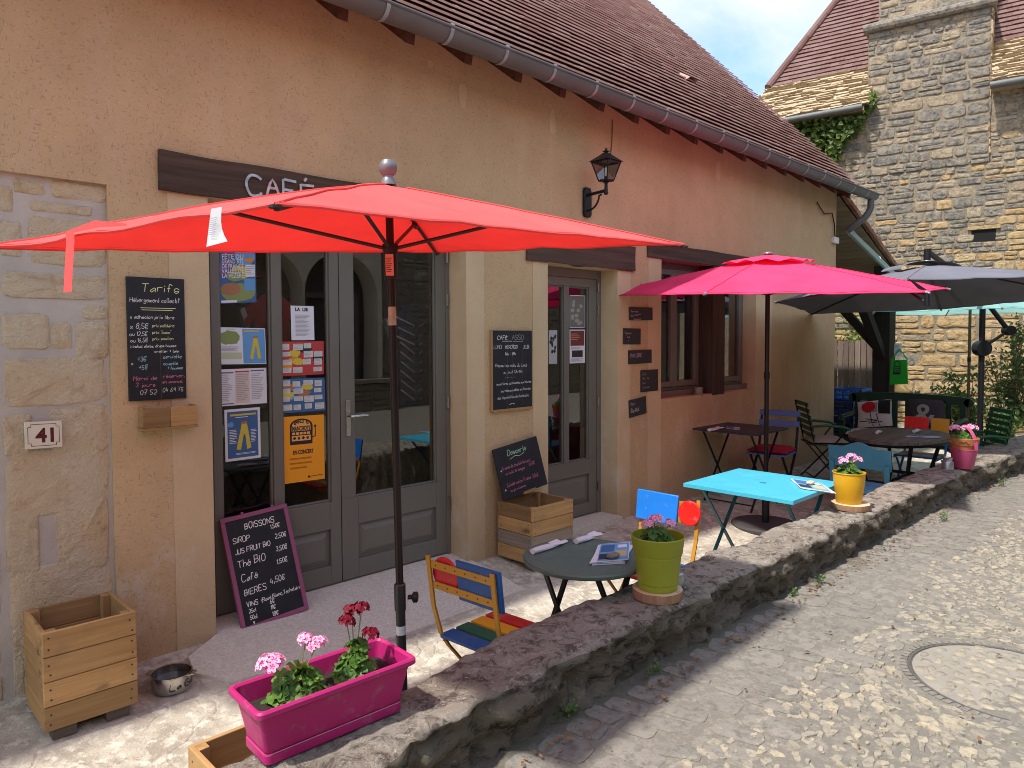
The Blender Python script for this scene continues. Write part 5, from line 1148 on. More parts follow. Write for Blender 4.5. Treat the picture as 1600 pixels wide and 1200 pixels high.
t,fr=board('menu_board','drinks chalkboard with mauve frame leaning against the double door','',(0,0,0)) if False else board('menu_board','drinks chalkboard with mauve frame leaning against the double door',(1.595,.155,.548),(1.985,.15,.575),(1.635,-.02,-.045),.012,m_chalkb,.022,m_mauve)
for x in (.12,.3): mb=MB();fr.slab(mb,x,-.014,x+.014,0,-.01,.002);mb.build('hanger',m_mauve,t)
chalk(t,fr,[('w','BOISSONS',.125,.085,.036,{'wd':.006}),('w','SIROP',.045,.148,.034,{'wd':.0055}),('w','1,50€',.27,.118,.026,{'wd':.005}),('w','JUS FRUIT BIO',.045,.208,.030,{'wd':.0055,'sx':.88}),('w','2,50€',.285,.180,.030,{'wd':.005,'sx':.85}),('w','Thé BIO',.045,.282,.045,{'wd':.0055,'sx':.9}),('w','3,50€',.275,.252,.028,{'wd':.005}),('w','Café',.05,.362,.042,{'wd':.0055}),('w','1,50€',.265,.322,.03,{'wd':.005}),('w','BIERES',.05,.437,.036,{'wd':.0055}),('w','4,50€',.205,.418,.036,{'wd':.005}),
('w','VINS',.05,.500,.030,{'wd':.0055}),('w','(Rosé,Blanc,Techelaine)',.135,.498,.026,{'wd':.004,'sx':.78,'rise':.02}),('w','25cl',.055,.535,.023,{'wd':.005}),('w','6€',.18,.522,.026,{'wd':.005}),('w','50cl',.055,.570,.023,{'wd':.005}),('w','11€',.178,.555,.026,{'wd':.005}),('w','1L',.065,.606,.026,{'wd':.005}),('w','18€',.18,.592,.026,{'wd':.005})])
t,fr=board('dessert_slate','frameless desserts chalkboard propped in the crate between the doors',oY(-.03,769.5,703),oY(-.03,838,681),oY(-.13,788,783))
chalk(t,fr,[('gr','Desserts',.13,.075,.046,{'wd':.005}),('y','__',.14,.105,.2,{'y1':.09}),('y','__',.2,.09,.25,{'y1':.1}),('y','__',.25,.1,.3,{'y1':.085}),('p','Graines de chia lait de coco',.045,.165,.028,{'sx':.72}),('p','et coulis de mangue',.07,.205,.026,{'sx':.75}),('p','3,50€',.315,.197,.026),('p','Salade melon fraise',.055,.29,.030,{'sx':.8}),('p','3,50€',.32,.292,.028),('p','coupe vitaminée',.08,.33,.024,{'sx':.8}),('w','o',.03,.17,.02,{'wd':.006}),('w','o',.03,.31,.02,{'wd':.006})])
mb=MB();fr.slab(mb,fr.w*.42,fr.h-.012,fr.w*.68,fr.h+.006,.0,.022);mb.build('chalk_ledge',m_cx,t)
S=[((983.3,480),(1019.7,501.3),'topmost of the five small slates beside the side door',[('m','Bienvenue!',.02,.045,.022,{'sx':.9}),('m','Merci chacun ici',.02,.085,.022,{'rise':.12,'sx':.8}),('m','bienveillant !',.06,.112,.02)]),
((974.2,512.7),(1001.3,537.7),'second slate from the top beside the side door, nearest the door',[('m','Expos voir',.02,.05,.024,{'sx':.75}),('m','bas ?',.06,.085,.022),('m','T',.07,.125,.02)]),
((982.2,547.5),(1018.3,567.5),'small slate reading PRIX LIBRE on the wall beside the side door',[('m','PRIX LIBRE',.025,.065,.038,{'sx':.75}),('g','- - - - - - -',.08,.095,.015)]),
((1002,578.7),(1028.3,610.5),'squarish small slate nearest the window, above the sill line',[('g','Café',.012,.045,.026),('g','Bar  Thé',.02,.085,.024),('g','Sirop',.012,.125,.022),('g','Limonade',.03,.165,.022)]),
((982.8,626),(1009.3,649.7),'lowest of the five small slates, set slightly crooked beside the side door',[('m','Menu',.02,.05,.03),('w','Bio-flot',.02,.115,.042,{'sx':.75})])]
for (a,b,lab,ln) in S:
    A=oY(-.012,*a);B=oY(-.012,*b);r=.012 if 'crooked' in lab else random.uniform(-.004,.004);t,fr=board('small_slate',lab,(A[0],-.012,A[2]),(B[0],-.012,A[2]+r*2),(A[0]+r,-.012,B[2]),.01,m_slate,0,None,'small slates beside the side door','slate sign');chalk(t,fr,ln)
# enamel house number
A=oY(-.012,38,660);B=oY(-.012,98,697);t=thing('house_number_plate','cream enamel house number plate reading 41 on the stone quoin','sign',((A[0]+B[0])/2,-.012,B[2]));m_cream=M('cream_enamel',(.72,.65,.52),.25);m_mar=M('maroon_enamel',(.10,.012,.02),.3)
fr=Fr((A[0],-.008,A[2]),(B[0],-.008,A[2]-.004),(A[0],-.008,B[2]));W_,H_=fr.w,fr.h;mb=MB();fr.slab(mb,0,0,W_,H_,-.006,.002);pl=mb.build('plate',m_cream,t,bevel=.002)
mb=MB();i=.012;c=.012
P_=[(i+c,i),(W_-i-c,i),(W_-i-c,i+c),(W_-i,i+c),(W_-i,H_-i-c),(W_-i-c,H_-i-c),(W_-i-c,H_-i),(i+c,H_-i),(i+c,H_-i-c),(i,H_-i-c),(i,i+c),(i+c,i+c)]
for k in range(12): line(mb,fr,*P_[k],*P_[(k+1)%12],.0022,0,.0026)
printed(mb,fr,'41',W_*.29,H_*.76,.088,.0027,0,.95,.0028);mb.build('lettering',m_mar,t,smooth=0)
# ================================================================ PAPERS ON THE GLASS
YP=YD+.0255
def poster(label,TL,TR,BL,mat=m_paper,Y=YP,name='poster',cat='poster',group='papers taped to the door glass'):
    a,b,c=oY(Y,*TL),oY(Y,*TR),oY(Y,*BL);fr=Fr(a,b,c);t=thing(name,label,cat,tuple(fr.p(fr.w/2,fr.h)),group);mb=MB();fr.slab(mb,0,0,fr.w,fr.h,-.0008,0);mb.build('sheet',mat,t,smooth=0);return t,fr
def blocks(t,fr,name,items):
    by={}
    for m,x0,y0,x1,y1,*k in items: fr.rect(by.setdefault(m.name,(m,MB()))[1],x0*fr.w,y0*fr.h,x1*fr.w,y1*fr.h,k[0] if k else .0006)
    for m,mb in by.values(): mb.build(name,m,t,smooth=0)
def greek(fr,x0,x1,y0,y1,n,mb,rg=random.Random(2),hgt=.4):
    st_=(y1-y0)/n
    for i in range(n): fr.rect(mb,x0*fr.w,(y0+i*st_)*fr.h,(x0+(x1-x0)*rg.uniform(.6,1))*fr.w,(y0+i*st_+st_*hgt)*fr.h,.0012)
f=flat
mB,mLb,mG,mO,mY,mPu,mDb,mRd=f('print_blue',(.05,.13,.30)),f('print_sky',(.13,.33,.62)),f('print_green',(.24,.30,.10)),f('print_orange',(.72,.25,.02)),f('print_yellow',(.62,.50,.06)),f('print_violet',(.16,.10,.30)),f('print_black',(.03,.03,.035)),f('print_red',(.48,.05,.05))
mPgreen=f('print_pale_green',(.50,.55,.35));mTer=f('print_terracotta',(.38,.17,.08))
def blob(mb,fr,cx,cy,rx,ry,k=.0008,seed=1,n=18,j=.2):
    rg=random.Random(seed);mb.add([fr.p((cx+rx*math.cos(t)*(1+rg.uniform(-j,j)))*fr.w,(cy+ry*math.sin(t)*(1+rg.uniform(-j,j)))*fr.h,k) for t in np.linspace(0,2*math.pi,n,endpoint=False)],[tuple(range(n))])
# festival poster
t,fr=poster('colourful festival poster with white capitals at the top left of the door glass',(342.5,378),(399,379),(344.5,474.5),mB)
for m,cx,cy,rx,ry,k in ((mPu,.3,.12,.34,.13,.0003),(mPu,.18,.42,.22,.16,.00035),(mLb,.72,.2,.3,.2,.0004),(mY,.55,.5,.28,.12,.00045),(mG,.42,.55,.25,.1,.0005),(mG,.5,.83,.5,.16,.00045),(mTer,.28,.77,.3,.11,.0005),(mO,.82,.29,.16,.035,.0006)):
    mb=MB();blob(mb,fr,min(cx,1-rx),min(cy,1-ry),rx*.95,ry*.95,k,int(cx*100),18,.06);mb.build('colour_field',m,t,smooth=0)
blocks(t,fr,'notice_panel',[(mLb,.66,.60,.97,.80,.0007),(m_paper,.70,.37,.97,.57,.0008),(m_paper,.02,.95,.45,.99,.0008)])
mb=MB()
for i,s in enumerate(('FÊTE DU','GRAND SITE','DE FRANCE','VALLÉE DE','LA VÉZÈRE')): printed(mb,fr,s,.05*fr.w,(.27+.078*i)*fr.h,.034,.001,0,1.,.0004,fr.w*.60)
mb.build('lettering',m_paper,t,smooth=0);mb=MB();greek(fr,.72,.95,.4,.55,5,mb);mb.build('small_print',m_greyink,t,smooth=0)
def trousers(t,fr,x0,x1,y0,y1):
    P=[(.38,0),(.72,0),(.80,.28),(.98,.95),(.70,1.0),(.60,.42),(.50,.40),(.30,1.0),(.02,.97),(.25,.35)];mb=MB();mb.add([fr.p((x0+(x1-x0)*a)*fr.w,(y0+(y1-y0)*b)*fr.h,.0009) for a,b in P],[(0,1,2,9),(2,3,4,5),(2,5,6,9),(6,7,8,9)]);mb.build('figure',mY,t,smooth=0)
    mb=MB();fr.rect(mb,(x0+(x1-x0)*.34)*fr.w,(y0-.05)*fr.h,(x0+(x1-x0)*.74)*fr.w,(y0+.0)*fr.h,.001);mb.build('belt',mTer,t,smooth=0)
t,fr=poster('white and blue leaflet spread with a green map and yellow trousers',(336,511),(414,513),(338.5,569.5))
blocks(t,fr,'panel',[(mLb,.53,.03,.985,.98,.0004),(mPgreen,.06,.68,.5,.86,.0004)]);mb=MB();blob(mb,fr,.27,.28,.21,.19,.0006,4,22,.12);mb.build('map_print',mG,t,smooth=0);trousers(t,fr,.66,.90,.28,.86)
mb=MB();greek(fr,.08,.48,.52,.66,4,mb);greek(fr,.2,.42,.04,.07,1,mb);mb.build('small_print',m_greyink,t,smooth=0);mb=MB();greek(fr,.56,.95,.07,.11,1,mb,hgt=.9);mb.build('headline',mY,t,smooth=0)
t,fr=poster('white three-column programme sheet on the door glass',(338,577.5),(416,574.5),(339.5,635.5));m_blush=f('print_blush',(.66,.56,.50))
blocks(t,fr,'panel',[(m_blush,.36,.06,.65,.95,.0004),(mRd,.36,.06,.64,.10,.0007),(mPu,.04,.08,.33,.115,.0007),(mPu,.67,.05,.95,.085,.0007),(mPu,.07,.93,.32,.96,.0007)]);mb=MB();rr=random.Random(4)
for x in (.05,.38,.68): greek(fr,x,x+.26,.15,.9,15,mb,rr,.35)
mb.build('small_print',m_greyink,t,smooth=0)
t,fr=poster('blue poster with yellow trousers and white border low on the left pane',(350.5,640.5),(406,636),(352.5,722));blocks(t,fr,'panel',[(mB,.07,.05,.93,.95,.0004)]);mb=MB();fr.rect(mb,.15*fr.w,.10*fr.h,.88*fr.w,.135*fr.h,.0008);mb.build('headline',mY,t,smooth=0);trousers(t,fr,.30,.74,.30,.80)
mb=MB();rr=random.Random(5);greek(fr,.12,.34,.4,.68,9,mb,rr);greek(fr,.72,.90,.42,.68,9,mb,rr);greek(fr,.3,.8,.16,.19,1,mb,rr);greek(fr,.3,.88,.86,.9,2,mb,rr);mb.build('small_print',m_paper,t,smooth=0);mb=MB();blob(mb,fr,.16,.30,.09,.05,.001,3);mb.build('badge',mLb,t,smooth=0)
t,fr=poster('small white letter sheet beside the red shirt',(454,477.5),(490,478.5),(455.5,531.5));mb=MB();printed(mb,fr,'LA  LIB',.18*fr.w,.15*fr.h,.028,.001,0,1.,.0012,fr.w*.6);mb.build('lettering',m_ink,t,smooth=0);mb=MB();rr=random.Random(6);greek(fr,.18,.85,.26,.9,17,mb,rr,.35);mb.build('small_print',m_greyink,t,smooth=0)
for lab,q,bgm,cols,sd in (('red collage of recipe cards above a blue one',((436.5,534),(506,533),(437,588)),mRd,(mO,mY,mDb),3),('blue collage of pale cards just above the orange concert poster',((436.5,592.5),(507,590),(438.5,646)),mB,(mLb,mY,mTer),7)):
    t,fr=poster(lab,*q,bgm);rg=random.Random(sd)
    for k,m in enumerate(cols*2): mb=MB();blob(mb,fr,rg.uniform(.15,.85),rg.uniform(.2,.85),.13,.11,.0003+.00005*k,k);mb.build('picture',m,t,smooth=0)
    mb=MB();mb2=MB();pos=[]
    for i in range(4):
        for j in range(4):
            if rg.random()<.85:
                x=.03+i*.24+rg.uniform(0,.03);y=.04+j*.235+rg.uniform(0,.04);w_,h_=rg.uniform(.16,.22),rg.uniform(.13,.19);fr.rect(mb,x*fr.w,y*fr.h,min(.98,x+w_)*fr.w,min(.97,y+h_)*fr.h,.0008);greek(fr,x+.015,min(.96,x+w_-.02),y+.02,y+h_-.01,4,mb2,rg,.3)
    mb.build('card',f('card_pale',(.60,.62,.58)) ,t,smooth=0);mb2.build('small_print',m_greyink,t,smooth=0)
m_orp=f('orange_paper',(.88,.35,.015));t,fr=poster('bright orange concert poster with a black slot machine',(437.5,652),(506,647.5),(439.5,757),m_orp)
mb=MB();P=[(.21,.43),(.21,.18)]+[(.47-.26*math.cos(a),.155-.115*math.sin(a)) for a in np.linspace(0.1,math.pi-.1,12)]+[(.73,.18),(.72,.43)];mb.add([fr.p(a*fr.w,b*fr.h,.0006) for a,b in P],[tuple(range(len(P)))])
line(mb,fr,.79*fr.w,.17*fr.h,.79*fr.w,.32*fr.h,.006,0,.0006);mb.disc(fr.p(.79*fr.w,.165*fr.h,.0007),fr.n,.008,12);line(mb,fr,.72*fr.w,.33*fr.h,.79*fr.w,.32*fr.h,.006,0,.00065)
printed(mb,fr,'EN CONCERT',.27*fr.w,.575*fr.h,.034,.0012,0,1,.0012,fr.w*.47);mb.build('print',m_ink,t,smooth=0)
mb=MB();P=[(.26,.16)]+[(.47-.21*math.cos(a),.15-.09*math.sin(a)) for a in np.linspace(0.1,math.pi-.1,12)]+[(.68,.16)];mb.add([fr.p(a*fr.w,b*fr.h,.0009) for a,b in P],[tuple(range(len(P)))])
fr.rect(mb,.25*fr.w,.165*fr.h,.68*fr.w,.225*fr.h,.0009);fr.rect(mb,.25*fr.w,.295*fr.h,.68*fr.w,.375*fr.h,.0009)
for k in range(5): fr.rect(mb,(.26+.085*k)*fr.w,.245*fr.h,(.325+.085*k)*fr.w,.28*fr.h,.0009)
mb.build('display_window',f('orange_print',(.85,.42,.10)),t,smooth=0)
mb=MB()
for i,ch in enumerate('BANDITS'):
    a=math.pi*(.80-.1*i);printed(mb,fr,ch,(.445+.18*math.cos(a))*fr.w,(.155-.055*math.sin(a)+.005)*fr.h,.030,.0013,0,1,.001)
printed(mb,fr,'MANCHOTS',.26*fr.w,.218*fr.h,.036,.0013,0,1,.0015,fr.w*.41)
for i,(s,y) in enumerate((('SAMEDI 29 JUIN 20H',.66),('LA BUVETTE À 19H',.74),('10 ROUTE DU CAFÉ',.82))):
    pass
mb2=MB();rr=random.Random(3)
for y in (.63,.70,.77): greek(fr,.18+.04*rr.random(),.80,y,y+.03,1,mb2,rr,.8)
line(mb,fr,.62*fr.w,.935*fr.h,.95*fr.w,.925*fr.h,.003);fr.rect(mb,.60*fr.w,.92*fr.h,.645*fr.w,.95*fr.h,.0012)
for k in range(4): blob(mb,fr,.31+.1*k,.335,.03,.022,.0013,k,9,.3)
mb.build('lettering',m_ink,t,smooth=0);mb2.build('small_print',f('orange_ink',(.50,.17,.0)),t,smooth=0)
t,fr=poster('small framed picture print high on the side door glass',(890,461),(914,462),(890,512),f('print_grey',(.16,.15,.13)));mb=MB()
for k in range(14): blob(mb,fr,random.uniform(.15,.85),random.uniform(.12,.88),.1,.06,.0004+k*2e-5,k)
mb.build('picture',f('print_mid',(.33,.31,.26)),t,smooth=0);mb=MB();line(mb,fr,0,.002,fr.w,.002,.005);line(mb,fr,0,fr.h-.002,fr.w,fr.h-.002,.005);line(mb,fr,.002,0,.002,fr.h,.005);line(mb,fr,fr.w-.002,0,fr.w-.002,fr.h,.005);mb.build('border',m_paper,t,smooth=0)
t,fr=poster('poster half dark red half white on the side door glass',(890,515),(914,515),(890,568));blocks(t,fr,'panel',[(f('print_maroon',(.16,.04,.035)),.05,.03,.95,.48,.0004),(mDb,.15,.62,.85,.82,.0005)]);mb=MB();rr=random.Random(9);greek(fr,.1,.9,.52,.6,3,mb,rr);greek(fr,.1,.9,.86,.96,4,mb,rr);mb.build('small_print',m_greyink,t,smooth=0);mb=MB();greek(fr,.1,.75,.12,.34,4,mb,rr);mb.build('headline',f('print_salmon',(.55,.22,.16)),t,smooth=0)
t,fr=poster('grey flyer with an old engraving on the left pane of the side door',(857.5,516),(870.5,516),(857.5,569),f('flyer_grey',(.42,.43,.43)));mb=MB()
for k in range(10): blob(mb,fr,random.uniform(.2,.8),random.uniform(.1,.7),.13,.06,.0004+k*2e-5,k)
mb.build('picture',mDb,t,smooth=0)
# ================================================================ WALL LANTERN
lx=4.575;ly=-.21;t=thing('wall_lantern','black iron carriage lantern on a bracket above the side door','lantern',(lx,-.02,2.56))
mb=MB();P=[(lx-.045,0,2.555),(lx-.03,0,2.535),(lx+.03,0,2.535),(lx+.045,0,2.555),(lx+.045,0,2.745),(lx+.03,0,2.775),(lx-.03,0,2.775),(lx-.045,0,2.745)];mb.prism([(a,-.03,c) for a,b,c in P],(0,.029,0));mb.build('backplate',m_black,t,bevel=.006)
mb=MB();mb.tube([(lx,-.03,2.715),(lx,ly,2.725)],.013,8);mb.tube([(lx,-.03,2.59)]+[(lx,-.03-.11*math.sin(a),2.70-.11*math.cos(a)) for a in np.linspace(.2,1.5,7)]+[(lx,-.165,2.70)],.008,6);mb.tube([(lx,ly,2.69),(lx,ly,2.70),(lx,ly,2.735),(lx,ly,2.78)],[.01,.018,.014,.012],10);mb.build('arm',m_black,t)
def sq(z,h,rot=0): return [(lx+a*h,ly+b*h,z) for a,b in ((-1,-1),(1,-1),(1,1),(-1,1))]
zb,zt=2.80,2.945;mb=MB();mb.lathe([(.012,2.765),(.02,2.785),(.055,2.80),(.075,2.803)],(lx,ly,0),4);
b_,t_=sq(zb,.042),sq(zt,.082)
for i in range(4): mb.tube([b_[i],t_[i]],.0055,6);mb.tube([b_[i],b_[(i+1)%4]],.005,6);mb.tube([t_[i],t_[(i+1)%4]],.007,6)
mb.build('cage',m_black,t)
mb=MB();e_=sq(zt+.006,.098);u_=sq(zt+.075,.018);mb.add(e_+u_,[(0,1,5,4),(1,2,6,5),(2,3,7,6),(3,0,4,7),(4,5,6,7),(3,2,1,0)]);mb.lathe([(.012,zt+.075),(.016,zt+.082),(.03,zt+.088),(.012,zt+.095),(.008,zt+.104),(.01,zt+.11),(0,zt+.118)],(lx,ly,0),10);mb.build('cap',M('lantern_cap',(.045,.047,.05),.4,.4,.2,20,.2,80),t,smooth=.4)
for i in range(4):
    mb=MB();mb.add([b_[i],b_[(i+1)%4],t_[(i+1)%4],t_[i]],[(0,1,2,3)]);mb.build('glass_pane',m_lglass,t,smooth=0)
mb=MB();mb.tube([(lx,ly,2.80),(lx,ly,2.835)],.014,10);mb.tube([(lx,ly,2.835),(lx,ly,2.845),(lx,ly,2.90),(lx,ly,2.91)],[.008,.012,.012,.003],10,1);mb.build('lamp_holder',[m_black,M('frosted_bulb',(.75,.72,.66),.3)],t)
# ================================================================ POTS AND GERANIUMS
def floret(mb,p,n_,r,c,mi=0,rg=random):
    n_=n_/np.linalg.norm(n_);x=np.cross(n_,V(0.3,.2,1));x/=np.linalg.norm(x);y=np.cross(n_,x);a0=rg.uniform(0,6)
    for k in range(5):
        a=a0+k*1.2566;d=x*math.cos(a)+y*math.sin(a);s=-x*math.sin(a)+y*math.cos(a);w=r*.48;cc=min(1,max(0,c+rg.uniform(-.15,.15)))
        q=[p,p+d*r*.5+s*w*.8+n_*r*.16,p+d*r*.95+s*w*.55+n_*r*.1,p+d*r*1.05+n_*r*.05,p+d*r*.95-s*w*.55+n_*r*.1,p+d*r*.5-s*w*.8+n_*r*.16,p+d*r*.55+n_*r*.1]
        mb.add(q,[(0,1,6),(1,2,6),(2,3,6),(3,4,6),(4,5,6),(5,0,6)],mi,cc)
        mb.add([p+n_*r*.03,p+d*r*.38+s*w*.25+n_*r*.12,p+d*r*.5+n_*r*.12,p+d*r*.38-s*w*.25+n_*r*.12],[(0,1,2,3)],mi,max(0,cc-.85))
def roundleaf(mb,p,n_,r,c,rg):
    n_=n_/np.linalg.norm(n_);x=np.cross(n_,V(.2,.9,.1));x/=np.linalg.norm(x);y=np.cross(n_,x);a0=rg.uniform(0,6.28);k=15;vs=[p-n_*r*.18]
    for j in range(k):
        a=a0+(j/(k-1))*5.6+.34;rr=r*(1+.11*math.sin(j*2.6)+rg.uniform(-.05,.05));vs.append(p+(x*math.cos(a)+y*math.sin(a))*rr+n_*r*(.14*math.sin(j*2.3)+rg.uniform(-.03,.03)))
    for j in range(k):
        q=vs[0]*.45+vs[1+j]*.55+n_*r*.10*((j%3)==1);vs.append(q)
    mb.add(vs,[(0,1+k+j,2+k+j) for j in range(k-1)]+[(1+k+j,1+j,2+j,2+k+j) for j in range(k-1)],0,c)
def geranium(label,ctr,R_,H_,nl,heads,mat,leafr=(.018,.032),group='geraniums in pots',dark=1.,hr=.03,fl=26,ry=.9):
    ctr=V(*ctr);rg=random.Random(int(abs(ctr[0]*1e4))+nl);t=thing('geranium',label,'plant',tuple(ctr),group)
    mb=MB();st_=MB()
    for i in range(nl):
        a=rg.uniform(0,6.28);r=R_*math.sqrt(rg.random());z=H_*(.15+.85*(1-(r/R_)**2)*rg.random()**.6)+rg.uniform(-.008,.01);p=ctr+V(r*math.cos(a),r*math.sin(a)*ry,z);n_=V(math.cos(a)*.6,math.sin(a)*.6-.25,.9)+rdir(rg)*.45
        roundleaf(mb,p,n_,rg.uniform(*leafr),rg.random()*dark,rg)
        if i%3==0: st_.tube([ctr+V(r*.25*math.cos(a),r*.25*math.sin(a),-.01),p*.5+ctr*.5+V(0,0,.01),p],.0016,5)
    mb.build('foliage',m_leaf,t,smooth=1)
    for (q,hr_,c) in heads:
        q=V(*q);d=q-ctr;st_.tube([ctr+V(d[0]*.3,d[1]*.3,0),ctr+d*.5+V(0,0,.02),q-V(0,0,hr_*.3)],.0018,5)
        hb=MB();n=max(9,int(fl*.62))
        for k in range(n):
            z=1-1.25*(k+.5)/n;a=k*2.39996;rr=math.sqrt(max(0,1-z*z));n_=V(rr*math.cos(a),rr*math.sin(a),z)+rdir(rg)*.15
            floret(hb,q+n_*V(1.05,1.05,.72)*hr_*rg.uniform(.65,1.15),n_*V(1,1,1)+V(0,0,.35),hr_*rg.uniform(.5,.68),.9 if mat is m_pinkpet else c,0,rg)
        hb.build('flower_head',mat,t,smooth=1)
        for k in range(5): dd=rdir(rg);dd[2]=-abs(dd[2])*.6;st_.tube([q-V(0,0,hr_*.3),q+dd*hr_*.6],.001,4)
    st_.build('stems',M('green_stem',(.16,.22,.07),.6),t)
    return t
def pot(label,c,prof,mat,soil_z,soil_r,group='flower pots on the low wall',name='flower_pot'):
    t=thing(name,label,'flower pot',tuple(c),group);mb=MB();mb.lathe(prof,tuple(c),48);mb.build('pot',mat,t,smooth=.5)
    mb=MB();mb.lathe([(soil_r,soil_z),(soil_r*.6,soil_z+.006),(0,soil_z+.008)],tuple(c),24);mb.build('soil',m_soil,t);return t
# wood slices under the pots
def logslice(label,c,r,h_,seed):
    t=thing('log_slice',label,'log slice',tuple(c),'log slices under pots');rg=random.Random(seed);n=40;a0=[1+.05*noise.noise(Vector((math.cos(k/n*6.28)*1.5,math.sin(k/n*6.28)*1.5,seed)))+.012*rg.uniform(-1,1) for k in range(n)]
    ring=lambda z,s:[(c[0]+r*s*a0[k]*math.cos(k/n*6.2832),c[1]+r*s*a0[k]*math.sin(k/n*6.2832),c[2]+z) for k in range(n)]
    mb=MB();mb.add(ring(0,.99)+ring(h_*.5,1.005)+ring(h_-.002,1.0),[(L*n+j,L*n+(j+1)%n,(L+1)*n+(j+1)%n,(L+1)*n+j) for L in range(2) for j in range(n)]);mb.build('bark_edge',m_slice,t,smooth=1)
    mb=MB();mb.add(ring(h_-.0015,1.0)+ring(h_,.97)+[(c[0],c[1],c[2]+h_)],[(j,(j+1)%n,n+(j+1)%n,n+j) for j in range(n)]+[(n+j,n+(j+1)%n,2*n) for j in range(n)]);
    for k in range(3): a=rg.uniform(0,6.28);mb.add([(c[0]+r*.2*math.cos(a),c[1]+r*.2*math.sin(a),c[2]+h_+.0006),(c[0]+r*.96*math.cos(a-.02),c[1]+r*.96*math.sin(a-.02),c[2]+h_+.0006),(c[0]+r*.96*math.cos(a+.02),c[1]+r*.96*math.sin(a+.02),c[2]+h_+.0006)],[(0,1,2)],1)
    mb.build('cut_face',[m_slicetop,m_bark],t,smooth=.3)
wz=.405
gp_=V(2.645,-2.005,wz);logslice('reddish log slice under the lime green pot',gp_,.108,.04,2)
m_lime=M('lime_plastic',(.27,.295,.02),.5,0,.07,5,.08,60,wear=.25);S_=.262/.28;c=gp_+V(0,0,.04)
pot('lime green plastic pot with wide collar on a log slice',c,[(r*1.17,z) for r,z in [(.071,0),(.073,.002),(.075,.024),(.073,.026),(.0735,.03),(.077,.033),(.087,.145),(.089,.150),(.089,.155),(.092,.160),(.0985,.225),(.1005,.229),(.101,.233),(.0985,.236),(.096,.233),(.092,.165),(.084,.15),(.0,.15)]],m_lime,.195,.105)
geranium('pale pink geranium with dark leaves growing in the lime green pot',c+V(-.005,0,.19),.075,.095,70,[(c+V(-.052,.018,.29),.02,.5),(c+V(-.005,.0,.308),.024,.55),(c+V(.045,-.035,.283),.022,.6),(c+V(.012,.03,.30),.02,.5)],m_pinkpet,(.016,.026),dark=.45,fl=18)
yp=V(4.93,-1.99,wz);logslice('pale round log slice under the yellow bucket',yp,.118,.038,5)
m_yel=M('yellow_enamel_bucket',(.64,.34,.008),.4,0,.08,7,.1,30,wear=.25);c=yp+V(-.005,.01,.038)
pot('golden yellow metal bucket pot on a pale log slice',c,[(.078,0),(.08,.003),(.098,.15),(.0995,.195),(.1025,.198),(.104,.202),(.1025,.206),(.099,.204),(.096,.19),(.0,.15)],m_yel,.175,.094)
geranium('pale pink geranium with bright green leaves growing in the yellow bucket',c+V(-.0,0,.175),.08,.10,64,[(c+V(-.045,.02,.282),.028,.8),(c+V(.035,.0,.305),.026,.7),(c+V(.06,-.03,.285),.027,.75)],m_pinkpet,(.017,.028),fl=20)
pp=V(7.13,-2.13,wz);m_rose=M('rose_tin',(.42,.065,.15),.42,.0,.08,6,.08,40)
c=pp;t=pot('rose pink tin pot with a strap handle, holding a terracotta pot, far along the wall',c,[(.075,0),(.077,.003),(.105,.165),(.108,.168),(.106,.171),(.102,.168),(.09,.08),(0,.08)],m_rose,.10,.09)
mb=MB();mb.lathe([(.085,.11),(.105,.205),(.11,.207),(.118,.262),(.115,.265),(.109,.262),(.1,.22),(0,.22)],tuple(c),36);mb.build('inner_terracotta_pot',M('terracotta',(.42,.13,.055),.8,0,.12,8),t,smooth=.5)
mb=MB();A=[];B=[]
for a in np.linspace(0,math.pi,14): q=c+rt0*.11*math.cos(a)*.3+V(0,0,.17+.19*math.sin(a))-fh*.118*math.cos(a);A.append(q-rt0*.016);B.append(q+rt0*.016)
ribbon(mb,A,B);mb.build('strap_handle',m_rose,t,smooth=1)
geranium('pale pink geranium spilling from the terracotta liner of the rose pot',c+V(0,0,.23),.10,.09,40,[(c+V(-.03,.06,.345),.036,.8),(c+V(.02,.0,.345),.036,.7),(c+V(.06,-.05,.35),.036,.85),(c+V(.05,-.02,.31),.03,.95)],m_pinkpet,(.028,.045),fl=18)
def tinpot(label,c,s=1.):
    t=thing('tin_ashtray',label,'ashtray',tuple(c),'galvanised tins on the low wall');mb=MB();mb.lathe([(.04*s,0),(.042*s,.003),(.042*s,.06*s),(.04*s,.065*s),(.03*s,.072*s),(.03*s,.08*s),(.037*s,.098*s),(.035*s,.099*s),(.028*s,.082*s),(0,.08*s)],tuple(c),28);mb.build('body',m_galv,t,smooth=.5);mb=MB();mb.tube([c+V(.043*s*math.cos(a),0,.06*s+.03*s*math.sin(a))*1. for a in np.linspace(0,0.1,2)],.001,4) if False else None
tinpot('small galvanised tin with flared lid tucked behind the lime green pot',V(2.83,-1.985,wz),.85);tinpot('galvanised tin with a bright knob beside the rose pot',V(6.93,-2.06,wz),1.1)
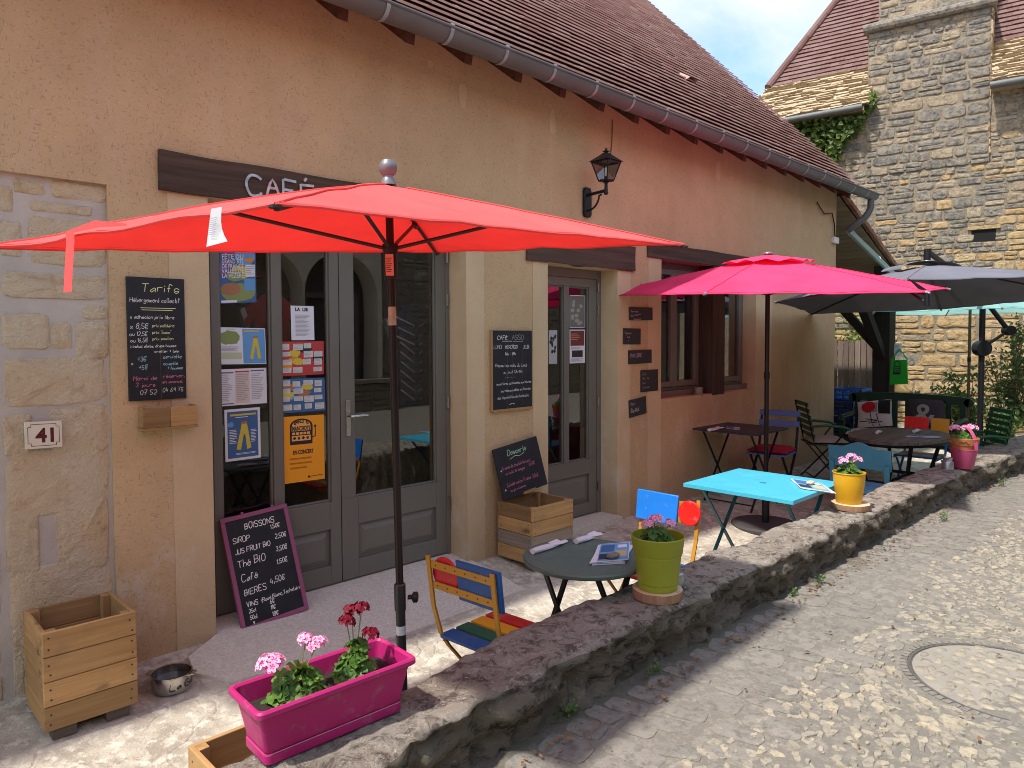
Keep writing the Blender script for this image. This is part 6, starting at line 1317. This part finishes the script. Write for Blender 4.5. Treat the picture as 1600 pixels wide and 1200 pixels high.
# pink window-box planter on the wall
fr_=[oZ(.55,368,1108),oZ(.55,650,1022)];A=V(.805,-1.955,wz);B=V(1.33,-1.985,wz);ud=(B-A)/np.linalg.norm(B-A);vd=V(-ud[1],ud[0],0);m_fux=M('fuchsia_plastic',(.40,.012,.13),.45,0,.1,5,.06,60,wear=.6);m_scuff=M('scuffed_rim',(.66,.34,.44),.6)
PHt=.168;o_=oZ(wz+PHt,403,1119);r_=oZ(wz+PHt,653,1027);ud=(r_-o_)/np.linalg.norm(r_-o_);vd=V(-ud[1],ud[0],0);Lp=np.linalg.norm(r_-o_);Wp=abs((oZ(wz+PHt,353,1073)-o_)@vd)
print('planter',Lp,Wp,o_,r_)
t=thing('planter_box','fuchsia plastic window-box planter at the near end of the low wall','planter',tuple(o_+ud*Lp/2+vd*Wp/2-V(0,0,PHt)),'flower pots on the low wall')
def rring(i,z,rad=.018,n=4):
    pts=[]
    for cx,cy,a0 in ((i+rad,i+rad,math.pi),(Lp-i-rad,i+rad,1.5*math.pi),(Lp-i-rad,Wp-i-rad,0),(i+rad,Wp-i-rad,.5*math.pi)):
        for k in range(n+1): a=a0+k*math.pi/2/n;q=o_+ud*(cx+rad*math.cos(a))+vd*(cy+rad*math.sin(a));pts.append(V(q[0],q[1],o_[2]-PHt+z*PHt/.145))
    return pts
rings=[(.038,.0),(.034,.004),(.033,.024),(.040,.026),(.036,.030),(.024,.085),(.018,.112),(.014,.124),(.006,.126),(.0,.131),(.0,.141),(.004,.146),(.010,.146),(.015,.141),(.024,.09),(.024,.09)]
mb=MB();k=20;vs=[q for i,z in rings for q in rring(i,z)];mb.add(vs,[(L*k+j,L*k+(j+1)%k,(L+1)*k+(j+1)%k,(L+1)*k+j) for L in range(len(rings)-1) for j in range(k)]+[tuple(range(k-1,-1,-1))]);mb.build('trough',m_fux,t,smooth=.5)
mb=MB();q1=rring(.0345,.0255);q2=rring(.033,.029);mb.add(q1+q2,[(j,(j+1)%k,k+(j+1)%k,k+j) for j in range(k)]);mb.build('saucer_edge',m_scuff,t)
mb=MB();mb.add([q+V(0,0,.008*noise.noise(Vector(q*20))) for q in rring(.022,.098)]+[o_+ud*Lp/2+vd*Wp/2+V(0,0,-.04)],[(j,(j+1)%k,k) for j in range(k)]);mb.build('soil',m_soil,t)
def PL(u,v,z): q=o_+ud*Lp*u+vd*Wp*v;return V(q[0],q[1],wz+z)
geranium('pink and white geranium in the left half of the fuchsia planter',PL(.33,.55,.10),.085,.11,90,[(PL(.185,.58,.236),.03,.65),(PL(.40,.62,.272),.021,.15),(PL(.44,.5,.262),.023,.2)],m_pinkpet,(.018,.03),fl=24,ry=.6)
geranium('crimson geranium in the right half of the fuchsia planter',PL(.70,.55,.10),.068,.13,60,[(PL(.72,.7,.31),.021,.5),(PL(.65,.55,.295),.022,.4),(PL(.80,.5,.24),.023,.5),(PL(.77,.62,.318),.019,.6)],m_redpet,(.017,.027),dark=.7,fl=20,ry=.7)
# steel bowl on the floor
c=V(1.165,-.315,fz(-.315));t=thing('steel_bowl','brushed steel water bowl with two lugs and handwriting on the floor by the wall','bowl',tuple(c));mb=MB();mb.lathe([(.075,0),(.083,.006),(.086,.02),(.087,.075),(.091,.078),(.091,.081),(.085,.079),(.083,.02),(.07,.01),(0,.01)],tuple(c),48);mb.build('bowl',m_steel,t,smooth=.5)
for s in(-1,1): mb=MB();d=rt0*s;P=[c+d*.088+V(0,0,.073)+fh*.03,c+d*.112+V(0,0,.074)+fh*.02,c+d*.112+V(0,0,.074)-fh*.02,c+d*.088+V(0,0,.073)-fh*.03];mb.prism(P,(0,0,.004));mb.build('lug',m_steel,t)
mb=MB()
class Cyl:
    n=V(0,0,1)
    def p(s,x,y,k=0): a=-2.62+x/.0875;return c+V((.0875+k)*math.cos(a),(.0875+k)*math.sin(a),.075-y)
write(mb,Cyl(),'La Gamelle',.055,.05,.027,.0032,0,.1,0,1.25);mb.build('handwriting',m_ink,t,smooth=0)
mb=MB();mb.lathe([(.083,.045),(0,.0455)],tuple(c),32);mb.build('water',M('bowl_water',(.06,.06,.06),.05),t)
# ================================================================ THINGS ON THE TABLES
m_nap=M('paper_napkin',(.72,.68,.70),.85,0,.03,10,.15,60)
def napkin(label,p,ang,L,tip=True):
    p=V(*p);t=thing('rolled_napkin',label,'napkin',tuple(p),'cutlery rolled in napkins');d=V(math.cos(ang),math.sin(ang),0);s=V(-d[1],d[0],0);mb=MB();n=12;vs=[]
    ks=np.linspace(0,1,8)
    for f in ks:
        w=.017+.006*math.sin(f*5)+.004*f;h_=.010+.003*math.sin(f*4+1)
        for k in range(n): a=2*math.pi*k/n;vs.append(p+d*L*f+s*w*math.cos(a)*(1+.12*math.sin(3*a+f*6))+V(0,0,h_*(1+math.sin(a)*(1-.1*math.cos(2*a)))))
    mb.add(vs,[(i*n+j,i*n+(j+1)%n,(i+1)*n+(j+1)%n,(i+1)*n+j) for i in range(7) for j in range(n)]+[tuple(range(n-1,-1,-1)),tuple(7*n+j for j in range(n))]);
    q=p+d*L*.55;mb.add([q+s*.02+V(0,0,.022),q+d*.06+s*.012+V(0,0,.028),q+d*.075-s*.03+V(0,0,.012),q-s*.022+V(0,0,.016)],[(0,1,2,3)])
    mb.build('napkin',m_nap,t,smooth=1)
    if tip: mb=MB();mb.bar(p+d*(L-.02)+V(0,0,.010),p+d*(L+.05)+V(0,0,.006),.012,.002);mb.build('cutlery',m_steel,t,bevel=.001)
z=.5155;a=oZ(z,832,866);b=oZ(z,888,846);napkin('rolled napkin with cutlery nearest the left edge of the round table',a,math.atan2(*(b-a)[1::-1]),np.linalg.norm(b-a)*.92)
a=oZ(z,900,850);b=oZ(z,938,836);napkin('rolled napkin across the back of the round table',a,math.atan2(*(b-a)[1::-1]),np.linalg.norm(b-a))
def booklets(label,TL,TR,BL,z,n,seed,group='leaflets on tables',pebble=True):
    a,b,c_=oZ(z,*TL),oZ(z,*TR),oZ(z,*BL);rg=random.Random(seed);ctr=(b+c_)/2;t=thing('leaflet_stack',label,'leaflets',tuple(ctr),group)
    for k in range(n):
        j=V(rg.uniform(-.01,.01),rg.uniform(-.01,.01),.001+k*.0035);ang=rg.uniform(-.12,.12);R2=lambda q:ctr+V((q-ctr)[0]*math.cos(ang)-(q-ctr)[1]*math.sin(ang),(q-ctr)[0]*math.sin(ang)+(q-ctr)[1]*math.cos(ang),0)
        A,B,C=R2(a)+j,R2(b)+j,R2(c_)+j;fr=Fr(A,B,C)
        if fr.n[2]<0: fr.n=-fr.n
        mb=MB();fr.slab(mb,0,0,fr.w,fr.h,0,.0028);s=mb.build('leaflet',m_paper,t,smooth=0)
        if k==n-1:
            for m_,(x0,y0,x1,y1),kk in ((mLb,(.02,.02,.98,.98),.0031),(mB,(.06,.1,.5,.5),.0033),(mDb,(.05,.6,.45,.9),.0033),(m_paper,(.6,.12,.9,.3),.0034),(f('print_sand',(.55,.42,.2)),(.55,.45,.92,.8),.0033)): mb=MB();fr.rect(mb,x0*fr.w,y0*fr.h,x1*fr.w,y1*fr.h,kk);mb.build('cover_print',m_,s,smooth=0)
    return ctr,t
ctr,_=booklets('stack of blue and white leaflets at the right of the round table',(938,856),(985,853),(928,884),.5155,5,3)
def pebble(label,c,r,seed,mat):
    mb=MB();n=20;m=10;vs=[]
    for i in range(m+1):
        ph=math.pi*i/m
        for j in range(n): a=2*math.pi*j/n;q=V(math.sin(ph)*math.cos(a)*r*1.35,math.sin(ph)*math.sin(a)*r*.8,math.cos(ph)*r*.42);q=q*(1+.13*noise.noise(Vector(q*35+V(seed,0,0))));vs.append(V(*c)+q+V(0,0,r*.40))
    mb.add(vs,[(i*n+j,(i+1)*n+j,(i+1)*n+(j+1)%n,i*n+(j+1)%n) for i in range(m) for j in range(n)]);tag(mb.build('paperweight_stone',mat,smooth=2),label,'stone','pebble paperweights')
m_pst=stonemat('flint',(.14,.12,.10),(.25,.22,.18),(.34,.29,.23),(.04,.035,.03),sc_=20)
q=oZ(.534,958,872);pebble('dark flint pebble holding down leaflets on the round table',(q[0],q[1],.5345),.03,1,m_pst)
booklets('blue leaflets on the right half of the turquoise table',(1236,750),(1283,757),(1252,764),.5365,3,6);q=oZ(.547,1266,757);pebble('pale pebble on leaflets on the turquoise table',(q[0],q[1],.5475),.032,4,stonemat('pale_flint',(.5,.42,.28),(.6,.55,.45),(.5,.45,.3),(.25,.2,.13),sc_=20))
a=oZ(.661,1108,674);b=oZ(.661,1131,669);napkin('rolled napkin on the graphite table by the wall',a,math.atan2(*(b-a)[1::-1]),np.linalg.norm(b-a)*.9,True)
booklets('grey leaflet beside the napkin on the graphite table',(1134,666),(1155,668),(1136,670),.661,1,9)
a=oZ(.561,1370,678);b=oZ(.561,1385,671);napkin('rolled napkin at the left of the oval table',a,math.atan2(*(b-a)[1::-1]),.15,False)
a=oZ(.561,1428,676);b=oZ(.561,1444,671);napkin('rolled napkin in the middle of the oval table',a,math.atan2(*(b-a)[1::-1]),.16,True)
booklets('pale menu sheets lying on the oval table',(1425,680),(1470,683),(1415,682),.561,2,12)
# mug on the window ledge
q=oY(-.0,1096,620);c=V(q[0],.035,.9555);t=thing('stoneware_mug','small grey mug on the window ledge against the oak post','mug',tuple(c));mb=MB();mb.lathe([(.036,0),(.04,.01),(.04,.09),(.037,.09),(.035,.02),(0,.02)],tuple(c),24);mb.build('cup',M('grey_stoneware',(.27,.22,.19),.5),t);mb=MB();mb.tube([c+V(.04+.02*math.sin(a),0,.045+.028*math.cos(a)) for a in np.linspace(0,math.pi,7)],.005,6);mb.build('handle',M('grey_stoneware',(.2,)*3),t)
# ================================================================ INSIDE THE CAFE, SEEN THROUGH THE GLASS
def shirt(name,label,px,py,Y,W,H,mat,cuff=None):
    q=oY(Y,px,py);t=thing(name,label,'shirt',(q[0],q[1],q[2]-H),'shirts hanging inside');mb=MB()
    P=[(-.16,0),(-.07,.02),(0,-.015),(.07,.02),(.16,0),(.5,-.16),(.42,-.32),(.27,-.22),(.26,-1),(-.26,-1),(-.27,-.22),(-.42,-.32),(-.5,-.16)]
    n=len(P);mb.prism([(q[0]+a*W,q[1]+.02*math.sin(a*20),q[2]+b*H) for a,b in P],(0,.05,0));mb.build('cloth',mat,t)
    if cuff:
        for s in (-1,1): mb=MB();mb.prism([(q[0]+a*W*s,q[1]-.004,q[2]+b*H) for a,b in ((.52,-.15),(.42,-.33),(.36,-.29),(.45,-.12))],(0,.06,0));mb.build('cuff',cuff,t)
    if 'striped' in label:
        mb=MB()
        for k in range(9): z=q[2]-.06-k*.07;mb.bar((q[0]-.15-.1*(k<3),q[1]-.006,z),(q[0]-.02,q[1]-.006,z-.09),.012,.002,(0,1,0));mb.bar((q[0]+.02,q[1]-.006,z-.09),(q[0]+.15+.1*(k<3),q[1]-.006,z),.012,.002,(0,1,0))
        mb.build('stripes',cuff,t,smooth=0)
    mb=MB();mb.tube([(q[0],q[1]+.02,q[2]),(q[0],q[1]+.02,2.6)],.006,6);mb.build('hanger',m_black,t)
shirt('hanging_shirt','dark red football shirt hanging inside the double door',425,462,.48,.40,.62,M('claret_jersey',(.33,.008,.02),.8),M('white_cuff',(.6,.6,.62),.8))
shirt('hanging_shirt','navy striped shirt hanging behind the right door pane',650,478,.55,.52,.75,M('navy_jersey',(.02,.035,.12),.8),M('white_cuff',(.6,)*3))
q=oY(.42,1158,590);c=V(q[0],q[1],.98);t=thing('table_lamp','small table lamp with white shade behind the right window','lamp',tuple(c));mb=MB();mb.lathe([(.05,0),(.05,.015),(.012,.03),(.012,.14)],tuple(c),16);mb.build('base',m_cz,t);mb=MB();mb.lathe([(.11,.13),(.075,.30)],tuple(c),24);mb.build('lamp_shade',M('linen_shade',(.75,.72,.66),.9),t)
q=oY(.5,1066,480);mb=MB();vs=[]
for k in range(24): x=q[0]-.14+.28*k/23;vs+=[(x,.5+.02*math.sin(k*1.6),.9),(x,.5+.02*math.sin(k*1.6),2.25)]
mb.add(vs,[(2*i,2*i+2,2*i+3,2*i+1) for i in range(23)]);tag(mb.build('curtain',M('grey_curtain',(.24,.24,.25),.9),smooth=1),'grey curtain hanging inside the left window','curtain')
mb=MB();mb.box(1.9,2.6,2.6,3.1,-.02,.85);mb.box(1.85,2.65,2.55,3.15,.85,.89);tag(mb.build('counter',m_post),'dark wooden counter inside the cafe behind the double door','counter')
# ================================================================ BENCH CORNER
bx=9.62;bz=fz(-.9);t=thing('garden_bench','bottle green wooden garden bench with rounded back rail beyond the oval table','bench',(bx,-.85,bz))
y0,y1=-.30,-1.60;zt=.80
mb=MB();n=16;A=[];
for k in range(n+1):
    f=k/n;y=y0+(y1-y0)*f;A.append((bx,y,zt+.035*math.sin(math.pi*f)**.5-.03))
for i in range(n): mb.bar(A[i],A[i+1],.04,.10,(0,0,1))
mb.tube([(bx-.02,y1,zt-.03),(bx+.02,y1,zt-.03)],.05,16);mb.tube([(bx-.02,y0,zt-.03),(bx+.02,y0,zt-.03)],.05,16);mb.build('top_rail',m_dgrn,t)
for k in range(9): mb=MB();y=y0-.06+(y1-y0+.12)*k/8;mb.box(bx-.012,bx+.012,y-.03,y+.03,.33,zt-.04);mb.build('back_slat',m_dgrn,t)
mb=MB();mb.box(bx-.48,bx,y1+.02,y0-.02,.27,.31);mb.build('seat',m_dgrn,t)
for y in (y0-.03,y1+.03):
    for x in (bx-.44,bx-.02): mb=MB();mb.box(x-.03,x+.03,y-.03,y+.03,bz,.27 if x>bx-.1 else .52);mb.build('leg',m_dgrn,t)
    mb=MB();mb.tube([(bx,y,.57),(bx-.2,y,.57),(bx-.46,y,.55),(bx-.50,y,.50)],.028,8);mb.build('armrest',m_dgrn,t)
m_pat=nt('patterned_cotton')[0];_t=m_pat.node_tree;_h=N(_t);_o=[n for n in _t.nodes if n.type=='OUTPUT_MATERIAL'][0];_h.bsdf(_h.mix(_h.ramp(_h.n('TexVoronoi',{'Vector':_h.coord(),'Scale':45.}).outputs['Distance'],[(.3,0),(.45,1)]),(.10,.10,.11),(.55,.54,.53)),.9,0,.2,None,_o)
mb=MB();cushion(mb,9.16,9.6,-.95,-.32,.31,.09);mb.v=[tuple(q) for q in mb.v];tag(mb.build('seat_pad',m_pat,smooth=1),'grey patterned pad on the left half of the green bench','cushion','cushions on the bench')
m_canvas=M('white_canvas',(.66,.64,.60),.9,0,.04,8,.1,90);m_char=M('charcoal_cloth',(.055,.05,.052),.9,0,.1,9,.15,90)
def pillow(name,label,TL,TR,BL,mat,draw,X=9.50):
    a,b,c_=oX(X,*TL),oX(X,*TR),oX(X+.0,*BL);a=V(X+.06,a[1],a[2]);b=V(X+.06,b[1],b[2]);c_=V(X-.06,c_[1],c_[2]);fr=Fr(a,b,c_);t=thing(name,label,'cushion',tuple(fr.p(fr.w/2,fr.h)),'cushions on the bench')
    mb=MB();n=10;F_=[];B_=[]
    pf=lambda u,v:.055*((1-abs(2*u-1)**3)*(1-abs(2*v-1)**3))**.6
    for i in range(n+1):
        for j in range(n+1): u,v=i/n,j/n;k=pf(u,v);s_=1-.035*(1-abs(2*v-1));F_.append(fr.p(fr.w*(.5+(u-.5)*s_),fr.h*v,k));B_.append(fr.p(fr.w*(.5+(u-.5)*s_),fr.h*v,-k))
    w=n+1;b0=len(F_);mb.add(F_+B_,[(i*w+j,i*w+j+1,(i+1)*w+j+1,(i+1)*w+j) for i in range(n) for j in range(n)]+[(b0+i*w+j,b0+(i+1)*w+j,b0+(i+1)*w+j+1,b0+i*w+j+1) for i in range(n) for j in range(n)])
    mb.build('pillow',mat,t,smooth=2);draw(t,fr,pf)
def pf_poly(t,fr,pf,name,mat,P,ex=.004):
    mb=MB();cx,cy=np.mean(np.array(P),0);k=len(P)
    def q(u,v): return fr.p(u*fr.w,v*fr.h,pf(min(1,max(0,u)),min(1,max(0,v)))+ex)
    rings=[1,.75,.5,.25];vs=[q(cx+(u-cx)*r,cy+(v-cy)*r) for r in rings for u,v in P]+[q(cx,cy)]
    mb.add(vs,[(L*k+j,L*k+(j+1)%k,(L+1)*k+(j+1)%k,(L+1)*k+j) for L in range(3) for j in range(k)]+[(3*k+j,3*k+(j+1)%k,4*k) for j in range(k)]);mb.build(name,mat,t,smooth=2)
def d1(t,fr,pf):
    circ=lambda cx,cy,rx,ry:[(cx+rx*math.cos(a),cy+ry*math.sin(a)) for a in np.linspace(0,6.28,18,endpoint=False)]
    dens=lambda P:[(P[i][0]*(1-f)+P[(i+1)%len(P)][0]*f,P[i][1]*(1-f)+P[(i+1)%len(P)][1]*f) for i in range(len(P)) for f in (0,.33,.66)]
    pf_poly(t,fr,pf,'grey_patch',M('grey_print_cloth',(.30,.29,.29),.9),dens([(.16,.12),(.62,.10),(.62,.48),(.3,.52)]),.004)
    pf_poly(t,fr,pf,'red_circle',M('red_print_cloth',(.50,.015,.02),.9),circ(.37,.27,.21,.22),.007);pf_poly(t,fr,pf,'black_square',M('black_print_cloth',(.015,.015,.016),.9),dens([(.64,.02),(.97,.05),(.96,.58),(.66,.56)]),.008)
    mb=MB()
    for a,b in (((.42,.5),(.47,1)),((.60,.55),(.66,1)),((.1,.8),(.6,.82)),((.35,.88),(.75,.86)),((.28,.72),(.6,.80))):
        p=fr.p(a[0]*fr.w,a[1]*fr.h,pf(*a)+.004);q=fr.p(b[0]*fr.w,min(.99,b[1])*fr.h,pf(b[0],min(.99,b[1]))+.004);m_=fr.p((a[0]+b[0])/2*fr.w,(a[1]+b[1])/2*fr.h,pf((a[0]+b[0])/2,(a[1]+b[1])/2)+.004);mb.tube([p,m_,q],.005,5)
    mb.build('black_lines',M('black_print_cloth',(.01,)*3),t)
pillow('throw_pillow','white throw pillow with a red disc and black square on the bench',(1337,629),(1391,624),(1343,668),m_canvas,d1)
def d2_(t,fr,pf):
    mb=MB();printed(mb,fr,'&',.20*fr.w,.90*fr.h,fr.h*1.02,0,0,1.,.004);vs=[]
    for v in mb.v:
        d=V(*v)-fr.o;u,w_=(d@fr.u)/fr.w,(d@fr.v)/fr.h;vs.append(tuple(V(*v)+fr.n*(pf(min(1,max(0,u)),min(1,max(0,w_)))+.008)))
    mb.v=vs;mb.build('ampersand',M('pale_grey_print',(.40,.38,.37),.9),t,smooth=0)
pillow('throw_pillow','charcoal throw pillow with a big pale ampersand on the bench',(1416,623),(1475,626),(1419,668),m_char,d2_)
# bag and paper on the porch post
def hang(X,TL,TR,BL,BR,mat,name,label,cat,th=.03):
    P=[oX(X,*v) for v in (TL,TR,BR,BL)];c=(P[2]+P[3])/2;t=thing(name,label,cat,tuple(c));mb=MB();mb.prism(P,(-th,0,0));mb.build('body',mat,t,bevel=.004);return t,P
t,P=hang(11.55,(1393,562),(1418,562),(1391,601),(1419,600),M('bright_green_bag',(.008,.30,.015),.6,0,.1,6),'tote_bag','bright green bag printed with a black slot machine hanging on the porch post','bag')
a,b,c_=P[0]-V(.031,0,0),P[1]-V(.031,0,0),P[3]-V(.031,0,0);fr=Fr(a,b,c_);mb=MB();PP=[(.22,.57),(.24,.22)]+[(.42-.18*math.cos(q),.2-.14*math.sin(q)) for q in np.linspace(0,math.pi,10)]+[(.60,.22),(.62,.56)]
for i in range(len(PP)): line(mb,fr,PP[i][0]*fr.w,PP[i][1]*fr.h,PP[(i+1)%len(PP)][0]*fr.w,PP[(i+1)%len(PP)][1]*fr.h,.014,0,.002)
for y in (.25,.33,.40): fr.rect(mb,.28*fr.w,y*fr.h,.57*fr.w,(y+.03)*fr.h,.002)
fr.rect(mb,.24*fr.w,.47*fr.h,.60*fr.w,.57*fr.h,.002);mb.build('print',m_ink,t,smooth=0);mb=MB();mb.tube([P[0],P[0]*.5+P[1]*.5+V(0,0,.16),P[1]],.01,6);mb.build('strap',M('bright_green_bag',(.0,)*3),t)
t,P=hang(11.56,(1398,536),(1409,537),(1397,556),(1409,556),m_paper,'notice_sheet','white notice sheet pinned to the porch post above the green bag','notice',.004);fr=Fr(P[0]-V(.006,0,0),P[1]-V(.006,0,0),P[3]-V(.006,0,0));mb=MB();greek(fr,.1,.9,.15,.8,7,mb);mb.build('print',m_greyink,t,smooth=0)
# stacked plastic crates in the corner
m_pl=M('blue_plastic',(.008,.035,.13),.45,0,.1,6);m_pl2=M('bright_blue_plastic',(.02,.12,.38),.45,0,.1,6)
def pcrate(label,x0,x1,y0,y1,z,mat,h_=.24):
    t=thing('plastic_crate',label,'crate',((x0+x1)/2,(y0+y1)/2,z),'blue plastic crates stacked beside the bench');
    for (a,b,c_,d) in ((x0,x1,y0,y0+.02),(x0,x1,y1-.02,y1),(x0,x0+.02,y0+.02,y1-.02),(x1-.02,x1,y0+.02,y1-.02)):
        mb=MB();mb.box(a,b,c_,d,z,z+h_*.18);mb.box(a,b,c_,d,z+h_*.40,z+h_*.56);mb.box(a,b,c_,d,z+h_*.80,z+h_)
        for f in (0,.33,.66,1):
            if b-a>d-c_: xx=a+(b-a-.03)*f;mb.box(xx,xx+.03,c_+.001,d-.001,z+.01,z+h_-.01)
            else: yy=c_+(d-c_-.03)*f;mb.box(a+.001,b-.001,yy,yy+.03,z+.01,z+h_-.01)
        mb.build('lattice_side',mat,t,smooth=0)
    mb=MB();mb.box(x0+.02,x1-.02,y0+.02,y1-.02,z+.004,z+.02);mb.build('bottom',mat,t)
zf=-.06
for k in range(3): pcrate(['lowest blue plastic crate in the stack by the bench','middle blue plastic crate in the stack by the bench','dark blue crate at the top of the tall stack by the bench'][k],9.85,10.25,-.22,.28,zf+.25*k,m_pl)
pcrate('brighter blue plastic crate tipped on the clutter behind the bench',10.35,10.75,-.15,.25,.66,m_pl2,.16)
mb=MB();rg=random.Random(8);
for k in range(160):
    p=V(rg.uniform(9.95,12.2),rg.uniform(.05,.9),rg.uniform(-.05,.62));d=rdir(rg);d[2]*=.35;mb.tube([p-d*rg.uniform(.15,.5),p,p+d*rg.uniform(.15,.5)+V(0,0,rg.uniform(-.05,.05))],[.012,.016,.006],5,0,rg.random())
tag(mb.build('brushwood_pile',M('dark_sticks',(.045,.035,.025),.9,0,.4,20,attr=.6)),'dark pile of brushwood under the porch behind the bench','brushwood')
fx=13.0;mb=MB();t=thing('paling_fence','grey wooden paling fence under the porch behind the bench','fence',(fx,.7,-.06));rg=random.Random(2)
for k in range(12):
    y=1.5-.098*k;P=oX
    mb.box(fx,fx+.02,y,y+.085,-.06,1.47+rg.uniform(-.02,.02),0,rg.random())
mb.build('palings',m_paling,t,smooth=0);mb=MB();mb.box(fx+.021,fx+.05,.42,1.6,.3,.38);mb.box(fx+.021,fx+.05,.42,1.6,1.2,1.28);mb.build('rail',m_paling,t)
# ================================================================ SHRUBS
def shrub(name,label,ctr,rad,n,size,mat=m_shrub,cat='shrub',seed=1,stems=9,wd=.45,group='shrubs by the stone house'):
    ctr=V(*ctr);rg=random.Random(seed);t=thing(name,label,cat,tuple(ctr),group);mb=MB();sb=MB();cl=[]
    for k in range(stems):
        a=rg.uniform(0,6.28);r=rg.uniform(.2,1);top=ctr+V(rad[0]*r*math.cos(a),rad[1]*r*math.sin(a),rad[2]*rg.uniform(.55,1.0)*(1.1-.35*r));m_=ctr*.5+top*.5+V(0,0,rad[2]*.12)
        sb.tube([ctr+V(rg.uniform(-.05,.05),rg.uniform(-.05,.05),0),m_,top],[.014,.009,.003],5)
        for q in range(5): f=rg.uniform(.25,1.02);p=(ctr*(1-f)**2+m_*2*f*(1-f)+top*f*f);cl.append(p)
    for i in range(n):
        c=rg.choice(cl);p=c+rdir(rg)*rad[2]*.13*rg.random();L=rg.uniform(*size);leafcard(mb,p,rdir(rg)+V(0,0,.25),rdir(rg)+V(-.3,-.2,.8),L,L*wd,0,rg.random())
    mb.build('foliage',mat,t,smooth=0);sb.build('stems',m_bark,t)
def gpt(px,Y,z=-.1): q=oY(Y,px,600);return (q[0],Y,z)
shrub('flowering_shrub','tall grey-green leafy shrub against the stone house at the right edge',(13.0,-1.35,-.15),(.55,.55,2.05),1900,(.05,.10),m_shrub,'shrub',3,16,.5)
shrub('flowering_shrub','loose leafy bush at the foot of the stone wall behind the green bench',(12.3,-.55,-.15),(.6,.5,.95),1100,(.04,.08),m_shrub,'shrub',5,14,.5)
shrub('flowering_shrub','low dark bush behind the green folding chair',(11.2,-1.6,-.2),(.7,.45,.95),1500,(.04,.075),m_weed,'shrub',7,14,.55)
shrub('flowering_shrub','small bush in the corner where the low wall meets the stone house',(11.9,-2.05,-.2),(.5,.3,.6),700,(.035,.07),m_weed,'shrub',8,12,.55)
shrub('flowering_shrub','rounded mid-green shrub between the thin bronze pole and the tall grey-green shrub',(12.5,-.95,-.15),(.55,.45,1.25),1300,(.045,.09),m_weed,'shrub',12,14,.55)
shrub('climbing_shrub','sunlit leafy shrub behind the paling fence',(13.6,1.0,-.1),(.35,.7,2.3),1700,(.06,.12),m_ivy,'shrub',9,16,.6)
c=V(10.3,-1.95,fz(-1.9));pot('terracotta pot standing on the terrace behind the green chair',c,[(.10,0),(.14,.26),(.155,.265),(.155,.30),(.14,.30),(.13,.26),(0,.26)],M('terracotta',(.4,.1,.05)),.27,.13,'pots at the far end')
geranium('white-flecked leafy plant in the far terracotta pot',c+V(0,0,.28),.15,.16,50,[(c+V(.02,.03,.46),.02,1.),(c+V(-.05,-.04,.44),.018,1.)],m_pinkpet,(.03,.05),'plants at the far end')
c=V(9.75,-1.93,fz(-1.9));pot('deep blue glazed pot behind the rose pot at the far end',c,[(.09,0),(.14,.2),(.15,.30),(.155,.31),(.145,.31),(.13,.2),(0,.2)],M('blue_glaze',(.01,.04,.2),.2),.27,.13,'pots at the far end')
t=None
